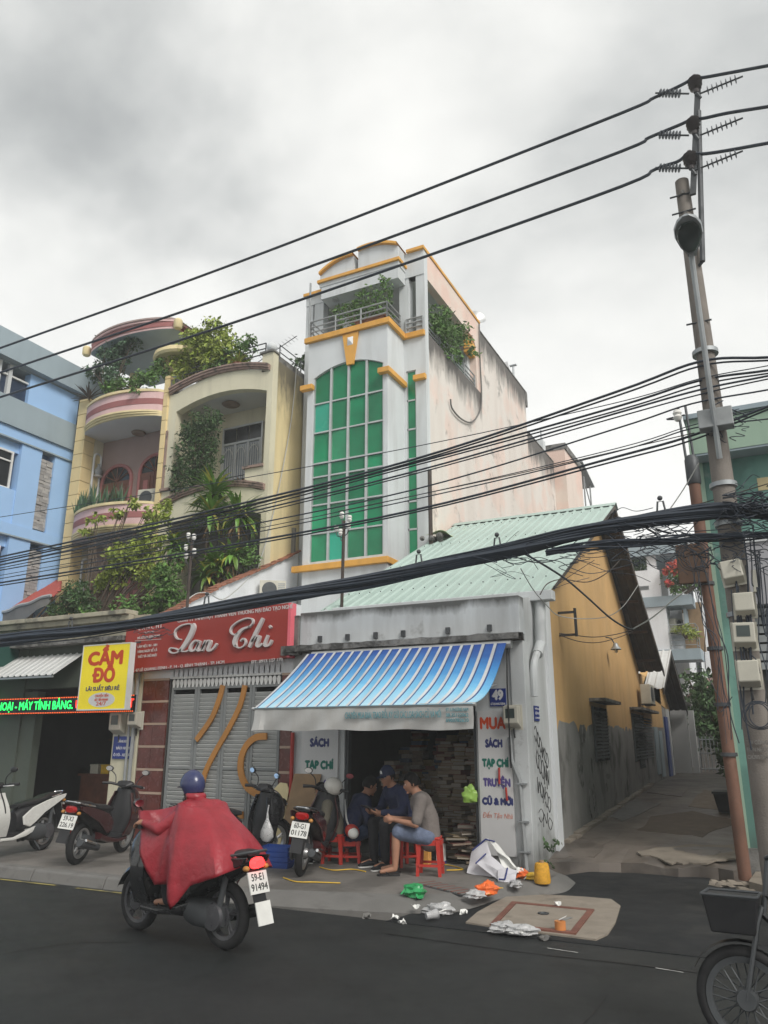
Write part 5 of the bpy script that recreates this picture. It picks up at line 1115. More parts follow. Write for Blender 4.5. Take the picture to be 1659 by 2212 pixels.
def dracaena(label, base, heads, n=42, l=.62):
    t = thing('dragon_plant', label, 'plant', base); st_ = MB(); lv = MB()
    for h in heads:
        st_.tube(smooth_path([base, Vector(base).lerp(Vector(h),.5)+Vector((U(-.05,.05),0,.05)), h], 4), .035, 6); rosette(lv, h, n, l, .095, el=(-.5,1.35), bend=(.5,1.5), mi=0, mi2=1, p2=.14)
        for k in range(9): strap_leaf(lv, Vector(h)-Vector((0,0,.18)), U(0,6.28), U(-1.1,-.5), l*.6, .05, .5, 2)
    st_.build('stem', M_bark, t, smooth=True); lv.build('leaves', [M_strap, M_strapy, M_deadleaf], t); return t
yd = YC-.15
def d2(x, y, Y): return f2(x, y, Y)
dracaena('tall dragon plant with drooping strap leaves before the cream house', (-11.7,13.7,3.9), [d2(400,1330,13.8), d2(380,1470,13.6), d2(560,1480,13.7)], 74, .80)
dracaena('dragon plant with yellowing leaves low beside the white yard wall', (-11.3,13.4,3.9), [d2(400,1790,13.3), d2(450,1830,13.4), d2(520,1740,13.5), d2(350,1880,13.2)], 48, .56)
dracaena('dragon plant with dark leaves between the yellow and cream houses', (-12.9,13.6,3.9), [d2(130,1660,13.6), d2(190,1720,13.7)], 44, .56)
shrub('front_bush', 'fine leaved green bush behind the yard wall beside the dragon plants', 'shrub', (-10.8,13.6,4.2), [(d2(620,1740,13.6),(.35,.3,.45))], 500, .08, M_leaf)
# ================================================================== yellow and pink house with curved balconies
yh = thing('curved_balcony_house', 'yellow and pink house with rounded striped balconies and roof canopy', 'house', (-15.2,YC,0))
def f1(x, y, Y=YC): return onY(*c1(x, y), Y)
LX0, LX1, RX0, RX1 = f1(375,2000).x, f1(440,1980).x+.02, f1(1010,1900).x-.10, f1(1010,1900).x+.06
ZT = f1(540,720).z+.1
# left pillar of stacked blocks, right pillar of narrow blocks
z = 3.7; i = 0
while z < ZT:
    h = min(.40, ZT-z); B('pillar_block', M_yellow, yh, (LX0,YC-.02,z+.007,LX1,YC+.35,z+h-.007), bevel=.008); B('pillar_block', M_yellow, yh, (RX0,YC-.06,z+.007,RX1,YC+.3,z+h-.007), bevel=.006); z += h
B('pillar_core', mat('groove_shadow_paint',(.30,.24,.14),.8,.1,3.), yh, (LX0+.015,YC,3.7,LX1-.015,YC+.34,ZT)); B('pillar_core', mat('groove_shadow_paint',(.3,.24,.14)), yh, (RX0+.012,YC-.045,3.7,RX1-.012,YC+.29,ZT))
bxl, bxr = LX1, RX0
def plan(t, bulge): 
    a = math.pi*t; return (bxl+(bxr-bxl)*t, YC-.02-bulge*math.sin(a)**.65)
def curved(name, m, z0, z1, bulge, parent=yh, depth=.1, n=28, back=None):
    ts = [i/n for i in range(n+1)]; P = [plan(t, bulge) for t in ts]; Q = [plan(t, max(.0,bulge-depth)) for t in ts]
    if back is not None: Q = [(p[0], back) for p in P]
    mb = MB(); mb.rings([[(x,y,z0) for x, y in P], [(x,y,z1) for x, y in P], [(x,y,z1) for x, y in Q], [(x,y,z0) for x, y in Q], [(x,y,z0) for x, y in P]], close=False)
    return mb.build(name, m, parent, smooth=True)
def balcony(ztop, hh, bulge, cornice=True):
    z1 = ztop; w_ = hh
    bc = curved('balcony_rim', M_ycorn, z1-.07, z1, bulge+.06, depth=.2)
    curved('balcony_band', M_pinkband, z1-.07-w_*.27, z1-.071, bulge); curved('balcony_band', M_redband, z1-.07-w_*.5, z1-.071-w_*.27, bulge+.012); curved('balcony_band', M_pinkband, z1-.07-w_*.74, z1-.071-w_*.5, bulge)
    zb_ = z1-.07-w_*.74
    curved('balcony_cornice', M_ycorn, zb_-.05, zb_-.001, bulge+.07, back=YC+.2); curved('balcony_cornice', M_ycorn, zb_-.10, zb_-.051, bulge+.03, back=YC+.2); curved('balcony_cornice', M_ycorn, zb_-.15, zb_-.101, bulge-.03, back=YC+.2)
    curved('balcony_underside', M_ceil, zb_-.16, zb_-.151, bulge-.08, back=YC+1.4)
    return zb_
zA1 = f1(1090,640).z; zA0 = f1(1090,835).z; zB1 = f1(1035,1375).z-.02; zB0 = zB1-(zA1-zA0)
b1 = balcony(zA1, (zA1-zA0)-.14, .48); b2 = balcony(zB1, (zA1-zA0)-.14, .48)
B('wall_base', M_ycorn, yh, (LX1,YC+.0,3.7,RX0,YC+.2,4.05))
YK2 = onX(*c1(690,1000), LX1).y
B('loggia_back_wall', M_brownwall, yh, (LX1-.3,YK2,3.7,RX1,YK2+.2,ZT)); B('loggia_left_wall', M_cream, yh, (LX1-.25,YC+.36,3.7,LX1-.002,YK2,ZT)); B('loggia_right_wall', M_cream, yh, (RX0+.05,YC+.31,3.7,RX1,YK2,ZT))
B('floor_slab', M_ceil, yh, (LX1,YC+.2,zB1-.75,RX0,YK2,zB1-.6), (LX1,YC+.2,zA1-.75,RX0,YK2,zA1-.6)); B('party_wall', M_yellow, yh, (LX0+.01,YC+.36,0,LX0+.2,22,ZT)); B('roof_slab', M_ceil, yh, (LX0+.2,YK2+.2,ZT-.8,RX1,22,ZT-.6))
B('party_wall', M_cream, yh, (RX1-.2,YK2+.2,0,RX1,22,ZT-.2))
MB().lathe([(0,0),(.17,0),(.2,-.03),(.17,-.07),(0,-.08)], (-15.0,YC+.5,b1-.155), n=16).build('ceiling_lamp', mat('brown_lamp_shade',(1,1,1)), yh, smooth=True)
# niches with a vase on the left inner wall
def niche(y0, y1, z0, z1):
    n = 10; xx = LX1+.004; yc = (y0+y1)/2; ry = (y1-y0)/2; zs2 = z1-ry
    outl = [(y0,z0),(y1,z0),(y1,zs2)] + [(yc+ry*math.cos(math.pi*i/n), zs2+ry*math.sin(math.pi*i/n)) for i in range(1,n)] + [(y0,zs2)]
    nb = MB().prism([(xx,y,z) for y, z in outl], (.006,0,0)).build('niche', M_ycorn, yh)
    MB().tube([(xx+.02,y,z) for y, z in outl[1:] + [outl[0]]], .03, 6).build('niche_frame', M_white, nb)
    MB().lathe([(.05,0),(.1,.06),(.11,.14),(.05,.24),(.03,.3),(.05,.33)], (xx+.1,yc,z0+(z1-z0)*.5), n=12).build('vase', M_rail, nb, smooth=True)
    MB().lathe([(.09,0),(.12,.03),(.0,.035)], (xx+.1,yc,z0+(z1-z0)*.5-.04), n=12).build('vase_shelf', M_white, nb)
def nz_(x, y): p = onX(*c1(x, y), LX1); return p
nA, nB2 = nz_(575,1340), nz_(660,1090); niche(YC+.38, YK2-.06, max(zB1-.3,nA.z), nB2.z+.1); niche(YC+.38, YK2-.06, 4.3, b2-.5)
# arched wooden doors at the back of each loggia
def arched_door(x0, x1, z0, z1):
    n = 12; xc = (x0+x1)/2; rx = (x1-x0)/2; zs2 = z1-rx*.85; y = YK2-.03
    arc = [(xc+rx*math.cos(math.pi*i/n), zs2+rx*.85*math.sin(math.pi*i/n)) for i in range(n+1)]
    d = MB().tube([(x1,y,z0)] + [(x,y,z) for x, z in arc] + [(x0,y,z0)], .055, 6).build('door', M_redband, yh)
    MB().prism([(x0,y+.02,zs2),(x1,y+.02,zs2)] + [(x,y+.02,z) for x, z in arc[1:-1]], (0,.02,0)).build('fanlight', M_blackglass, d)
    for a in (30,60,90,120,150): MB().tube([(xc,y,zs2),(xc+rx*math.cos(R(a)),y,zs2+rx*.85*math.sin(R(a)))], .018, 4).build('fan_bar', M_wood, d)
    for k in range(2):
        a, b = (x0+.04, xc-.01) if k == 0 else (xc+.01, x1-.04); lf_ = B('leaf', M_wood, d, (a,y-.02,z0,b,y+.03,zs2-.02)); w_ = b-a
        B('panel', M_wood, lf_, (a+w_*.18,y-.045,z0+.12,b-w_*.18,y-.021,z0+(zs2-z0)*.4), (a+w_*.22,y-.045,z0+(zs2-z0)*.5,b-w_*.22,y-.021,zs2-.12), bevel=.012)
        B('panel', M_redband, lf_, (a+w_*.34,y-.055,z0+(zs2-z0)*.58,b-w_*.34,y-.046,zs2-.25), bevel=.006)
for zf, zh in ((zB1-.6, None), (3.85, None)):
    xa, xb = f1(690,1200,YK2).x, f1(880,1200,YK2).x; w2 = xb-xa
    arched_door(xa, xb, zf, zf+2.15); arched_door(xb+.3, xb+.3+w2, zf, zf+2.25)
# roof canopy: curved, banded, with scrolled ends
zc0 = f1(1190,190).z-.1
def bigplan(t, bulge, x0=LX0+.1, x1=RX1-.05): a = math.pi*t; return (x0+(x1-x0)*t, YC+.1-bulge*math.sin(a)**.6)
def canopy(name, m, z0, z1, bulge, n=32, back=YC+2.5):
    P = [bigplan(i/n, bulge) for i in range(n+1)]; Q = [(p[0], back) for p in P]
    return MB().rings([[(x,y,z0) for x, y in P], [(x,y,z1) for x, y in P], [(x,y,z1) for x, y in Q], [(x,y,z0) for x, y in Q], [(x,y,z0) for x, y in P]], close=False).build(name, m, yh, smooth=True)
canopy('canopy_underside', M_bluegrey, zc0-.01, zc0, .38); canopy('canopy_band', M_pinkband, zc0+.001, zc0+.06, .40); canopy('canopy_band', M_redband, zc0+.061, zc0+.22, .43); canopy('canopy_rim', M_pinkband, zc0+.221, zc0+.28, .49); canopy('canopy_rim', mat('mauve_rim_paint',(.34,.26,.24),.7,.1,3.), zc0+.281, zc0+.33, .53)
for x in (LX0-.05, RX1+.02): MB().lathe([(.0,0),(.09,.0),(.12,.04),(.12,.24),(.08,.29),(0,.3)], (x,YC+.06,zc0-.02), n=16).build('canopy_scroll', M_ycorn, yh, smooth=True)
for (x, y) in ((LX0+.3,YC+1.6),(RX1-.2,YC+1.6)): MB().tube([(x,y,ZT-.5),(x,y,zc0)], .11, 10).build('canopy_column', M_ycorn, yh, smooth=True)
# second small round canopy at the right over the terrace
q = f1(1040,415); MB().lathe([(.0,-.06),(.75,-.06),(.8,.0),(.78,.12),(.66,.16),(0,.17)], (q.x+.5,YC+.5,q.z-.05), n=24).build('round_lamp_canopy', M_ycorn, yh, smooth=True)
# scalloped wire trellis at the left of the terrace
mb = MB()
for i in range(4): mb.tube([(LX0+.15,YC+.2+.1*k,zc0-.1-.55*i*.3-.22*math.sin(k*.9)) for k in range(7)], .012, 4)
mb.build('trellis', M_rail, yh)
ac_unit('white air conditioner on the middle balcony of the yellow house', RX0-.42, YC+.25, zB1-.02, R(10), .85)
ac_unit('white air conditioner among the plants on the lowest ledge of the yellow house', f1(745,2060,YC-.3).x, YC-.6, 3.95, R(8), 1.0)
# planting
def pf(x, y, Y): return f1(x, y, Y)
shrub('terrace_shrub', 'bushy dark shrub on the top terrace under the curved roof canopy', 'shrub', (-15.6,YC-.1,zA1), [(pf(640,520,YC-.1),(.35,.3,.3)),(pf(760,420,YC),(.45,.4,.6)),(pf(850,330,YC),(.45,.3,.3)),(pf(700,340,YC+.2),(.35,.3,.4)),(pf(740,560,YC-.2),(.3,.3,.4))], 3000, .1, M_leafb)
shrub('terrace_greenery', 'low mixed greenery along the rim of the top yellow balcony', 'shrub', (-14.6,YC-.2,zA1), [(pf(800,600,YC-.35),(.5,.2,.22)),(pf(960,560,YC-.3),(.5,.2,.3)),(pf(1060,500,YC-.1),(.3,.2,.35)),(pf(700,620,YC-.4),(.25,.15,.15)),(pf(900,640,YC-.5),(.15,.1,.2))], 2300, .08, M_leaf)
t = thing('aloe_plant', 'spiky reddish plant leaning out at the left end of the top yellow balcony', 'plant', tuple(pf(590,700,YC-.1))); mb = MB(); rosette(mb, pf(590,690,YC-.1), 24, .55, .07, el=(-.1,1.2), bend=(-.1,.5)); mb.build('leaves', mat('bronze_leaf',(.085,.06,.045),.5,.2,3.,island=.35), t)
t = thing('snake_plants', 'row of upright snake plants along the middle yellow balcony', 'plant', (-15.2,YC-.3,zB1)); mb = MB()
for i in range(75):
    tt = U(.03,.72); x, y = plan(tt, .38); strap_leaf(mb, (x,y,zB1-.12), U(0,6.28), U(1.2,1.55), U(.45,.8), .07, U(-.1,.15), 0, 3)
mb.build('leaves', M_leafb, t)
shrub('climbing_tree', 'sprawling yellow green climber across the lower floors of the yellow house', 'tree', (-14.2,12.9,3.8), [(pf(850,1720,13.0),(.65,.35,.35)),(pf(1000,1640,13.1),(.45,.3,.4)),(pf(800,1830,13.0),(.5,.3,.4)),(pf(700,1900,13.0),(.35,.25,.25)),(pf(900,1390,13.4),(.3,.25,.15)),(pf(1000,1480,13.4),(.25,.25,.3)),(pf(800,1450,13.3),(.4,.2,.12)),(pf(640,1490,13.3),(.3,.2,.15)),(pf(590,1570,13.3),(.25,.2,.15)),(pf(1090,1450,13.4),(.25,.25,.35)),(pf(1000,1850,13.0),(.35,.3,.4))], 5200, .1, M_leafy, stem=.03)
shrub('ledge_tree', 'bright green small tree above the shop ledge between the two houses', 'tree', (-13.2,12.4,3.9), [(pf(1080,1900,12.6),(.4,.35,.4)),(pf(1120,2010,12.5),(.45,.3,.35)),(pf(1040,2060,12.5),(.35,.3,.3)),(pf(1130,1780,12.8),(.3,.3,.35))], 2300, .09, M_leaf, stem=.03)
shrub('ledge_bush', 'rounded grey green bush at the left end of the shop ledge', 'shrub', (-14.8,11.6,3.75), [(pf(440,2070,11.8),(.45,.4,.4)),(pf(540,2040,11.8),(.4,.4,.45)),(pf(500,1960,11.9),(.3,.3,.25)),(pf(370,2130,11.6),(.3,.3,.2))], 2600, .075, M_leafd)
shrub('ledge_greens', 'small leafy plants around the lower air conditioner on the ledge', 'shrub', (-13.4,11.8,3.75), [(pf(620,2120,11.7),(.3,.25,.15)),(pf(830,2060,11.7),(.35,.25,.25)),(pf(900,2100,11.6),(.3,.2,.18))], 700, .08, M_leaf)
# ================================================================== low house with the red tiled roof
rh = thing('red_roof_house', 'low house with red tiled roof and sagging tarpaulin at the far left', 'house', (-18.5,13.5,0))
cTL, cTR, cBL, cBR = f1(-160,2060,14.9), f1(385,1880,14.9), f1(-160,2190,13.0), f1(368,2002,13.0)
cTR = Vector((cTR.x,cTR.y,cTR.z)); 
def rp2(u, v): return cBL.lerp(cBR,u).lerp(cTL.lerp(cTR,u),v)
MB().sheet(lambda u, v: rp2(u,v)-Vector((0,0,.05)), 4, 3, (0,0,-.06)).build('roof_deck', M_darkwood, rh)
tm = MB().rings([[(-.5,-.5,0),(-.3,-.5,.04),(0,-.5,.055),(.3,-.5,.04),(.5,-.5,0)],[(-.5,.5,.0),(-.3,.5,.03),(0,.5,.045),(.3,.5,.03),(.5,.5,.0)],[(-.5,.5,-.02),(-.3,.5,-.0),(0,.5,.01),(.3,.5,-.0),(.5,.5,-.02)],[(-.5,-.5,-.02),(-.3,-.5,.01),(0,-.5,.02),(.3,-.5,.01),(.5,-.5,-.02)],[(-.5,-.5,0),(-.3,-.5,.04),(0,-.5,.055),(.3,-.5,.04),(.5,-.5,0)]], close=False).mesh('roof_tile', M_tile)
nc, nr = 24, 9; ex = (cBR-cBL); ey = (cTL-cBL); rotm = Matrix((ex.normalized(), (ey-ex*(ey.dot(ex)/ex.length_squared)).normalized(), ex.cross(ey).normalized())).transposed().to_euler()
for j in range(nr):
    for i in range(nc):
        p = rp2((i+.5)/nc, (j+.5)/nr)+Vector((0,0,.01+.006*(j % 2))); piece('roof_tile', tm, rh, p, rotm, (ex.length/nc*1.02, ey.length/nr*1.15, 1))
B('wall', mat('peach_wall_paint',(.62,.42,.27),.8,.08,1.5,streak=.4,sc=(.4,.28,.18)), rh, (-22,14.0,0,LX0-.05,14.2,cBL.z+.3))
def trp(u, v): a = cBL.lerp(cBR,u)+Vector((0,-.12,-.02)); return a + Vector((0,-.05*math.sin(u*9)*v, -(.28+.16*math.sin(u*3.1+.5))*v+.02*math.sin(u*23)))
MB().sheet(trp, 30, 5, (0,.006,0)).build('tarpaulin', M_darktarp, rh, smooth=True); MB().tube([trp(i/20,.0)+Vector((0,-.01,.02)) for i in range(21)], .04, 6).build('tarpaulin_edge', M_tarpw, rh)
for x in (f1(205,2190,13.0), f1(265,2180,13.0)): MB().tube([(x.x,13.0,x.z-.4),(x.x+.02,13.0,x.z+.1)], .025, 6).build('prop', M_darkwood, rh)
# ================================================================== blue building
XB = -17.2
bb = thing('blue_building', 'pale blue modern building with grey parapets and stone clad strips', 'building', (XB,13.0,0))
def h1(x, y): return onX(*c1(x, y), XB)
zt_, zb1, zb0 = h1(0,235).z, (h1(0,670).z+h1(490,860).z)/2, h1(0,850).z; Y0b = 5.5; Y1b = 15.2
def xb(name, m, y0, y1, z0, z1, off=0., th=.25, parent=bb): return B(name, m, parent, (XB-th+off,y0,z0,XB+off,y1,z1))
xb('parapet_band', M_bluegrey, Y0b, Y1b, zb0, zb1, .10); xb('roof_band', M_bluegrey, Y0b, Y1b+.4, zt_-.75, zt_, .22, .6); xb('roof_soffit', M_bluegrey, Y0b, Y1b+.4, zt_-.79, zt_-.751, -.02, 3.0)
# top storey: piers and dark openings
y_w0, y_w1, y_p1 = h1(75,560).y, h1(205,560).y, h1(525,700).y
xb('pier', M_blue, y_w1, y_p1, zb1, zt_-.79); xb('pier', M_blue, Y0b, y_w0-1.6, zb1, zt_-.79)
for y in (y_w0-.02, y_w0-.35, y_w0-.95, y_w0-1.4): xb('post', M_greywall, y-.05, y+.05, zb1, zt_-.79, -.02, .1)
tw = xb('top_window', M_navyglass, y_w0-1.6, y_w1, zb1, zt_-1.1, -.12, .05); xb('head_rail', M_gatewhite, y_w0-1.6, y_w1, zt_-1.1, zt_-1.05, -.06, .08)
xb('stair_wall', M_navyglass, y_p1, Y1b, zb1, zt_-.79, -.3, .1)
# storeys below the parapet
fl = [(h1(0,850).z, h1(0,850).z-2.83)]
def storey(zt2, zb2, upper):
    zh = zt2-.32; ywr = h1(125,1000).y
    xb('frieze', M_blue, Y0b, Y1b, zh+.03, zt2-.001, .03); xb('string_course', M_bluegrey, Y0b, Y1b, zh-.01, zh+.029, .05)
    ys1, ys2, ye = h1(280,1075).y, h1(365,1105).y, h1(472,1100).y
    xb('pier', M_blue, ywr+.12, ys1, zb2, zh-.011); xb('pier', M_blue, ys2, ye+.6, zb2, zh-.011); 
    wz1, wz0 = zh-.28, zh-1.32
    xb('spandrel', M_blue, Y0b, ywr+.12, zb2, wz0-.001, -.03); xb('lintel', M_blue, Y0b, ywr+.12, wz1+.001, zh-.011, -.12)
    for k in range(4):
        y1_ = ywr-.02-k*1.15; y0_ = y1_-1.05
        Wn = xb('window', M_gatewhite, y0_, y0_+.05, wz0, wz1, -.1, .06); xb('frame', M_gatewhite, y1_-.05, y1_, wz0, wz1, -.1, .06, Wn); xb('frame', M_gatewhite, y0_+.05, y1_-.05, wz1-.05, wz1, -.1, .06, Wn); xb('frame', M_gatewhite, y0_+.05, y1_-.05, wz0, wz0+.05, -.1, .06, Wn); xb('frame', M_gatewhite, (y0_+y1_)/2-.04, (y0_+y1_)/2+.04, wz0+.05, wz1-.05, -.1, .06, Wn)
        xb('frame', M_gatewhite, y0_+.05, y1_-.05, wz1-.3, wz1-.26, -.1, .06, Wn); xb('pane', M_blackglass, y0_+.05, y1_-.05, wz0+.05, wz1-.05, -.14, .02, Wn)
    # stone cladding laid stone by stone
    zs0, zs1 = zb2+.05, zh-.2; pn = xb('cladding_bed', M_mould, ys1+.001, ys2-.001, zb2, zs1, -.12, .1)
    nrow = int((zs1-zs0)/.085); stn = [MB().box(-.5,-.5,-.5,.5,.5,.5).mesh('stone', m) for m in (M_stone, M_stone2)] if 'stn' not in globals() else globals()['stn']
    globals()['stn'] = stn; rr = random.Random(int(zb2*10))
    for j in range(nrow):
        y = ys1; z_m = zs0+(j+.5)*(zs1-zs0)/nrow
        while y < ys2-.02:
            l = min(rr.uniform(.12,.26), ys2-y)
            if l > .03: piece('stone', rr.choice(stn), pn, (XB-.1+rr.uniform(0,.03), y+l/2, z_m), (0,0,0), (.08, l-.006, (zs1-zs0)/nrow-.006))
            y += l
storey(zb0, zb0-2.55, True); storey(zb0-2.55, zb0-5.1, False)
xb('lower_wall', M_blue, Y0b, Y1b, 0, zb0-5.1, -.01); B('body', M_blue, bb, (XB-6,Y0b,0,XB-.4,Y1b,zb0)); B('body', M_navyglass, bb, (XB-6,Y0b,zb1,XB-1.2,Y1b,zt_-.79))
# ================================================================== down the alley
an_ = thing('annex_house', 'small house behind the bookshop with white ribbed lean-to roof', 'house', (-3.6,26,0))
def xa(x, y, X): return onX(*a2(x, y), X)
XN = -3.40
B('wall', M_ochre, an_, (XN-3,22.55,2.0,XN,26.2,3.4)); B('dado', M_greydado, an_, (XN-3,22.551,0,XN+.008,26.19,2.0))
pR = [xa(165,975,-3.0), xa(265,915,-3.0), xa(215,1165,-3.0)]
def rf(x, v): return Vector((x, 23.2+3.2*v, 3.05+1.15*v)) if True else None
ribbed('roof_sheet', M_roofwhite, -6.5, -2.85, lambda x, v: Vector((x, 22.9+2.6*v, 3.0+1.3*v)), pitch=.22, h=.03, parent=an_)
ribbed('roof_sheet', M_roofunder, -6.5, -2.85, lambda x, v: Vector((x, 25.5+3.0*v, 4.3-1.7*v)), pitch=.22, h=.03, parent=an_)
MB().prism([(-2.86,22.9,2.96),(-2.86,25.5,4.26),(-2.86,28.5,2.56),(-2.86,28.5,2.45),(-2.86,25.5,4.12),(-2.86,22.9,2.84)], (-.03,0,0)).build('verge_board', M_roofunder, an_)
MB().prism([(XN,22.6,3.0),(XN,25.5,4.2),(XN,28.2,2.6),(XN,28.2,0),(XN,26.201,0),(XN,26.201,3.39),(XN,22.6,3.39)][:3] + [(XN,28.2,2.55),(XN,22.6,2.95)], (-.2,0,0)).build('gable', M_ochre, an_)
B('rear_wall', M_greydado, an_, (XN-3,26.2,0,XN-.02,28.3,2.8))
B('blue_door', mat('deep_blue_door',(.02,.045,.2),.5,.1,3.), an_, (XN-.019,26.6,.5,XN+.03,27.2,2.35)); B('door_post', M_gatewhite, an_, (XN-.019,27.25,.5,XN+.06,27.4,2.6))
for (y, z) in ((24.0,1.1),(24.9,1.0)): B('plank', M_bluegrey, an_, (XN+.009,y,z-.4,XN+.04,y+.6,z+.9))
ac = ac_unit('air conditioner hung on the ochre alley wall under the far eave', XA(22.0)+.24, 22.0, 2.55, R(90), .9)
gp_ = thing('gate_pier', 'pale rendered gate pier with sloping cap at the end of the alley', 'gate pier', (-3.4,29,.6)); B('pier', M_ceil, gp_, (-3.75,28.6,.4,-2.95,28.95,2.75)); MB().prism([(-3.85,28.5,2.75),(-2.75,28.5,2.75),(-2.75,28.5,2.82),(-3.3,28.5,3.05),(-3.85,28.5,2.9)], (0,.6,0)).build('cap', M_mould, gp_); B('jamb', M_ceil, gp_, (-2.9,28.7,.4,-2.72,28.9,2.6))
ag = thing('alley_gate', 'low barred metal gate in the shade at the alley end', 'gate', (-2.0,29.2,.6))
for i in range(16): MB().tube([(-2.7+i*.12,29.2,.6),(-2.7+i*.12,29.2,1.75)], .018, 5).build('bar', M_steel, ag)
for z in (.7,1.2,1.65): MB().tube([(-2.72,29.2,z),(-.8,29.2,z)], .02, 5).build('rail', M_steel, ag)
shrub('alley_tree', 'dark leafy tree overhanging the end of the alley', 'tree', (-1.9,31.5,.6), [((-2.6,31,3.3),(.9,1.2,1.0)),((-1.6,31.5,2.7),(1.2,1.2,1.0)),((-1.9,30.6,1.9),(1.0,.8,.9)),((-2.5,30.5,2.4),(.6,.6,.7)),((-1.2,30.8,1.4),(.6,.6,.7))], 4200, .2, M_leafd, stem=.12)
shrub('alley_shrub', 'green shrub hugging the right side of the alley by the dark pot', 'shrub', (-1.05,17.5,.35), [((-1.05,17.8,1.3),(.28,.6,.55)),((-.95,17.2,.8),(.25,.5,.4)),((-1.15,18.6,1.9),(.25,.5,.4))], 1100, .12, M_leafd, stem=.03)
t = thing('plant_pot', 'square black planter at the right side of the alley', 'pot', (-1.1,16.6,.35)); MB().rings([[(-1.3,16.4,.36),(-.9,16.4,.36),(-.9,16.9,.36),(-1.3,16.9,.36)],[(-1.36,16.34,.68),(-.84,16.34,.68),(-.84,16.96,.68),(-1.36,16.96,.68)]]).build('body', M_black, t); B('rim', M_black, t, (-1.38,16.32,.68,-.82,16.98,.72))
# flowering creeper with white blossom at the alley end
t = shrub('white_flower_bush', 'bush with white blossoms by the neighbouring wall at the alley end', 'shrub', (-1.2,27.0,.6), [((-1.45,27.5,3.5),(.35,.5,.5)),((-1.0,27,3.0),(.4,.5,.5))], 600, .16, M_leaf, stem=.06)
leaf_cloud(MB(), [((-1.35,27.2,3.4),(.3,.4,.35)),((-.85,26.8,2.7),(.2,.3,.3))], 220, .13).build('blossom', M_petalw, t)
# white modern house behind
YW = 33.0
mh = thing('white_balcony_house', 'white modern house with blue grey balconies and a bougainvillea', 'house', (-4,YW,0))
def k2(x, y, Y=YW): return onY(*a2(x, y), Y)
zr0, zr1 = k2(100,215).z, k2(100,160).z
xl_, xm, xr = k2(20,600).x-.6, k2(268,700).x, k2(480,700).x
B('roof_slab', M_bluegrey, mh, (xl_,YW-1.4,zr0+.2,xr-.1,YW+6,zr0+.7)); zf2, zf1 = k2(150,490).z, k2(250,870).z
B('balcony_slab', M_bluegrey, mh, (xl_,YW-1.3,zf2-.25,xr-.1,YW,zf2+.15)); B('balcony_slab', M_bluegrey, mh, (xl_,YW-1.3,zf1-.2,xr,YW,zf1+.22)); B('wall', M_white, mh, (xl_,YW,0,xm,YW+6,zf2-.25)); B('wall', M_white, mh, (xm,YW+.2,0,xr-.6,YW+6,zr0+.2)); B('wall', M_ceil, mh, (xl_,YW+1.6,zf2+.15,xm,YW+6,zr0+.2))
B('front_panel', M_white, mh, (xl_,YW-1.2,zf1+.22,xm,YW-.01,zf2-.25)); B('parapet', M_white, mh, (xl_,YW-1.25,zf2+.15,xm-.1,YW-1.1,zf2+.45), (xl_,YW-1.25,zf2+.62,xm-.1,YW-1.1,zf2+1.25), (xm-.55,YW-1.25,zf2+.45,xm-.1,YW-1.1,zf2+.62)); B('column', M_white, mh, (xm-.55,YW-1.2,zf2+1.25,xm-.2,YW-.9,zr0+.2))
for i in range(6): B('pergola_slat', M_white, mh, (xl_+.2,YW-1.0+.2*i,zr0-.2,xm-.6,YW-.9+.2*i,zr0-.1))
dr_ = B('door', M_cardboard, mh, (xm+.45,YW+.15,zf1+.22,xm+1.2,YW+.199,zf1+2.2)); B('side_window', M_bluegrey, mh, (xr-.5,YW-.9,zf1+.9,xr-.42,YW+.5,zf2-.3)); B('window_frame', M_gatewhite, mh, (xr-.56,YW-.8,zf1+1.0,xr-.51,YW-.72,zf2-.5), (xr-.56,YW-.1,zf1+1.0,xr-.51,YW-.02,zf2-.5))
railing(mh, [(xm+.05,YW-1.2),(xr-.1,YW-1.2),(xr-.1,YW-.1)], zf1+.22, (.15,.35,.55,.75,.95), .8, .02, M_rail)
MB().ball((xm+.9,YW-.8,zr0-.25), .16, 12, 8).build('globe_lamp', mat('globe_lamp_glass',(.8,.8,.76),.3,.02,1.), mh, smooth=True)
ac_unit('air conditioner on the upper wall of the white modern house', xm+.25, YW-.2, zf2-1.2, R(70), 1.0)
t = shrub('bougainvillea', 'coral flowering bougainvillea on the white house balcony', 'shrub', (xm+.8,YW-1.2,zf2+.2), [((xm+.9,YW-1.3,zf2+.9),(1.0,.5,.55)),((xm+1.5,YW-1.2,zf2+.6),(.5,.4,.6)),((xm+.4,YW-1.3,zf2+.5),(.4,.3,.4))], 1100, .16, M_leaf, stem=.05); leaf_cloud(MB(), [((xm+.9,YW-1.5,zf2+1.15),(.9,.4,.4)),((xm+.1,YW-1.45,zf2+.7),(.25,.2,.3))], 700, .15, aspect=.8).build('flowers', M_petal, t)
shrub('balcony_fern', 'trailing grassy plant on the lower balcony of the white house', 'plant', (xr-.5,YW-1.2,zf1+.6), [((xr-.5,YW-1.3,zf1+1.1),(.6,.3,.25)),((xr-.3,YW-1.3,zf1+.8),(.3,.3,.35))], 450, .16, M_leafy, aspect=.2)
shrub('balcony_pots', 'dark potted plants along the top balcony of the white house', 'plant', (xl_+.9,YW-1.0,zf2+.6), [((xl_+.9,YW-1.0,zf2+1.6),(.9,.25,.4))], 400, .16, M_leafd)
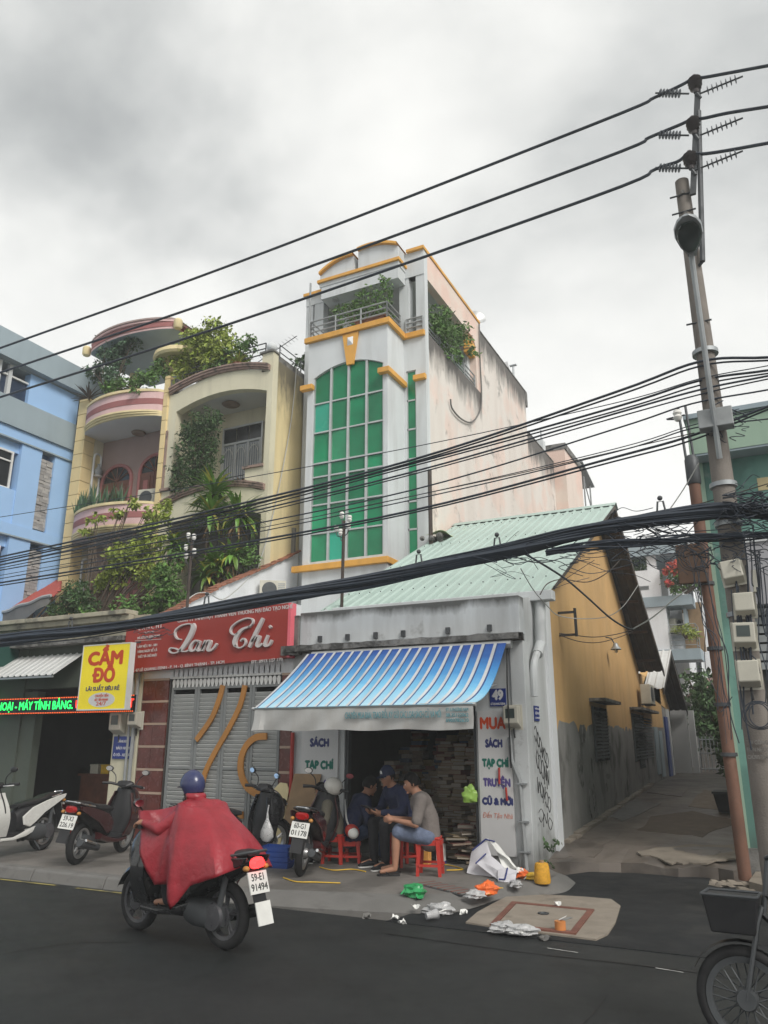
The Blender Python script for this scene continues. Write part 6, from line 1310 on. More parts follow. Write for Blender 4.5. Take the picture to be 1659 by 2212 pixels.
wn2 = thing('white_neighbour_house', 'plain pale house end beyond the modern balcony house', 'house', (-1.5,36,0)); B('wall', M_white, wn2, (xr-.3,36,0,1.0,40,k2(500,300,36).z)); B('coping', M_greywall, wn2, (xr-.35,35.95,k2(500,300,36).z,1.05,40.05,k2(500,300,36).z+.15)); B('window', M_blackglass, wn2, (xr+.6,35.97,3.0,xr+1.1,35.999,4.0))
lr = thing('far_roof_house', 'low far house with a dull mauve hipped roof behind the bushes', 'house', (-1.5,32,0)); q1, q2 = k2(430,1150,31.8), k2(600,1060,31.8)
B('wall', M_ceil, lr, (q1.x,31.9,0,q1.x+3,35,q1.z)); MB().rings([[(q1.x-.3,31.5,q1.z),(q1.x+3.2,31.5,q1.z),(q1.x+3.2,35.2,q1.z),(q1.x-.3,35.2,q1.z)],[(q1.x+.7,33.0,q1.z+1.0),(q1.x+2.4,33.0,q1.z+1.0),(q1.x+2.4,33.8,q1.z+1.0),(q1.x+.7,33.8,q1.z+1.0)]]).build('roof', mat('mauve_far_roof',(.25,.17,.16),.8,.12,2.), lr)
# alley lamp, cable bracket on the ochre wall
lp_ = onXA(*e8(480,305)); t = thing('wall_lamp', 'small grey bell shaped lamp on the ochre alley wall', 'lamp', (XA(lp_.y),lp_.y,lp_.z))
MB().tube([(XA(lp_.y),lp_.y,lp_.z+.25),(XA(lp_.y)+.12,lp_.y,lp_.z+.22),(XA(lp_.y)+.18,lp_.y,lp_.z+.1)], .015, 6).build('arm', M_dsteel, t); MB().lathe([(.02,.12),(.05,.1),(.06,.05),(.12,-.02),(.11,-.03),(.04,.03)], (XA(lp_.y)+.2,lp_.y,lp_.z), n=14, cap=False).build('shade', M_steel, t, smooth=True); MB().lathe([(.02,0),(.035,-.04),(.03,-.09),(.0,-.1)], (XA(lp_.y)+.2,lp_.y,lp_.z), n=10).build('bulb', M_porc, t, smooth=True)
k0, k1 = onXA(*e8(232,105)), onXA(*e8(238,245)); t = thing('cable_bracket', 'black steel cable bracket standing off the ochre wall corner', 'bracket', (XA(k1.y),k1.y,k1.z)); ys3 = k0.y
MB().obox((XA(ys3)+.28,ys3,(k0.z+k1.z)/2),(.02,0,0),(0,.02,0),(0,0,(k0.z-k1.z)/2)).build('upright', M_dsteel, t)
for z in (k1.z+.03, k0.z-.06): MB().obox((XA(ys3)+.13,ys3-.0,z),(.14,0,0),(0,.02,0),(0,0,.018)).build('arm', M_dsteel, t)
# low broken step at the foot of the ochre wall
stp = MB(); n = 30
for i in range(n): y = 11.9+i*.36; stp.box(XA(y)-.02,y,zA(y)-.05,XA(y)+.12+U(-.02,.02),y+.352,zA(y)+.05+U(-.015,.015))
o = stp.build('wall_footing', M_slab); struct(o)
# weeds at the corner
t = thing('weed', 'small weeds sprouting at the foot of the corner pier', 'weed', (-2.95,10.6,.1)); leaf_cloud(MB(), [((-2.93,10.55,.25),(.12,.3,.18)),((-2.96,11.2,.3),(.1,.2,.12))], 70, .055).build('leaves', M_leafd, t)
# ================================================================== mint and teal building at the right
YM = 11.35
mt = thing('mint_building', 'mint and teal building behind the utility pole at the right edge', 'building', (1.5,YM,0))
mx0 = onY(1505,1010,YM).x; zm1 = onY(1560,915,YM).z; zm0 = onY(1560,990,YM).z; zml = onY(1640,1165,YM).z; zdk = onY(1650,1305,YM).z
B('wall', M_teal, mt, (mx0+.08,YM,0,mx0+.36,YM+.3,zm0)); B('wall', M_teal, mt, (mx0+.36,YM,zml,9,YM+.3,zm0)); B('fascia', M_mint, mt, (mx0-.05,YM-.35,zm0,9,YM+.3,zm1)); B('fascia_cap', M_bluegrey, mt, (mx0-.08,YM-.4,zm1,9,YM+.3,zm1+.07))
B('soffit', M_bluegrey, mt, (mx0-.02,YM-.34,zm0-.03,9,YM,zm0-.001)); B('body', M_teal, mt, (mx0+.1,YM+.3,0,9,16,zm0)); B('rear_body', M_greydado, mt, (mx0-.02,16,0,9,27.5,5.2)); B('pipe_trim', M_mint, mt, (mx0+.0,YM-.02,1.9,mx0+.08,YM+.3,zm0)); B('upper_panel', M_lilac, mt, (mx0+.36,YM-.03,zdk,9,YM+.3,zml-.001)); B('shop_recess', M_dark, mt, (mx0+.36,YM+.25,0,9,YM+.299,zdk)); B('lintel', M_greywall, mt, (mx0+.36,YM-.06,zml-.04,9,YM-.001,zml+.04))  # rear_body: unseen wall extension, added to keep light out of the alley
B('lower_pier', M_mint, mt, (mx0+.0,YM-.02,0,mx0+.08,YM+.3,1.899)); B('plinth', M_mould, mt, (mx0-.01,YM-.04,0,mx0+.37,YM-.001,.35))
for i in range(7): B('roller_slat', M_rail, mt, (mx0+.36,YM+.15,zdk-.12-i*.12,9,YM+.2,zdk-.03-i*.12))
vb = B('vent_band', M_creamside, mt, (mx0+.75,YM-.012,onY(1640,1060,YM).z,9,YM-.001,onY(1640,1033,YM).z))
zv0, zv1 = onY(1640,1057,YM).z+.02, onY(1640,1036,YM).z
for i in range(14): x = mx0+.85+i*.26; MB().prism([(x,YM-.02,zv0),(x+.18,YM-.02,zv0),(x+.09,YM-.02,zv0+(zv1-zv0)*.7)], (0,.007,0)).build('vent_hole', M_ink, vb)
cbx = thing('street_cabinet', 'pale grey green metal cabinet cut by the right picture edge', 'cabinet', (.15,9.4,0)); cq = onY(*e8(1262,975), 9.3); B('case', mat('cabinet_paint',(.48,.51,.44),.5,.06,3.,streak=.3,sc=(.3,.32,.27)), cbx, (cq.x,9.3,.14,cq.x+.6,9.65,cq.z), bevel=.01); B('plinth', M_slab, cbx, (cq.x-.03,9.27,0,cq.x+.63,9.68,.14)); B('door_seam', M_rail, cbx, (cq.x+.3,9.295,.2,cq.x+.305,9.299,cq.z-.06))
# ================================================================== utility pole, lamp and overhead wires
YPOL = 9.0
up = thing('utility_pole', 'tall tapering concrete utility pole hung with boxes and cables at the right', 'pole', (-.13,YPOL,0))
def pole_x(z): return -.255-.004*z
MB().tube([(pole_x(z),YPOL,z) for z in (0,2,4,6,8.45)], [.138,.13,.12,.103,.082], 20).build('shaft', M_conc, up, smooth=True)
ho = MB()
for i in range(16):
    z = 3.4+i*.32; ho.box(pole_x(z)-.018,YPOL-.17+.0075*z,z,pole_x(z)+.018,YPOL-.05,z+.05)
ho.build('step_hole', M_mould, up)
def yp(k, x, y, Y=YPOL-.1): return onY(*k(x, y), Y)
# steel extension: angle bar and pipe
a, b = yp(p5,600,900), yp(p5,628,300); MB().obox((a+b)/2, (.035,0,0), (0,.02,0), (b-a)/2).build('angle_bar', M_dsteel, up)
a2_, b2_ = yp(p5,655,1285), yp(p5,632,420); MB().tube([a2_, b2_], .032, 8).build('brace_pipe', M_dsteel, up, smooth=True)
MB().tube([a2_, Vector((pole_x(a2_.z),YPOL,a2_.z-.05))], .02, 6).build('brace_bolt', M_dsteel, up)
for z in (8.2,7.95,6.4): MB().tube([(pole_x(z)-.16,YPOL-.08,z),(pole_x(z)+.12,YPOL-.08,z)], .012, 5).build('bolt', M_dsteel, up)
for z in (6.0,5.2,4.35,3.9,2.9): MB().lathe([(.12,0),(.145,.0),(.145,.05),(.12,.05)], (pole_x(z),YPOL,z), n=18).build('clamp_band', M_steel, up, smooth=True)
B('control_box', M_rail, up, (pole_x(5.1)-.16,YPOL-.3,4.98,pole_x(5.1)+.2,YPOL-.12,5.2), bevel=.01)
# street lamp on a long raking arm
sl2 = thing('street_lamp', 'oval street lamp head seen from below on a long arm along the pole', 'street lamp', (-.2,YPOL-.15,4.4))
lh = onY(*p5(578,1140), 7.95); nk = onY(*p5(598,1300), 8.2); ab = onY(*r1(520,470), YPOL-.16)
MB().tube(smooth_path([ab, ab.lerp(nk,.5)+Vector((0,-.02,0)), nk, nk.lerp(lh,.4)], 5), .03, 8).build('arm', M_steel, sl2, smooth=True)
d = (lh-nk).normalized(); d = Vector((d.x*.3, -1, .12)).normalized(); s_ = Vector((1,0,0)); upv = s_.cross(d).normalized(); upv = upv if upv.z > 0 else -upv
rs = []; c0 = Vector((lh.x,nk.y-.02,lh.z-.1))
for t_, w_, h_ in ((0,.045,.04),(.08,.06,.05),(.2,.11,.07),(.36,.145,.085),(.5,.14,.08),(.6,.1,.06),(.66,.03,.02)):
    rs.append([c0+d*t_ + s_*(w_*math.cos(2*math.pi*k/18)) + upv*(h_*max(-.35,math.sin(2*math.pi*k/18))) for k in range(18)])
MB().rings(rs).build('housing', M_steel, sl2, smooth=True)
rs = []
for t_, w_, h_ in ((.12,.04,.03),(.22,.085,.06),(.36,.118,.07),(.5,.112,.06),(.58,.06,.03)): rs.append([c0+d*t_ + s_*(w_*math.cos(2*math.pi*k/16)) - upv*(.03+h_*(.3+.7*abs(math.sin(math.pi*k/16)))*.6) + upv*(0 if k < 8 else .02) for k in range(16)])
MB().rings(rs).build('lens', M_meterwin, sl2, smooth=True)
# high tension lines with their insulators
def wire(name, label, pts, r, group=None, m=M_cable, n=6, cat='cable'):
    P = smooth_path(pts, n); o = MB().tube(P, r, 6).build(name, m, None, smooth=True); tag(o, label, cat, group); return o
def ext(p, q, k): return p+(p-q)*k
YW1 = YPOL-.12
for i, (posty, lp, lpts, rpts, nm) in enumerate([
    ((612,262),(612,320),[(540,265),(380,340),(0,505)],[(660,225),(800,200),(1032,157)],'highest'),
    ((602,500),(600,560),[(530,495),(350,570),(0,722)],[(660,460),(800,430),(1032,393)],'middle'),
    ((584,700),(584,750),[(510,710),(380,755),(0,922)],[(660,665),(800,645),(1032,603)],'lowest')]):
    P = [yp(p5,*posty,YW1)+Vector((0,0,.1))]; left = [onY(*p5(*q), YW1) for q in lpts]; xe = onY(0,(752,805,858)[i],YW1); mid = left[-1].lerp(xe,.5)-Vector((0,0,.08))
    rgt = [onY(*p5(*q), YW1) for q in rpts]; far = ext(rgt[-1], rgt[-2], 3)
    wire('power_line', '%s of the three thick power lines crossing the open sky' % nm, [ext(xe,mid,1.2), xe, mid] + list(reversed(left)) + P + rgt + [far], .021, 'three high power lines')
    ip = yp(p5,*posty,YW1); t = thing('post_insulator', '%s dark ribbed post insulator on the pole top arm' % nm, 'insulator', tuple(ip-Vector((0,0,.1))), 'pole top insulators')
    MB().lathe([(.03,-.14),(.04,-.1),(.07,-.08),(.045,-.06),(.085,-.03),(.055,-.01),(.09,.02),(.06,.04),(.085,.07),(.04,.1),(.03,.13)], ip, n=14).build('shell', mat('brown_glaze',(.085,.075,.075),.3,.1,4.), t, smooth=True); MB().tube([ip-Vector((0,0,.14)), ip-Vector((-.04,0,.24))], .02, 6).build('pin', M_dsteel, t)
    for side, pq in ((-1,((540,lp[1]-2),(395,lp[1]-5))), (1,((660,lp[1]-10),(870,lp[1]-95)))):
        A, C = onY(*p5(*pq[0]), YW1), onY(*p5(*pq[1]), YW1); t = thing('strain_insulator', '%s strain insulator string %s of the pole arm' % (nm, 'left' if side < 0 else 'right'), 'insulator', tuple(A), 'pole top insulators')
        MB().tube([A-(C-A)*.25, C+(C-A)*.08], .012, 5).build('rod', M_dsteel, t); ax = (C-A)
        for k in range(7): MB().lathe([(.012,-.008),(.055,-.002),(.05,.006),(.012,.01)], A+ax*(.12+.76*k/6), axis=ax, n=12).build('disc', mat('grey_silicone',(.09,.1,.115),.5,.1,4.), t, smooth=True)
# low wires at the level of the first storeys: pixel heights at x = 1600+, pole, 1327, 885, 0
WL = [('thick black cable, uppermost of the wires before the green glazing',(1659,772),(1512,781),848,995,1203,.016),('thin lone wire drawn straight across the facades above the cable group',(1659,790),(1512,818),871,967,1117,.006),
      ('thick black cable second from the top of the wires before the glazing',(1659,800),(1512,822),880,1003,1214,.014),('black cable third from the top of the wires before the glazing',(1659,812),(1512,842),894,1021,1221,.012),
      ('single black cable in the middle of the wires before the glazing',(1659,842),(1495,872),927,1060,1232,.010),('thin black wire just above the two lowest wires before the glazing',(1659,880),(1497,918),970,1073,1243,.006),
      ('thin black wire second from the bottom of the wires before the glazing',(1659,905),(1497,925),977,1081,1250,.008),('thick black cable lowest of the wires before the glazing',(1659,878),(1497,940),988,1104,1259,.015)]
for i, (lb, rp3, pp, y1, y2, y3, rr) in enumerate(WL):
    Yw = YPOL-.14+.035*(i % 3); A = [onY(*rp3, Yw), onY(*pp, Yw), onY(1327,y1,Yw), onY(885,y2,Yw), onY(420,y2+(y3-y2)*.56,Yw), onY(0,y3,Yw)]
    wire('overhead_cable', lb, [ext(A[0],A[1],1.5)] + A + [ext(A[-1],A[-2],.8)], rr, 'overhead cables at first floor height')
    if rr > .011: wire('overhead_cable', lb.replace('thick black','twin strand beside the').replace('black cable','twin strand cable'), [p+Vector((0,.03,-.035+.012*math.sin(k*2))) for k, p in enumerate([ext(A[0],A[1],1.5)] + A + [ext(A[-1],A[-2],.8)])], rr*.7, 'overhead cables at first floor height')
# the great black bundle
bp_ = [(-330,1440),(0,1385),(200,1362),(400,1328),(600,1290),(760,1262),(900,1232),(1100,1192),(1230,1160),(1340,1135),(1500,1110),(1590,1102),(1700,1104),(1850,1110)]
YBu = YPOL-.16
path = smooth_path([onY(x, y, YBu) for x, y in bp_], 5); bd = MB(); r = random.Random(5)
for k in range(38):
    a0 = r.uniform(0,6.28); tw = r.uniform(.4,1.1); rad = .098*math.sqrt(r.random()); ph = r.uniform(0,6)
    pts = []
    for i, p in enumerate(path):
        f_ = i/len(path); rr = rad*(1.05-.25*f_)*(1+.25*math.sin(f_*17+ph)); a = a0+tw*f_*9
        pts.append(p+Vector((0, rr*math.cos(a)*.7, rr*math.sin(a))))
    bd.tube(pts, r.choice((.010,.013,.017,.024)), 5)
tag(bd.build('cable_bundle', M_cable, None, smooth=True), 'massive black bundle of telephone cables sagging across the whole street front', 'cable bundle')
ties = [(150,1368),(445,1318),(1075,1196),(1430,1120),(905,1231)]
for i, (x, y) in enumerate(ties):
    p = onY(x,y,YBu); t = thing('cable_hanger', ['cable hanger clip at the far left of the black bundle','cable hanger clip on the bundle beside the red sign','cable hanger clip on the bundle above the mint roof','cable hanger clip on the bundle nearest the pole','cable hanger clip at the middle of the bundle'][i], 'clip', tuple(p), 'clips on the black cable bundle')
    MB().tube([p+Vector((-.05,0,.05)), p+Vector((-.03,0,.2)), p+Vector((.03,0,.2)), p+Vector((.05,0,.05))], .012, 5).build('loop', M_dsteel, t); MB().ball(p+Vector((0,0,.24)), .03, 8, 6).build('knob', M_dsteel, t)
p2 = smooth_path([onY(x, y, YPOL-.2) for x, y in [(1180,1195),(1290,1178),(1400,1172),(1500,1163),(1590,1158),(1700,1153)]], 5); bd = MB()
for k in range(12):
    a0 = r.uniform(0,6.28); rad = .035*math.sqrt(r.random()); bd.tube([p+Vector((0,rad*math.cos(a0+i*.1),rad*math.sin(a0+i*.1)+.02*math.sin(i*.5+k))) for i, p in enumerate(p2)], r.choice((.008,.011,.014)), 5)
tag(bd.build('cable_bundle', M_cable, None, smooth=True), 'second thinner black bundle running below the main one to the pole', 'cable bundle')
# loose tangle hanging below, uncountable
tg = MB()
def tangle(n, box, ln, rr, Y0, Y1, seg=5):
    for k in range(n):
        x, y = r.uniform(box[0],box[2]), r.uniform(box[1],box[3]); pts = []
        a = r.uniform(-.5,.5)
        for s2 in range(seg): pts.append(onY(x, y, r.uniform(Y0,Y1))); x += ln*r.uniform(.3,1)*math.cos(a)*r.choice((1,1,1,-1)); y += ln*(.5*math.sin(a)+r.uniform(-.35,.45))
        tg.tube(smooth_path(pts, 5), rr*r.uniform(.6,1.3), 4)
tangle(34, (1300,1130,1480,1165), 45, .005, 8.75, 8.9); tangle(26, (1340,1165,1500,1205), 28, .004, 8.75, 8.95); tangle(16, (1020,1195,1300,1215), 60, .004, 8.75, 8.9)
tangle(40, (1560,1060,1640,1130), 30, .006, 8.6, 8.85); tangle(30, (1560,1130,1650,1230), 25, .005, 8.65, 8.85); tangle(14, (1530,880,1590,950), 22, .005, 8.75, 8.9)
tangle(12, (280,1345,340,1385), 14, .005, 8.7, 8.85); tangle(10, (1480,1170,1560,1240), 20, .006, 8.7, 8.9); tangle(16, (1590,1075,1659,1120), 35, .006, 8.7, 8.9)
for k in range(16):    # drops down the pole
    x = r.uniform(1575,1650); y0 = r.uniform(1130,1300); pts = [onY(x+j*r.uniform(2,14)*.6, y0+j*r.uniform(40,85), YPOL-.2+r.uniform(-.03,.03)) for j in range(5)]; tg.tube(smooth_path(pts,4), r.uniform(.004,.009), 4)
for k in range(7):    # drops along the rusty pipe
    x = 1488+r.uniform(0,34); pts = [onY(x+j*15+r.uniform(-14,14), 1200+j*r.uniform(60,85), 10.4) for j in range(6)]; tg.tube(smooth_path(pts,4), r.uniform(.003,.007), 4)
o = tg.build('wire_tangle', M_cable, None, smooth=True); o['kind'] = 'stuff'; o['label'] = 'tangle of loose thin black wires round the pole and below the bundle'
# loops of cable coil by the pole
for i, (x, y, rr, lb) in enumerate([(1500,1200,30,'loose coil of black cable hanging left of the rusty pipe'),(1640,1545,22,'round coil of black wire hung on the pole below the boxes')]):
    Yc = 8.7 if i else 9.6; c = onY(x,y,Yc); mb = MB(); sc_l = rr/1659*8.6
    for k in range(3): mb.tube([c+Vector(((sc_l*(1+.1*k-.2)+.02*k)*math.cos(R(a)), .01*k, sc_l*1.25*(1+.08*k-.2)*math.sin(R(a)))) for a in range(0,361,20)], .006, 5)
    tag(mb.build('cable_coil', M_cable, None, smooth=True), lb, 'cable coil')
# single drop wires over the roof and the ochre wall
def drop(label, pts, D0, D1, rr, m=M_cable):
    n_ = len(pts); wire('drop_wire', label, [dist(*o6(x, y), D0+(D1-D0)*i/(n_-1)) for i, (x, y) in enumerate(pts)], rr, 'drop wires to the houses', m)
drop('heavy black drop wire slung low across the ochre gable wall', [(20,570),(250,700),(500,860),(700,1030),(900,1210),(1040,1300),(1120,1325)], 9.2, 13, .014)
drop('heavy wire rising from the ochre wall towards the white house', [(1120,1320),(1260,1240),(1380,1150),(1480,1060),(1620,960)], 13, 16, .012, M_wirewhite)
drop('pale wire sagging from the eave corner to the roof verge', [(260,1000),(330,900),(470,860),(700,885),(880,800),(1010,670)], 10.5, 13, .008, M_wirebrown)
drop('grey wire looping low over the middle of the ochre wall', [(80,760),(200,960),(330,1110),(430,1195),(640,1225),(880,1205),(1030,1110),(1170,910)], 9.5, 14, .007, M_wirewhite)
drop('brown wire festooned from the bracket to the far eave', [(440,1360),(560,1375),(760,1395),(960,1370),(1110,1330)], 12, 15, .008, M_wirebrown)
drop('brown wire drooping lowest from the bracket along the ochre wall', [(450,1380),(620,1435),(800,1445),(980,1400),(1120,1345)], 12, 15, .007, M_wirebrown)
drop('thin wire running down the ochre wall from bracket to lamp', [(320,990),(380,1280),(430,1550),(480,1700),(560,1900)], 12.2, 14, .006, M_wirebrown)
drop('slack black wire across the mint roof above the gutter', [(0,640),(180,700),(330,700),(500,650),(720,600)], 9.2, 9.6, .006)
drop('second slack black wire crossing the lower mint roof', [(0,720),(200,690),(420,690),(560,760),(760,805),(1100,720)], 9.2, 12, .006)
for i, (q0, q1, lb, rr) in enumerate([((1500,935),(730,1105),'thin twisted stay wire from the far pole down across the mint roof',.006),((1659,1045),(1340,1130),'thin straight wire beside the green wall down to the bundle',.006),((1510,1000),(1440,1110),'pale twin wire slanting from the rusty pipe to the bundle',.007)]):
    wire('stay_wire', lb, [onY(*q0,9.0), onY((q0[0]+q1[0])/2,(q0[1]+q1[1])/2+4,9.0), onY(*q1,9.0)], rr, 'stay wires', M_wirewhite if i == 2 else M_wirebrown)
# boxes strapped to the pole
def pbox(label, k, x, y, w_, h, tilt, win, ):
    p = onY(*k(x,y), YPOL-.16); return meter(label, p.x, YPOL-.17, p.z, w_, h, .13, 0, tilt, win)
pbox('tilted grey box, uppermost of the boxes on the utility pole', p6, 888, 1090, .20, .24, R(-7), False); pbox('grey box second from the top on the utility pole', p6, 962, 1290, .19, .24, 0, False); pbox('cream meter with a glass window third from the top on the pole', p6, 962, 1480, .21, .26, R(2), True); pbox('flat grey box lowest on the utility pole', p6, 990, 1715, .20, .27, 0, False)
q = onY(*p6(1028,1140), YPOL-.16); B('side_box', M_box, up, (q.x-.03,YPOL-.2,q.z-.12,q.x+.03,YPOL-.12,q.z+.12), bevel=.01)
q = onY(*p6(1020,2010), YPOL-.17)
for i, s_ in enumerate(['THI CÔNG','ĐIỆN NƯỚC','CHỐNG THẤM']): text(s_, M_mould, up, (pole_x(1.5)-.01,YPOL-.158,1.62-.07*i), .055, .2, bold=.001, depth=.003)
# rusty pipe post with its pair of rods and sleeve
rp5 = thing('rusty_pipe_post', 'rusty orange pipe post beside the mint building corner', 'post', (-.66,10.85,.1)); zt5 = onY(1490,985,10.85).z; xr5 = onY(1490,985,10.85).x; xb5 = onY(1603,1840,10.85).x
MB().tube([(xb5,10.85,.05),((xr5+xb5)/2,10.85,zt5/2),(xr5+.015,10.85,zt5-.3)], .075, 12).build('pipe', M_rustpipe, rp5, smooth=True); MB().lathe([(.085,0),(.095,.02),(.095,.36),(.06,.42)], (xr5+.015,10.85,zt5-.42), n=14).build('sleeve', M_dsteel, rp5, smooth=True)
for z in (1.45,2.05,2.75,3.6): MB().lathe([(.076,0),(.10,.0),(.10,.045),(.076,.045)], (xb5+(xr5-xb5)*z/zt5,10.85,z), n=14).build('band', M_dsteel, rp5, smooth=True)
for dx in (-.05,.05): MB().tube([(xr5+dx,10.85,zt5-.1),(xr5+dx-.03,10.85,zt5+.75)], .02, 6).build('rod', M_dsteel, rp5)
B('junction_box', M_darkwood, rp5, (xb5-.36,10.7,3.62,xb5+.0,10.77,4.15), bevel=.01)
def pin_ins(parent, p, s_=1.):
    p = Vector(p); MB().lathe([(.018*s_,-.06*s_),(.03*s_,-.05*s_),(.042*s_,-.02*s_),(.03*s_,.0),(.042*s_,.02*s_),(.03*s_,.05*s_),(.0,.055*s_)], p, n=12).build('insulator', M_porc, parent, smooth=True)
ii_ = onY(*r1(113,55), 10.85); MB().tube(smooth_path([(xr5,10.85,zt5+.62),(xr5-.25,10.85,zt5+.6),ii_-Vector((0,0,.06))],4), .012, 5).build('hook', M_dsteel, rp5); pin_ins(rp5, ii_, 1.5)
# small service poles standing on the roofs
def service_pole(label, top, bot, ins, r0=.028, m=M_wirebrown):
    t = thing('service_pole', label, 'pole', tuple(bot), 'service poles on the roofs'); MB().tube([bot, top], r0, 8).build('post', m, t, smooth=True)
    for (dx, dz) in ins:
        p = Vector(top)+Vector((dx,-.02,dz)); pin_ins(t, p, 1.05); MB().tube([p-Vector((0,0,.07)), p-Vector((dx*.2,0,.14)), Vector((top[0],top[1],p.z-.18))], .009, 5).build('pin', M_dsteel, t)
    return t
tp_ = onY(743,1125,10.9); service_pole('dark service pole with white insulators before the lower green panes', tp_, Vector((tp_.x-.02,10.9,3.45)), [(-.14,-.12),(.1,-.1),(-.03,.1),(.12,.02),(-.05,-.2)])
tp_ = onY(415,1165,11.2); service_pole('dark service pole with white insulators before the dragon plants', tp_, Vector((tp_.x,11.2,3.7)), [(-.08,.08),(.06,.04),(-.12,-.15),(.09,-.25),(-.1,-.32)])
tp_ = onY(928,1015,15.2); service_pole('rusty steel pole at the top left corner of the mint roof', tp_, Vector((tp_.x,15.2,5.7)), [], .05, M_wirebrown)
t = thing('bent_flashing', 'crumpled lime coloured sheet scrap where the mint roof meets the pink wall', 'sheet', (XP+.2,15.7,6.1)); MB().sheet(lambda u, v: Vector((XP+.05+.5*u, 15.2+1.2*v, 6.02+.32*v+.12*math.sin(u*3+v*4)*u)), 8, 8, (0,0,-.006)).build('sheet', mat('lime_sheet',(.50,.58,.33),.5,.08,3.), t, smooth=True)
t = thing('rubble_patch', 'grey mortar rubble at the corner of the mint roof', 'rubble', (XP+.1,15.3,5.9))
for k in range(7): MB().ball((XP+U(.0,.4),U(15.0,15.5),5.85+U(0,.12)), U(.05,.11), 7, 5).build('lump', M_mould, t)
# white cables looped on the yard wall
wire('loose_cable', 'slack white cable looped over the white yard wall', [onY(*e2(690,190),11.5), onY(*e2(770,140),11.8), onY(*e2(860,140),12), onY(*e2(970,190),11.8), onY(*e2(1090,110),12.6), onY(*e2(1190,10),13.2)], .012, 'loose white cables', M_wirewhite)
wire('loose_cable', 'grey cable climbing the yellow side wall of the cream house', [onX(*c2(690,1830),-10.12), onX(*c2(770,1560),-10.12), onX(*c2(850,1200),-10.12), onX(*c2(920,800),-10.12), onX(*c2(950,480),-10.12)], .012, 'loose white cables', M_wirewhite)
# ================================================================== scooters and bikes (local: +x forward, +y left)
def sup(x, zc, hh, hw, n=18, p=2.6, yc=0.):
    ring = []
    for k in range(n):
        a = 2*math.pi*k/n; c, s_ = math.cos(a), math.sin(a); ring.append((x, yc+hw*abs(c)**(2/p)*(1 if c >= 0 else -1), zc+hh*abs(s_)**(2/p)*(1 if s_ >= 0 else -1)))
    return ring
def loft(secs, **k): return MB().rings([sup(*s_, **k) for s_ in secs])
def wheel(parent, x, Rw=.285, tw=.05, spokes=5, wire_spokes=False, rim=None):
    M_rim = rim or globals()['M_rim']
    w_ = thing('wheel', '', '', (0,0,0)); w_.parent = parent; w_.location = (0,0,0)
    for k_ in ('label','category'):
        if k_ in w_: del w_[k_]
    n = 32; rs = []
    for i in range(n+1):
        a = 2*math.pi*i/n; rs.append([(x+(Rw-tw+tw*math.cos(b))*math.cos(a), tw*1.0*math.sin(b), Rw+(Rw-tw+tw*math.cos(b))*math.sin(a)) for b in [2*math.pi*k/10 for k in range(10)]])
    MB().rings(rs, cap=False).build('tyre', M_tyre, w_, smooth=True)
    rr = Rw-tw*1.9
    rs = [[(x+r_*math.cos(2*math.pi*i/n), y, Rw+r_*math.sin(2*math.pi*i/n)) for i in range(n)] for r_, y in ((rr+.012,-.035),(rr-.02,-.03),(rr-.02,.03),(rr+.012,.035),(rr+.012,-.035))]
    MB().rings(rs, cap=False).build('rim', M_rim, w_, smooth=True)
    MB().lathe([(.0,-.06),(.05,-.06),(.06,-.03),(.06,.03),(.05,.06),(0,.06)], (x,0,Rw), axis=(0,1,0), n=14).build('hub', M_dsteel if wire_spokes else M_rim, w_, smooth=True)
    if wire_spokes:
        mb = MB()
        for i in range(28):
            a = 2*math.pi*i/28; b = a+.35*(1 if i % 2 else -1); mb.tube([(x+.05*math.cos(b),.03*(1 if i % 4 < 2 else -1),Rw+.05*math.sin(b)),(x+rr*math.cos(a),0,Rw+rr*math.sin(a))], .004, 4)
        mb.build('spokes', M_rim, w_)
    else:
        for i in range(spokes):
            a = 2*math.pi*i/spokes+.4
            for da in (-.12,.12): MB().tube([(x+.05*math.cos(a),.0,Rw+.05*math.sin(a)),(x+rr*math.cos(a+da),.0,Rw+rr*math.sin(a+da))], [.016,.011], 6).build('spoke', M_rim, w_)
        MB().lathe([(.09,-.004),(.10,0),(.09,.004)], (x,.055,Rw), axis=(0,1,0), n=18).build('brake_disc', M_rim, w_)
    return w_
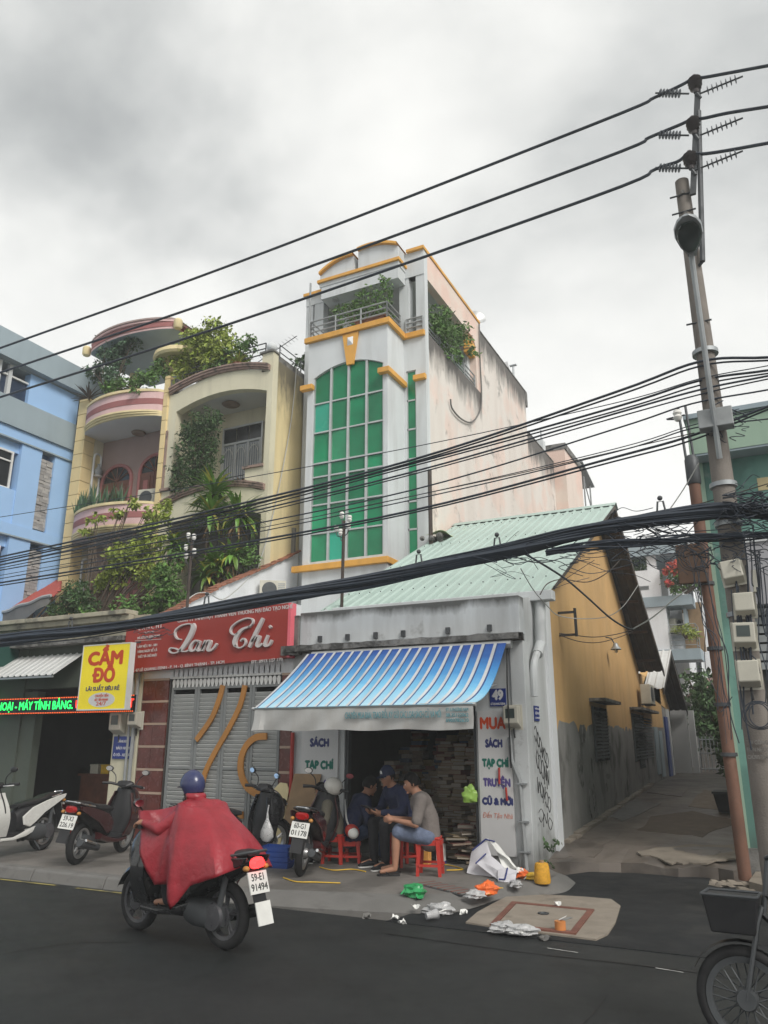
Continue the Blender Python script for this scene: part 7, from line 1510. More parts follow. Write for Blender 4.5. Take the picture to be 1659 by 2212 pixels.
def scooter(label, paint, plate, loc, head, lean=0., seatm=None, lit=False, wire_spokes=False, Rw=.285, trim=None, steer=0., rack=False, flap=False, stand=True, rim=None, bare=False, group='motor scooters'):
    t = thing('motor_scooter', label, 'scooter', (0,0,0), group); trim = trim or M_black; seatm = seatm or M_black; WB = 1.27
    wheel(t, 0, Rw, wire_spokes=wire_spokes, rim=rim); wheel(t, WB, Rw, .045, wire_spokes=wire_spokes, rim=rim)
    # front fork, fender, legshield, nose
    for s_ in (-1,1): MB().tube([(WB,.075*s_,Rw),(WB-.13,.075*s_,Rw+.32),(WB-.2,.06*s_,.78)], [.022,.026,.03], 8).build('fork', M_dsteel, t, smooth=True)
    fp = [(WB+(Rw+.035)*math.cos(R(a)), Rw+(Rw+.035)*math.sin(R(a))) for a in range(20,165,12)]
    MB().rings([[(x,-.07,z-.035) for x, z in fp],[(x,-.05,z) for x, z in fp],[(x,.05,z) for x, z in fp],[(x,.07,z-.035) for x, z in fp],[(x,.05,z-.01) for x, z in fp],[(x,-.05,z-.01) for x, z in fp],[(x,-.07,z-.035) for x, z in fp]], close=False).build('front_fender', paint, t, smooth=True)
    loft([(WB+.13,.70,.05,.05),(WB+.08,.71,.15,.12),(WB-.02,.72,.24,.17),(WB-.1,.72,.28,.19),(WB-.17,.71,.27,.18)]).build('front_cowl', paint, t, smooth=True)
    MB().sheet(lambda u, v: Vector((WB-.24-.10*math.sin(math.pi*u)*(1-v*.4)*.3-.02-.05*(1-v)+.03*abs(2*u-1)**2*2, (2*u-1)*(.14+.09*math.sin(math.pi*min(1,v*1.05))), .30+.66*v)), 10, 10, (.025,0,.0)).build('leg_shield', trim, t, smooth=True)
    for s_ in (-1,1):
        MB().sheet(lambda u, v, s_=s_: Vector((WB-.10-.18*u-.06*(1-v)*u, s_*(.13+.085*math.sin(math.pi*min(1,v*1.05))+.0*u), .29+.62*v)), 4, 10, (0,s_*.016,0)).build('side_cowl', paint, t, smooth=True)
    hl = loft([(WB+.11,.80,.06,.10),(WB+.145,.79,.045,.08)]).build('headlight', M_chrome, t, smooth=True)
    # floor, under-body
    loft([(WB-.2,.28,.05,.15),(.75,.27,.05,.15),(.5,.29,.06,.14)], p=4).build('floor_board', trim, t, smooth=True)
    loft([(WB-.22,.255,.03,.165),(.8,.245,.03,.165),(.52,.29,.05,.165),(.3,.36,.05,.16)], p=4).build('lower_trim', paint, t, smooth=True)
    # rear body and seat
    loft([(.66,.46,.16,.09),(.55,.50,.19,.13),(.35,.56,.17,.15),(.1,.62,.13,.155),(-.12,.69,.095,.14),(-.3,.75,.055,.10),(-.38,.77,.03,.06)]).build('rear_body', trim, t, smooth=True)
    for s_ in (-1,1):
        pts = [(.58,.42),(.60,.54),(.40,.66),(.1,.74),(-.2,.80),(-.40,.82),(-.36,.76),(-.1,.66),(.15,.56),(.34,.44),(.46,.38)]
        mb = MB(); mb.rings([[(x, s_*(.135+.02*math.sin(max(0,min(1,(x+.4)/1.0))*math.pi)), z) for x, z in pts], [(x*.97+.004, s_*(.158+.02*math.sin(max(0,min(1,(x+.4)/1.0))*math.pi)), z*.98+.012) for x, z in pts]]); mb.build('side_panel', paint, t, smooth=True, bevel=.006)
    loft([(.64,.70,.03,.08),(.5,.715,.05,.12),(.3,.73,.055,.14),(.12,.755,.05,.135),(.0,.79,.055,.13),(-.2,.82,.045,.115),(-.33,.84,.025,.08)]).build('seat', seatm, t, smooth=True)
    if not bare: MB().tube(smooth_path([(-.02,.15,.79),(-.25,.145,.83),(-.40,.08,.86),(-.42,0,.865),(-.40,-.08,.86),(-.25,-.145,.83),(-.02,-.15,.79)],4), .013, 6).build('grab_rail', M_chrome if paint != M_kpaint else M_dsteel, t, smooth=True)
    # engine, exhaust, shock, stand
    loft([(.42,.30,.10,.09),(.3,.30,.13,.12),(.1,.29,.12,.11),(-.05,.285,.08,.08)], yc=.06).build('engine', M_dsteel, t, smooth=True)
    MB().lathe([(.0,-.02),(.10,-.02),(.12,0),(.11,.03),(.0,.04)], (.02,.13,.29), axis=(0,1,0), n=18).build('drive_cover', M_gpaint, t, smooth=True)
    MB().tube(smooth_path([(.45,-.06,.2),(.32,-.13,.2),(.15,-.16,.24),(-.05,-.165,.28),(-.28,-.165,.34)],4), [.02]*6+[.05]*11, 9).build('exhaust', M_dsteel, t, smooth=True); MB().tube([(.05,-.222,.30),(-.22,-.222,.37)], .02, 6).build('heat_shield', M_chrome, t)
    MB().tube([(-.02,.12,.32),(-.1,.11,.66)], .028, 8).build('shock_absorber', M_stool if paint == M_mpaint else M_dsteel, t, smooth=True); (MB().tube([(.3,.1,.2),(.22,.16,.03)], .014, 6).build('stand', M_dsteel, t) if stand else None)
    # tail: lamp, fender, plate
    if not bare: MB().rings([sup(-.37,.76,.05,.09), sup(-.415,.755,.03,.06)]).build('tail_lamp', M_taillit if lit else M_tail, t, smooth=True)
    for s_ in (() if bare else (-1,1)): MB().ball((-.36,s_*.12,.72), (.035,.03,.025), 8, 6).build('indicator', M_gateor, t, smooth=True)
    if not bare: MB().sheet(lambda u, v: Vector((-.33-.14*v, (2*u-1)*.075, .70-.36*v)), 4, 4, (-.012,0,0)).build('rear_fender', M_black, t, smooth=True)
    pt = None if bare else MB().obox((-.40,0,.60),(-.03,0,-.088),(0,.115,0),(-.0057,0,.0019)).build('number_plate', M_plate, t)
    for i, s_ in enumerate([] if bare else plate):
        of = .042-.084*i; text(s_, M_ink, pt, (-.4075+.32*of, 0, .6024+.946*of), .085, .2 if i else .15, rot=(R(71),0,R(-90)), bold=.0015, depth=.002)
    if flap: MB().obox((-.49,0,.36),(-.03,0,-.09),(0,.09,0),(-.005,0,.0016)).build('mud_flap', M_plate, t)
    # handlebar unit, mirrors
    hb = MB(); hb.rings([sup(WB-.12,.99,.03,.06), sup(WB-.18,1.01,.06,.12), sup(WB-.27,1.02,.055,.13), sup(WB-.34,1.0,.02,.07)]); hb.build('handlebar_cowl', trim, t, smooth=True)
    for s_ in (-1,1):
        MB().tube([(WB-.25,.1*s_,1.0),(WB-.30,.22*s_,1.02),(WB-.34,.34*s_,1.01)], [.02,.02,.024], 8).build('grip', M_black, t, smooth=True); MB().tube([(WB-.22,.16*s_,1.0),(WB-.25,.33*s_,1.0)], .008, 5).build('brake_lever', M_chrome, t)
        MB().tube(smooth_path([(WB-.25,.17*s_,1.03),(WB-.22,.21*s_,1.13),(WB-.24,.29*s_,1.2)],4), .008, 5).build('mirror_stalk', M_black, t)
        m_ = MB().ball((WB-.25,.31*s_,1.225), (.022,.065,.042), 14, 8).build('mirror', M_black, t, smooth=True)
        MB().prism([(WB-.2735,.31*s_+.055*math.cos(2*math.pi*k/16),1.225+.034*math.sin(2*math.pi*k/16)) for k in range(16)], (-.002,0,0)).build('mirror_glass', M_mirror, m_)
    MB().tube([(WB-.2,0,.75),(WB-.24,0,1.0)], .03, 8).build('steering_stem', M_dsteel, t, smooth=True)
    t.location = loc; t.rotation_euler = (lean,0,head); t.scale = (.92,.92,.92); return t
def heading(a, b): return math.atan2(b.y-a.y, b.x-a.x)
# passing bike with the poncho rider
ra = Vector((-4.33,5.70,0)); HB = R(170)
rb = scooter('dark motorbike ridden left along the road with its red tail lamp lit', M_kpaint, ['59-E1','91494'], ra, HB, lit=True, Rw=.29, flap=True, stand=False, rim=M_gpaint, trim=M_kpaint); rb.scale = (.9,.9,.9)
# parked at the pawn shop
a, b = onZ(162,1868,ZP), onZ(255,1826,ZP); scooter('maroon scooter parked nose in below the yellow pawn sign', M_mpaint, ['59-X3','226.19'], (a.x,a.y,ZP), R(106), lean=R(6))
scooter('white scooter parked facing left before the pawn shop', M_wpaint, ['59-V1','605.12'], (-9.93,8.6,ZP), R(280), lean=R(6))
# parked by the bookshop
a = onZ(648,1893,ZP); scooter('maroon and black scooter with its plate towards the road, nearest the bookshop door', M_mpaint, ['60-G1','01178'], (a.x,a.y,ZP), R(109), lean=R(7))
scooter('black scooter with red trim parked behind the poncho rider', M_kpaint, ['59-C2','384.70'], (-6.74,8.16,ZP), R(70), lean=R(6))
# bicycle cut by the right edge
bc = thing('bicycle', 'dark bicycle with black front basket cut off by the lower right picture corner', 'bicycle', (0,0,0)); WBc, Rc = 1.04, .268
wheel(bc, 0, Rc, .03, wire_spokes=True, rim=M_dsteel); wheel(bc, WBc, Rc, .036, wire_spokes=True, rim=M_dsteel)
for s_ in (-1,1): MB().tube([(WBc,.05*s_,Rc),(WBc-.1,.045*s_,.66),(WBc-.13,.02*s_,.74)], .013, 7).build('fork', M_dsteel, bc, smooth=True)
for nm_, x in (('front_fender',WBc),('rear_fender',0)):
    fp = [(x+(Rc+.03)*math.cos(R(a)), Rc+(Rc+.03)*math.sin(R(a))) for a in range(25,176,15)]; MB().rings([[(px_,-.035,pz_-.012) for px_, pz_ in fp],[(px_,0,pz_) for px_, pz_ in fp],[(px_,.035,pz_-.012) for px_, pz_ in fp]], close=False).build(nm_, M_black, bc, smooth=True)
for p, q, r_ in (((WBc-.13,0,.70),(.42,0,.28),.02),((WBc-.15,0,.80),(.36,0,.66),.016),((.42,0,.28),(.30,0,.80),.016),((.42,0,.28),(0,.05,Rc),.01),((.33,0,.68),(0,.05,Rc),.009)): MB().tube([p, q], r_, 8).build('frame_tube', M_kpaint, bc, smooth=True)
MB().tube([(WBc-.13,0,.68),(WBc-.19,0,1.0)], .014, 8).build('stem', M_dsteel, bc); MB().tube(smooth_path([(WBc-.38,.28,.98),(WBc-.25,.26,1.02),(WBc-.19,.1,1.0),(WBc-.19,-.1,1.0),(WBc-.25,-.26,1.02),(WBc-.38,-.28,.98)],4), .012, 7).build('handlebar', M_dsteel, bc, smooth=True)
loft([(.44,.86,.02,.03),(.3,.87,.03,.08),(.18,.885,.035,.1),(.12,.89,.02,.07)]).build('saddle', M_black, bc, smooth=True); MB().lathe([(.0,-.01),(.09,-.01),(.09,.01),(0,.01)], (.42,-.05,.28), axis=(0,1,0), n=20).build('chain_ring', M_dsteel, bc)
x0_, x1_ = WBc-.12, WBc+.17
bsk = MB().rings([[(x0_+.03,-.13,.60),(x1_-.03,-.13,.60),(x1_-.03,.13,.60),(x0_+.03,.13,.60)],[(x0_,-.16,.79),(x1_,-.16,.79),(x1_,.16,.79),(x0_,.16,.79)]]).build('basket', M_black, bc, bevel=.008)
MB().tube([(x0_,-.16,.795),(x1_,-.16,.795),(x1_,.16,.795),(x0_,.16,.795),(x0_,-.16,.795)], .009, 6).build('basket_rim', M_dsteel, bsk)
MB().tube([(WBc-.15,0,.74),(x0_,0,.74)], .01, 5).build('basket_bracket', M_dsteel, bc)
bc.location = (.66,5.2,0); bc.rotation_euler = (R(4),0,R(178))
# helmet and bag left on the parked scooters
h = onZ(648,1893,ZP)
t = thing('hung_helmet', 'white crash helmet hung on the scooter nearest the bookshop door', 'helmet', (0,0,0)); MB().ball((0,0,0), (.13,.115,.12), 16, 12, fn=lambda v: Vector((v.x, v.y, max(v.z,-.45)))).build('shell', M_whelmet, t, smooth=True); MB().tube([(.1,.06,-.04),(.14,0,-.02),(.1,-.06,-.04)], .012, 6).build('visor_edge', M_black, t); t.location = (h.x-.12,h.y+.95,ZP+.95); t.rotation_euler = (R(30),R(20),R(40))
t = thing('hanging_bag', 'knotted white plastic bag hanging from the scooter behind the rider', 'bag', (0,0,0)); MB().rings([[(r_*math.cos(2*math.pi*k/12)*(1+.12*math.sin(k*2.2)), r_*.6*math.sin(2*math.pi*k/12), z) for k in range(12)] for r_, z in ((.01,.0),(.02,-.08),(.05,-.14),(.085,-.22),(.09,-.29),(.05,-.34),(.01,-.35))]).build('body', M_bagw, t, smooth=True); MB().tube([(.0,0,.0),(.01,.01,.09)], .008, 5).build('handle', M_bagw, t); q = onY(578,1755,8.7); t.location = (q.x, 8.7, q.z)
# ================================================================== people
def flesh(paths):
    """limbs and trunk as closely packed overlapping rounds that the voxel remesh fuses into one surface"""
    mb = MB()
    for path in paths:
        for (p, r_), (q, s_) in zip(path[:-1], path[1:]):
            p, q = Vector(p), Vector(q); r_ = r_ if isinstance(r_, tuple) else (r_, r_); s_ = s_ if isinstance(s_, tuple) else (s_, s_)
            n_ = max(1, int((q-p).length/(.32*min(r_+s_))+.5))
            for i in range(n_+1):
                t_ = i/n_; c = p.lerp(q, t_); rx = r_[0]+(s_[0]-r_[0])*t_; ry = r_[1]+(s_[1]-r_[1])*t_
                mb.ball(c, (rx, ry, min(rx, ry)), 12, 8)
    me = mb.mesh('flesh', M_skin); o = bpy.data.objects.new('flesh', me); COL.objects.link(o); return o
def bake(o, extra=None, voxel=0., smooth_it=6):
    dg = bpy.context.evaluated_depsgraph_get(); me = bpy.data.meshes.new_from_object(o.evaluated_get(dg)); bpy.data.objects.remove(o)
    if extra is not None:
        bm = bmesh.new(); bm.from_mesh(me); bm.from_mesh(extra); bm.to_mesh(me); bm.free()
    if voxel:
        o2 = bpy.data.objects.new('tmp', me); COL.objects.link(o2); rm = o2.modifiers.new('r', 'REMESH'); rm.mode = 'VOXEL'; rm.voxel_size = voxel; rm.use_smooth_shade = True
        sm = o2.modifiers.new('s', 'SMOOTH'); sm.iterations = smooth_it; sm.factor = .5
        dg = bpy.context.evaluated_depsgraph_get(); me2 = bpy.data.meshes.new_from_object(o2.evaluated_get(dg)); bpy.data.objects.remove(o2); me = me2
    if voxel:                      # one continuous surface: drop stray bubbles
        bm = bmesh.new(); bm.from_mesh(me); seen = set(); isl = []
        for v in bm.verts:
            if v in seen: continue
            st_, cur = [v], []; seen.add(v)
            while st_:
                q_ = st_.pop(); cur.append(q_)
                for e_ in q_.link_edges:
                    o3 = e_.other_vert(q_)
                    if o3 not in seen: seen.add(o3); st_.append(o3)
            isl.append(cur)
        big = max(isl, key=len)
        for c_ in isl:
            if c_ is not big: bmesh.ops.delete(bm, geom=c_, context='VERTS')
        bm.to_mesh(me); bm.free()
    me.polygons.foreach_set('use_smooth', [True]*len(me.polygons)); return me
def head_mesh(c, look, s_=1., mouth=True):
    """skull, jaw, nose, ears, eyes sockets; look = unit direction of the face"""
    f = Vector(look).normalized(); lft = Vector((0,0,1)).cross(f).normalized(); up_ = f.cross(lft); mb = MB()
    def T(p): return Vector(c) + (f*p.x + lft*p.y + up_*p.z)*s_
    def fn(v):
        x, y, z = v.x*.098, v.y*.076, v.z*.118
        if z < 0: x = x*(1-.18*(-z/.118)) + (.012 if v.x > 0 else .028*(-z/.118)); y *= 1-.30*(-z/.118)**1.3
        if v.x > .55 and -.02 < z < .035 and abs(y) > .015: x -= .008
        return Vector((x, y, z))
    n0 = len(mb.v); mb.ball((0,0,0), 1, 20, 16, fn=fn)
    for sx in (-1,1): mb.ball((-.012,sx*.075,-.012), (.022,.012,.033), 8, 6)
    mb.ball((.103,0,-.02), (.02,.014,.026), 8, 6); mb.ball((.094,0,-.058), (.012,.024,.008), 8, 6); mb.ball((.085,0,-.095), (.02,.022,.016), 8, 6)
    mb.v = [tuple(T(Vector(p))) for p in mb.v]; me = mb.mesh('head', M_skin, True); return me, T
def hand_paths(wr, d, palm_n, curl=.6, s_=1.):
    """palm with four fingers and a thumb; wr wrist, d direction, palm_n palm normal"""
    d = Vector(d).normalized(); n_ = Vector(palm_n); n_ = (n_-d*n_.dot(d)).normalized(); sd = d.cross(n_); wr = Vector(wr); pm = wr+d*.055*s_
    paths = [[(wr,.026*s_),(pm,.033*s_)]]
    for k, (off, ln) in enumerate(((-.03,.062),(-.010,.074),(.011,.07),(.03,.055))):
        p0 = pm+d*.03*s_+sd*off*s_; e = d; p1 = p0+(d*math.cos(curl*.6)+n_*math.sin(curl*.6))*ln*.5*s_; p2 = p1+(d*math.cos(curl*1.5)+n_*math.sin(curl*1.5))*ln*.35*s_; p3 = p2+(d*math.cos(curl*2.2)+n_*math.sin(curl*2.2))*ln*.3*s_
        paths.append([(pm,.033*s_),(p0,.0105*s_),(p1,.0095*s_),(p2,.009*s_),(p3,.0075*s_)])
    t0 = pm-d*.01*s_-sd*.035*s_; t1 = t0+(d*.6-sd*.6+n_*.5).normalized()*.035*s_; t2 = t1+(d*.8+n_*.5).normalized()*.03*s_
    paths.append([(pm,.033*s_),(t0,.013*s_),(t1,.011*s_),(t2,.009*s_)]); return paths
def person(label, loc, rotz, ph, chest, neck, headc, look, hips, knees, ankles, toes, elbows, wrists, hand_d, top, bottom, sleeve, legs, hair=True, bare_feet=False, shoe=None, s_=1., group=None):
    t = thing('person', label, 'person', (0,0,0), group); pel = Vector((0,0,ph)); spine = pel.lerp(Vector(chest),.5)+Vector((-.03,0,0)); chest = Vector(chest); neck = Vector(neck)
    lat = Vector((0,1,0)); sh = [chest+lat*.165*k+Vector((0,0,.05)) for k in (1,-1)]
    P = [[(pel,(.12,.14)),(spine,(.115,.14)),(chest,(.125,.15)),(neck,.058),(Vector(headc)-Vector((0,0,.05)),.055)]]
    for k in range(2):
        P.append([(chest,(.125,.15)),(sh[k],.065),(Vector(elbows[k]),.042),(Vector(wrists[k]),.026)]); P += hand_paths(wrists[k], hand_d[k][0], hand_d[k][1])
        P.append([(pel,(.12,.14)),(Vector(hips[k]),.09),(Vector(knees[k]),.058),(Vector(knees[k]).lerp(Vector(ankles[k]),.35),.054),(Vector(ankles[k]),.034),(Vector(toes[k]),.026)])
    hm, T = head_mesh(headc, look)
    me = bake(flesh(P), hm, .0095, 5); me.materials.clear(); me.materials.append(M_skin)
    o = bpy.data.objects.new('body', me); COL.objects.link(o); o.parent = t
    # shirt
    cl = [[(pel+Vector((0,0,-.06)),(.14,.165)),(spine,(.135,.165)),(chest,(.142,.17)),(neck-(neck-chest).normalized()*.03,.072)]]
    for k in range(2):
        e = Vector(elbows[k]); w_ = Vector(wrists[k])
        if sleeve == 'short': cl.append([(chest,(.142,.17)),(sh[k],.085),(sh[k].lerp(e,.85),.068)])
        else: cl.append([(chest,(.142,.17)),(sh[k],.085),(e,.062),(e.lerp(w_,.93),.042)])
    me = bake(flesh(cl), None, .014, 8); me.materials.clear(); me.materials.append(top); o = bpy.data.objects.new('shirt', me); COL.objects.link(o); o.parent = t
    tr = []
    for k in range(2):
        h_, kn, an2 = Vector(hips[k]), Vector(knees[k]), Vector(ankles[k])
        if legs == 'shorts': tr.append([(pel+Vector((0,0,-.01)),(.13,.155)),(h_,.108),(h_.lerp(kn,.93),.088)])
        else: tr.append([(pel+Vector((0,0,-.01)),(.13,.155)),(h_,.105),(kn,.075),(kn.lerp(an2,.5),.066),(kn.lerp(an2,.95),.058)])
    me = bake(flesh(tr), None, .014, 8); me.materials.clear(); me.materials.append(bottom); o = bpy.data.objects.new('shorts' if legs == 'shorts' else 'trousers', me); COL.objects.link(o); o.parent = t
    # hair, brows, eyes
    def local(mbx, name, m, smooth=True):
        mbx.v = [tuple(T(Vector(p))) for p in mbx.v]; o_ = bpy.data.objects.new(name, mbx.mesh(name, m, smooth)); COL.objects.link(o_); o_.parent = t; return o_
    if hair:
        def hf(v):
            z = v.z
            if v.x > .35 and z < .42: z = max(z, .42)
            if v.x <= .35 and z < -.35+.5*max(0,v.x): z = -.35+.5*max(0,v.x)
            return Vector((v.x*.106-.006, v.y*.084, z*.128+.004))*(1+.02*math.sin(v.x*23+v.y*17))
        local(MB().ball((0,0,0), 1, 22, 16, fn=hf), 'hair', M_hair)
    for k in (-1,1):
        local(MB().ball((.086,k*.03,.006), (.008,.013,.006), 8, 6), 'eye', M_gatewhite); local(MB().ball((.093,k*.03,.006), (.003,.006,.006), 6, 5), 'pupil', M_hair); local(MB().obox((.092,k*.032,.026),(.004,0,0),(0,.017,0),(0,0,.003)), 'eyebrow', M_hair)
    local(MB().obox((.103,0,-.058),(.003,0,0),(0,.02,0),(0,0,.0018)), 'mouth', mat('lip',(.2,.07,.055),.5,.1,9.,obj=True))
    for k in range(2):
        a_, b_ = Vector(ankles[k]), Vector(toes[k]); d_ = (b_-a_); d_.z = 0; d_.normalize(); sd = Vector((-d_.y,d_.x,0)); c_ = a_.lerp(b_,.45); zf = min(a_.z,b_.z)-.045
        if shoe == 'sandal':
            so = MB().prism([(c_+d_*x+sd*y)*1 for x, y in ()] if False else [Vector((c_.x,c_.y,zf))+d_*x+sd*y for x, y in ((-.13,-.03),(-.13,.03),(-.03,.035),(.07,.048),(.13,.03),(.14,-.01),(.09,-.045),(-.02,-.035))], (0,0,.02)).build('sandal', M_black, t); so.location = (0,0,0)
            mb = MB(); mb.tube([Vector((c_.x,c_.y,zf+.02))+d_*.0+sd*.04, Vector((c_.x,c_.y,zf+.055))+d_*.05+sd*.01, Vector((c_.x,c_.y,zf+.02))+d_*.1]+[], .008, 5); mb.tube([Vector((c_.x,c_.y,zf+.02))-sd*.04, Vector((c_.x,c_.y,zf+.055))+d_*.05-sd*.01, Vector((c_.x,c_.y,zf+.02))+d_*.1], .008, 5); mb.build('strap', M_black, so)
        elif shoe:
            rs = []
            for x, h_, w_ in ((-.12,.05,.035),(-.06,.055,.04),(.02,.05,.045),(.09,.036,.045),(.14,.022,.03)): rs.append([Vector((c_.x,c_.y,zf+.004+h_*.8))+d_*x+sd*(w_*math.cos(2*math.pi*q/12))+Vector((0,0,h_*math.sin(2*math.pi*q/12)*.8)) for q in range(12)])
            so = MB().rings(rs).build('shoe', shoe, t, smooth=True); so.location = (0,0,0)
            MB().prism([Vector((c_.x,c_.y,zf-.008))+d_*x+sd*y for x, y in ((-.125,-.035),(-.125,.035),(.02,.045),(.1,.046),(.145,.02),(.145,-.02),(.1,-.046),(.02,-.045))], (0,0,.022)).build('sole', M_foam, so)
    t.location = loc; t.rotation_euler = (0,0,rotz); t.scale = (s_,)*3; return t, local
def seated(ph=.47, lean=.18, spread=.12, kx=.44, kz=None, ax=.42, headfwd=.06):
    kz = kz or ph+.06; d = dict(ph=ph, chest=(lean,0,ph+.35), neck=(lean+headfwd*.9,0,ph+.47), headc=(lean+headfwd+.06,0,ph+.585),
      hips=[(.03,.09,ph-.02),(.03,-.09,ph-.02)], knees=[(kx,spread,kz),(kx,-spread,kz)], ankles=[(ax,spread,.075),(ax,-spread,.075)], toes=[(ax+.16,spread+.02,.045),(ax+.16,-spread-.02,.045)])
    return d
G = 'people sitting at the bookshop door'
# man in grey tee on the red stool, facing left along the pavement
d = seated(.45,.10,.10,.40,.48,.42,.05); 
sp1 = onZ(925,1890,ZP)
person('man in brown grey tee and denim shorts sitting on the red stool', (sp1.x+.02,sp1.y+.02,ZP), R(203), look=(.95,.05,-.3), elbows=[(.16,.25,.58),(.14,-.25,.58)], wrists=[(.43,.10,.62),(.42,-.10,.62)], hand_d=[((1,-.2,.0),(0,-1,0)),((1,.2,.0),(0,1,0))], top=M_greytee, bottom=M_shorts, sleeve='short', legs='shorts', shoe='sandal', group=G, **d)
# man with cap behind, facing the road
d = seated(.50,.12,.14,.38,.52,.36); sp2 = (onY(872,1800,sp1.y+.5).x, sp1.y+.5)
t, loc_ = person('man in navy cap and jacket holding a dark tablet between the others', (sp2[0],sp2[1],ZP), R(238), look=(.95,.15,-.2), elbows=[(.18,.28,.66),(.18,-.28,.66)], wrists=[(.40,.10,.66),(.40,-.10,.66)], hand_d=[((1,-.3,.0),(0,-.4,1)),((1,.3,.0),(0,.4,1))], top=M_navycloth, bottom=M_blackcloth, sleeve='long', legs='long', shoe=M_blackcloth, group=G, **d)
loc_(MB().ball((0,0,0), 1, 20, 14, fn=lambda v: Vector((v.x*.112, v.y*.09, max(v.z,.12)*.14+.012))), 'cap', M_navycloth); loc_(MB().rings([[(.07+.11*math.cos(a)*k, .085*math.sin(a)*(.6+.4*k), .032-.012*k) for a in [R(x) for x in range(-80,81,16)]] for k in (0,.5,1)] , close=False), 'cap_peak', M_navycloth)
loc_(MB().obox((.104,0,.075),(.002,0,.008),(0,.018,0),(0,0,.016)), 'cap_badge', M_gatewhite)
tb = thing('tablet', 'dark flat tablet held in the hands of the capped man', 'tablet', (0,0,0)); B('slab', M_black, tb, (-.11,-.085,-.008,.11,.085,.008), bevel=.006); B('screen', M_blackglass, tb, (-.1,-.075,.008,.1,.075,.0095)); c2_ = Vector((.50,0,.68)); a_ = R(238); tb.location = (sp2[0]+c2_.x*math.cos(a_), sp2[1]+c2_.x*math.sin(a_), ZP+c2_.z+.02); tb.rotation_euler = (0,R(-25),a_)
# man in navy jacket seen from behind
d = seated(.36,.16,.12,.40,.44,.42); sp3 = onZ(752,1862,ZP)
t, loc_ = person('man in navy jacket and jeans with his back to the road', (sp3.x+.02,sp3.y,ZP), R(48), look=(.9,.1,-.35), elbows=[(.14,.27,.52),(.16,-.27,.52)], wrists=[(.38,.09,.52),(.40,-.09,.52)], hand_d=[((1,-.2,0),(0,-1,0)),((1,.2,0),(0,1,0))], top=M_navycloth, bottom=M_jeans, sleeve='long', legs='long', shoe=M_blackcloth, group=G, **d)
st2 = MB().tube(smooth_path([(-.02,.16,.76),(-.06,.02,.68),(-.07,-.10,.5),(.02,-.17,.34)],5), .012, 5).build('bag_strap', M_gatewhite, t); st2.location = (0,0,0)
hb = thing('waist_bag', 'red and white waist bag at the hip of the man in navy jacket', 'bag', (0,0,0)); MB().ball((0,0,0), (.10,.06,.085), 14, 10).build('body', M_stool, hb, smooth=True); MB().ball((.02,-.03,-.01), (.075,.045,.07), 12, 8).build('panel', M_foam, hb, smooth=True); hb.location = (sp3.x+.15,sp3.y-.17,ZP+.40); hb.rotation_euler = (0,R(30),R(28))
# youngster behind the scooter
d = seated(.40,.10,.10,.36,.46,.36); q = onY(725,1790,9.5)
person('person in olive shirt sitting behind the parked scooter by the left sign', (q.x,9.5,ZP), R(200), look=(.9,-.1,-.45), elbows=[(.12,.24,.56),(.10,-.24,.56)], wrists=[(.34,.06,.56),(.34,-.06,.54)], hand_d=[((1,-.2,0),(0,-1,0)),((1,.2,0),(0,1,0))], top=M_olive, bottom=M_blackcloth, sleeve='short', legs='long', shoe=M_blackcloth, s_=.9, group=G, **d)
# poncho rider (same frame as the bike)
d = dict(ph=.86, chest=(.40,0,1.13), neck=(.50,0,1.255), headc=(.59,0,1.375), hips=[(.24,.11,.84),(.24,-.11,.84)], knees=[(.66,.20,.72),(.66,-.20,.72)], ankles=[(.62,.17,.36),(.62,-.17,.36)], toes=[(.79,.18,.335),(.79,-.18,.335)])
for k in ('chest','neck','headc'): pass
d['ph'] = .88
def shift(v, dx): return (v[0]+dx, v[1], v[2])
t, loc_ = person('rider in a billowing red rain poncho and blue helmet on the passing motorbike', ra, HB, look=(1,.0,-.12), elbows=[(.66,.30,1.0),(.66,-.30,1.0)], wrists=[(.90,.31,1.05),(.90,-.31,1.05)], hand_d=[((1,0,-.1),(0,0,-1)),((1,0,-.1),(0,0,-1))], top=M_poncho, bottom=M_blackcloth, sleeve='long', legs='long', shoe='sandal', hair=False, s_=.9, **{**d, 'ph':.80})
loc_(MB().ball((0,0,0), 1, 22, 16, fn=lambda v: Vector((v.x*.135-.008, v.y*.115, (max(v.z,-.15 if v.x > .3 else -.55))*.145+.022))), 'helmet', M_helmet); loc_(MB().rings([[(.09+.09*math.cos(a)*k, .1*math.sin(a)*(.7+.3*k), .03-.02*k) for a in [R(x) for x in range(-80,81,16)]] for k in (0,.5,1)], close=False), 'helmet_peak', M_helmet); loc_(MB().tube([(.02,.085,-.03),(.04,.05,-.12),(.045,0,-.13),(.04,-.05,-.12),(.02,-.085,-.03)], .007, 5), 'chin_strap', M_black)
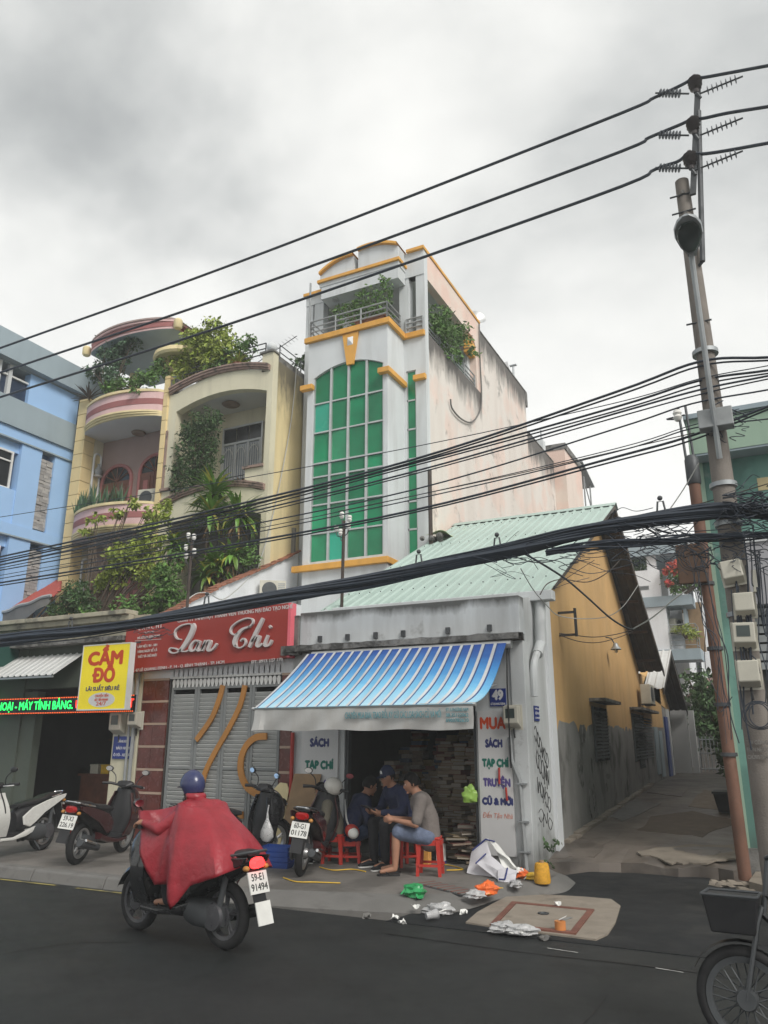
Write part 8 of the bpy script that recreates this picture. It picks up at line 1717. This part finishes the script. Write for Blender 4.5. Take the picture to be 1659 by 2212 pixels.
def poncho():
    na, nk = 96, 20; rs = []; r = random.Random(6)
    # hem: angle, reach x, reach y, height (pointed corners of the cloth)
    hem = [(0,1.0,.0,1.06),(20,1.12,.26,1.16),(38,.84,.38,.80),(60,.62,.34,.52),(85,.44,.37,.56),(105,.28,.40,.36),(128,.08,.38,.58),(150,-.20,.34,.66),(180,-.32,.0,.76),(210,-.20,-.34,.66),(232,.10,-.36,.62),(255,.30,-.38,.45),(275,.44,-.37,.60),(300,.62,-.34,.52),(322,.84,-.38,.80),(340,1.12,-.26,1.16),(360,1.0,0,1.06)]
    def hm(a):
        a = math.degrees(a) % 360
        for p, q in zip(hem[:-1], hem[1:]):
            if p[0] <= a <= q[0]:
                t_ = (a-p[0])/(q[0]-p[0]); return Vector([p[i]+(q[i]-p[i])*t_ for i in (1,2,3)])
    for k in range(nk+1):
        v = k/nk; ring = []
        for i in range(na):
            a = 2*math.pi*i/na; ca, sa = math.cos(a), math.sin(a); h_ = hm(a)
            p0 = Vector((.51+ca*.07, sa*.075, 1.275)); sh_ = Vector((.41+ca*.19, sa*.27, 1.235-.05*max(0,-ca)+.0*max(0,ca)))
            if v < .2: p = p0.lerp(sh_, (v/.2)**.8)
            else:
                q = (v-.2)/.8; p = sh_.lerp(h_, q); bl = math.sin(math.pi*q); p += Vector((ca*(.0 if ca > 0 else .07), sa*.05, -.03 if ca > .3 else .0))*bl
            crease = abs(((7*a/math.pi) % 2)-1)-.5; c2 = abs(((13*a/math.pi+v) % 2)-1)-.5
            p += Vector((ca, sa, .3))*(.075*crease+.03*c2)*(max(0,v-.12)**1.1); ring.append(p)
        rs.append(ring)
    o = MB().rings(rs, cap=False).build('poncho', M_poncho, t, smooth=True); o.location = (0,0,0); sd_ = o.modifiers.new('thick', 'SOLIDIFY'); sd_.thickness = .005
    hd = MB().rings([[(.52+.08*math.cos(a)*s_+dx, .088*math.sin(a)*s_*(1+.06*math.sin(5*a)), z) for a in [2*math.pi*i/24 for i in range(24)]] for s_, z, dx in ((.9,1.25,0),(1.15,1.28,0),(1.2,1.305,.01),(1.05,1.325,.02))], cap=False).build('poncho_collar', M_poncho, t, smooth=2); hd.location = (0,0,0)
poncho()
# ================================================================== stools and things lying about
def stool(label, x, y, h, s_=.26, rz=0.):
    t = thing('plastic_stool', label, 'stool', (0,0,0), 'red plastic stools'); a = s_/2; b = a*1.12
    B('seat', M_stool, t, (-a,-a,h-.03,a,a,h), bevel=.012)
    for i, (sx, sy) in enumerate(((1,1),(1,-1),(-1,1),(-1,-1))):
        MB().rings([[(sx*a,sy*a,h-.031),(sx*(a-.05),sy*a,h-.031),(sx*(a-.05),sy*(a-.05),h-.031),(sx*a,sy*(a-.05),h-.031)],[(sx*b,sy*b,0),(sx*(b-.035),sy*b,0),(sx*(b-.035),sy*(b-.035),0),(sx*b,sy*(b-.035),0)]]).build('leg', M_stool, t)
    for sy in (1,-1):
        MB().obox((0,sy*(a+.01),h-.06),(a-.05,0,0),(0,.008,0),(0,0,.03)).build('apron', M_stool, t); MB().obox((0,sy*(a+.02),h*.28),(a-.02,0,0),(0,.007,0),(0,0,.014)).build('rung', M_stool, t)
    for sx in (1,-1):
        MB().obox((sx*(a+.01),0,h-.06),(.008,0,0),(0,a-.05,0),(0,0,.03)).build('apron', M_stool, t); MB().obox((sx*(a+.02),0,h*.28),(.007,0,0),(0,a-.02,0),(0,0,.014)).build('rung', M_stool, t)
    t.location = (x,y,ZP); t.rotation_euler = (0,0,rz); return t
stool('tall red plastic stool under the man in grey tee', sp1.x+.02, sp1.y+.02, .43, .27, R(15))
stool('low red plastic stool under the man with his back turned', sp3.x+.02, sp3.y, .30, .26, R(28))
stool('red plastic stool behind the parked scooter under the person in olive', q.x, 9.5, .36, .26, R(10))
stool('red plastic stool under the man with the navy cap', sp2[0], sp2[1], .45, .26, R(58))
cr2 = thing('blue_crate', 'blue plastic crate behind the scooters before the folding gate', 'crate', (0,0,0)); cq = onZ(600,1872,ZP)
B('base', M_bluecrate, cr2, (-.2,-.14,0,.2,.14,.02))
for sy in (-1,1):
    for k in range(4): B('slat', M_bluecrate, cr2, (-.2,sy*.14-.006,.02+k*.06,.2,sy*.14+.006,.065+k*.06))
for sx in (-1,1):
    for k in range(4): B('slat', M_bluecrate, cr2, (sx*.2-.006,-.133,.02+k*.06,sx*.2+.006,.133,.065+k*.06))
cr2.location = (cq.x,cq.y,ZP); cr2.rotation_euler = (0,0,R(8))
def blob(name, label, cat, loc, size, m, seed=1, rough=.35, n=22, m2=None, group=None):
    r = random.Random(seed); t = thing(name, label, cat, (0,0,0), group); ph = [r.uniform(0,6.28) for _ in range(9)]
    def fn(v):
        k = 1+rough*(.5*math.sin(4*v.x+ph[0])*math.sin(5*v.y+ph[1])+.35*math.sin(9*v.z+ph[2]+3*v.x)+.28*math.sin(13*v.x+ph[3])*math.sin(11*v.z+ph[4])+.18*math.sin(21*v.y+ph[5]))
        p = v*k; return Vector((p.x,p.y,max(p.z,-.6)))
    MB().ball((0,0,0), size, n, 14, fn=fn).build('bulk', m, t, smooth=True)
    hd = MB()
    for k in range(3): a = r.uniform(0,6); hd.sheet(lambda u, v, a=a: Vector((math.cos(a)*size[0]*(.5+.75*v)+.02*math.sin(u*6), math.sin(a)*size[1]*(.5+.75*v)+(u-.5)*size[1]*.6, size[2]*(.35+.3*math.sin(v*2.2+a)-.5*v))), 4, 4, (0,0,.003))
    hd.build('loose_end', m2 or m, t, smooth=True); t.location = (loc[0],loc[1],loc[2]+size[2]*.58); t.rotation_euler = (0,0,r.uniform(0,3)); return t
z = lambda x, y, h=ZP: onZ(*e7(x, y), h)
blob('plastic_bag', 'crumpled bright green plastic bag on the kerb', 'bag', z(330,300), (.15,.10,.075), M_bagg, 3)
blob('plastic_bag', 'crumpled orange plastic bag beside the drain grating', 'bag', z(760,290), (.15,.10,.07), M_bago, 5, m2=M_bagy)
blob('plastic_bag', 'clear plastic bag just left of the orange bag', 'bag', z(690,310), (.09,.07,.045), M_bagw, 8)
blob('plastic_bag', 'clear plastic bag lying in the gutter before the kerb', 'bag', z(480,405,.01), (.14,.10,.06), M_bagw, 12)
blob('plastic_bag', 'clear plastic bag beside the front edge of the manhole slab', 'bag', z(850,510,.02), (.11,.09,.05), M_bagw, 13)
blob('plastic_bag', 'white plastic bag at the front edge of the manhole slab', 'bag', z(960,525,.02), (.13,.08,.05), M_bagw, 14, m2=M_foam)
blob('plastic_bag', 'orange tangle of plastic twine beside the yellow spool', 'bag', z(970,195), (.10,.07,.06), M_bago, 15)
blob('plastic_bag', 'grey clear wrapping in front of the fallen banner', 'bag', z(930,245), (.10,.06,.04), M_bagw, 16)
blob('plastic_bag', 'yellow plastic scrap next to the twine spool', 'bag', z(1020,205), (.07,.06,.045), M_bagy, 17, m2=M_foam)
q_ = onY(1015,1715,10.0); blob('plastic_bag', 'pale green bag hanging at the right jamb of the bookshop', 'bag', (q_.x,10.0,q_.z-.1), (.10,.07,.13), mat('pale_green_bag',(.25,.42,.08),.35,.3,6.,obj=True), 19)
# twine spool
sp = z(1085,225); t = thing('twine_spool', 'orange yellow twine spool standing by the corner downpipe', 'spool', (sp.x,sp.y,ZP)); MB().lathe([(.03,0),(.088,0),(.095,.03),(.088,.10),(.082,.17),(.072,.205),(.045,.215),(.03,.21)], sp, n=20).build('twine', M_spool, t, smooth=True); MB().lathe([(.02,-.0),(.028,.0),(.028,.235),(.02,.235),(.02,0)], sp, n=12).build('core', M_cardboard, t, smooth=True)
# slumped printed banner of white paper leaning on the corner pier
bn = thing('fallen_banner', 'crumpled white printed banner slumped against the corner pier', 'banner', (-3.4,9.6,ZP)); g0 = onZ(*e6(200,1990), ZP); 
def fold(pts, name='sheet', m=M_paper): 
    P = [Vector(p) for p in pts]
    def fn(u, v): 
        a = P[0].lerp(P[1],u); b = P[3].lerp(P[2],u); q = a.lerp(b,v); return q+Vector((0,-.035*math.sin(v*3.1)*math.sin(u*5),.012*math.sin(u*9+v*4)))
    return MB().sheet(fn, 8, 8, (0,.004,.002)).build(name, m, bn, smooth=True)
def bz(x, y, Y): p = onY(*e6(x, y), Y); return (p.x, p.y, max(p.z, ZP+.006))
fold([bz(230,1780,9.7), bz(180,2010,9.45), bz(470,2080,9.35), bz(370,1670,9.75)]); fold([bz(370,1665,9.8), bz(440,1690,9.78), bz(660,1945,9.5), bz(500,1800,9.6)], m=M_foam); fold([bz(360,1800,9.55), bz(270,1900,9.4), bz(480,2100,9.2), bz(560,1950,9.35)]); fold([bz(480,1960,9.3), bz(480,2095,9.1), bz(640,2110,9.12), bz(670,1960,9.3)]); fold([bz(440,1690,9.82), bz(520,1940,9.5), bz(660,1950,9.52), bz(540,1790,9.7)], m=M_foam); fold([bz(650,1950,9.5), bz(660,1990,9.4), bz(740,1975,9.45), bz(700,1940,9.5)], m=M_foam)
ln = MB(); ln.tube([bz(235,1775,9.68), bz(360,1668,9.73), bz(450,1690,9.76)], .010, 4); ln.tube([bz(265,1900,9.38), bz(365,1805,9.5)], .009, 4); ln.tube([bz(485,2050,9.1), bz(545,2055,9.12), bz(570,1945,9.3)], .010, 4); ln.build('printed_border', M_snavy, bn)
# scraps, cups, cartons
def scrap(label, x, y, h, s_, m=M_foam, cat='litter'):
    c = z(x, y, h); t = thing('paper_scrap', label, cat, (0,0,0), 'scraps of litter by the kerb'); MB().sheet(lambda u, v: Vector(((u-.5)*s_, (v-.5)*s_*.7, .012+.02*math.sin(u*4+v*3)+.015*u*v)), 5, 5, (0,0,.003)).build('sheet', m, t, smooth=True); MB().ball((s_*.2,0,.015), (s_*.25,s_*.2,.018), 8, 6, fn=lambda v: v*(1+.3*math.sin(7*v.x+5*v.y))).build('crumple', m, t); t.location = (c.x,c.y,h); t.rotation_euler = (0,0,U(0,6)); return t
scrap('white foam scrap in the road, left one of a pair', 218,440,.004,.10); scrap('white foam scrap in the road, right one of a pair', 258,466,.004,.07); scrap('white paper scrap on the kerb ramp', 340,375,.06,.08); scrap('white cup lid left of the manhole slab', 620,405,.01,.09); scrap('pale flat scrap in the road at far left of the foam pair', 50,428,.004,.1, M_kerb); scrap('white scrap at the back edge of the manhole frame', 1175,356,.04,.07); scrap('grey scrap at the front of the manhole slab', 1095,560,.006,.1, M_kerb)
def cup(label, x, y, h, tip):
    c = z(x, y, h); t = thing('plastic_cup', label, 'cup', (0,0,0)); MB().lathe([(.03,0),(.045,.11),(.048,.115),(.044,.115),(.028,.005)], (0,0,0), n=16).build('cup', M_bagw, t, smooth=True); MB().lathe([(.0,.118),(.046,.117),(.05,.112)], (0,0,0), n=16).build('lid', M_bagw, t); MB().tube([(0,0,.02),(.02,.01,.22)], .005, 6).build('straw', M_foam, t); t.location = (c.x,c.y,h+.05); t.rotation_euler = (tip,0,U(0,6)); return t
cup('tipped clear plastic cup with straw in the gutter', 400,455,.004,R(82))
cn = z(1190,500,.035); t = thing('coconut_carton', 'small torn orange carton lying on the manhole slab', 'carton', (0,0,0)); MB().rings([[(.05*math.cos(2*math.pi*k/10),.045*math.sin(2*math.pi*k/10),zz) for k in range(10)] for zz in (0,.03,.07)]).build('body', mat('orange_carton',(.52,.2,.06),.6,.15,9.,obj=True), t, smooth=True); MB().sheet(lambda u, v: Vector((.02+.06*(u-.5),.06*(v-.5)+.02,.075+.03*u)), 3, 3, (0,0,.004)).build('lid', M_foam, t); t.location = (cn.x,cn.y,.035)
st3 = MB().tube(smooth_path([onZ(1010,0,0) if False else z(-120,1,ZP) for _ in range(1)] + [z(-10,2,ZP)],2), .01, 5) if False else None
def twine(label, pts):
    tag(MB().tube(smooth_path([onZ(x, y, ZP)+Vector((0,0,.012)) for x, y in pts], 5), .007, 5).build('yellow_strap', M_bagy, None, smooth=True), label, 'strap', 'yellow packing straps on the pavement')
twine('long yellow packing strap lying on the kerb behind the rider', [(612,1898),(640,1907),(680,1908),(735,1910)]); twine('yellow strap ravelled round the low stool', [(690,1875),(720,1882),(760,1880),(790,1885)]); twine('yellow strap on the ground beside the tall stool', [(945,1868),(975,1872),(1000,1880),(965,1882)])
# carton and white box under the tall stool, cardboard by the gate
c = onZ(915,1868,ZP); t = thing('drink_carton', 'orange printed carton on the floor behind the tall red stool', 'carton', (c.x,c.y,ZP)); B('body', mat('orange_print',(.62,.30,.07),.6,.3,9.), t, (c.x-.09,c.y,ZP,c.x+.07,c.y+.1,ZP+.17), bevel=.006); B('flap', M_foam, t, (c.x-.09,c.y-.002,ZP+.17,c.x+.07,c.y+.1,ZP+.18))
c = onZ(950,1866,ZP); t = thing('drink_carton', 'white and blue carton to the right of the tall red stool', 'carton', (c.x,c.y,ZP)); B('body', M_foam, t, (c.x-.05,c.y,ZP,c.x+.05,c.y+.1,ZP+.24), bevel=.006); B('band', M_bluesign, t, (c.x-.052,c.y-.003,ZP,c.x+.052,c.y+.1,ZP+.03)); B('print', M_ink, t, (c.x+.0,c.y-.003,ZP+.08,c.x+.02,c.y,ZP+.2))
gx_ = -6.72; t = thing('leaning_board', 'cream rounded board leaning on the red tiled pillar', 'board', (gx_,9.9,ZP)); MB().prism([(gx_-.14,9.82,ZP),(gx_+.12,9.82,ZP),(gx_+.12,10.02,.95),(gx_+.07,10.04,1.03),(gx_-.05,10.04,1.04),(gx_-.14,10.02,.95)], (0,.02,.0)).build('panel', M_ycorn, t)
t = thing('grey_board', 'grey flat board leaning behind the scooters at the left sign', 'board', (gx_+.4,9.95,ZP)); MB().prism([(gx_+.15,9.86,.5),(gx_+.62,9.86,.5),(gx_+.66,10.03,1.17),(gx_+.2,10.03,1.17)], (0,.02,0)).prism([(gx_+.2,9.8,ZP),(gx_+.25,9.8,ZP),(gx_+.25,9.86,.52),(gx_+.2,9.86,.52)], (0,.02,0)).build('panel', M_cardboard, t)
MB_ = MB().tube([(X0+.05,YS-.05,.1),(X0+.05,YS-.05,1.75)], .03, 8).build('red_pipe', M_stool, bs, smooth=True)
# chair leg / dark umbrella stick beside the tall stool
c = onZ(863,1875,ZP); t = thing('folded_umbrella', 'dark folded umbrella standing behind the man in grey tee', 'umbrella', (c.x,c.y,ZP)); MB().lathe([(.005,0),(.012,.05),(.03,.25),(.035,.4),(.015,.5),(.008,.52)], c, axis=(-.12,.05,1), n=10).build('canopy', M_blackcloth, t, smooth=True); MB().tube([c+Vector((-.06,.02,.5)), c+Vector((-.075,.03,.66))], .01, 6).build('handle', M_darkwood, t)
# ================================================================== thin haze volume added to imitate a lens-fog veil
hz = MB().box(-152,-62,-1.1,152,182,17.0).build('haze', None)
hz.data.materials.clear(); mh_ = bpy.data.materials.new('lens_veil'); mh_.use_nodes = True; th_ = mh_.node_tree; th_.nodes.clear()
ho_ = th_.nodes.new('ShaderNodeOutputMaterial'); pv_ = th_.nodes.new('ShaderNodeVolumePrincipled'); pv_.inputs['Color'].default_value = (.93,.96,.97,1); pv_.inputs['Density'].default_value = .0030
th_.links.new(pv_.outputs[0], ho_.inputs['Volume']); hz.data.materials.append(mh_); hz['kind'] = 'stuff'; hz.display_type = 'WIRE'
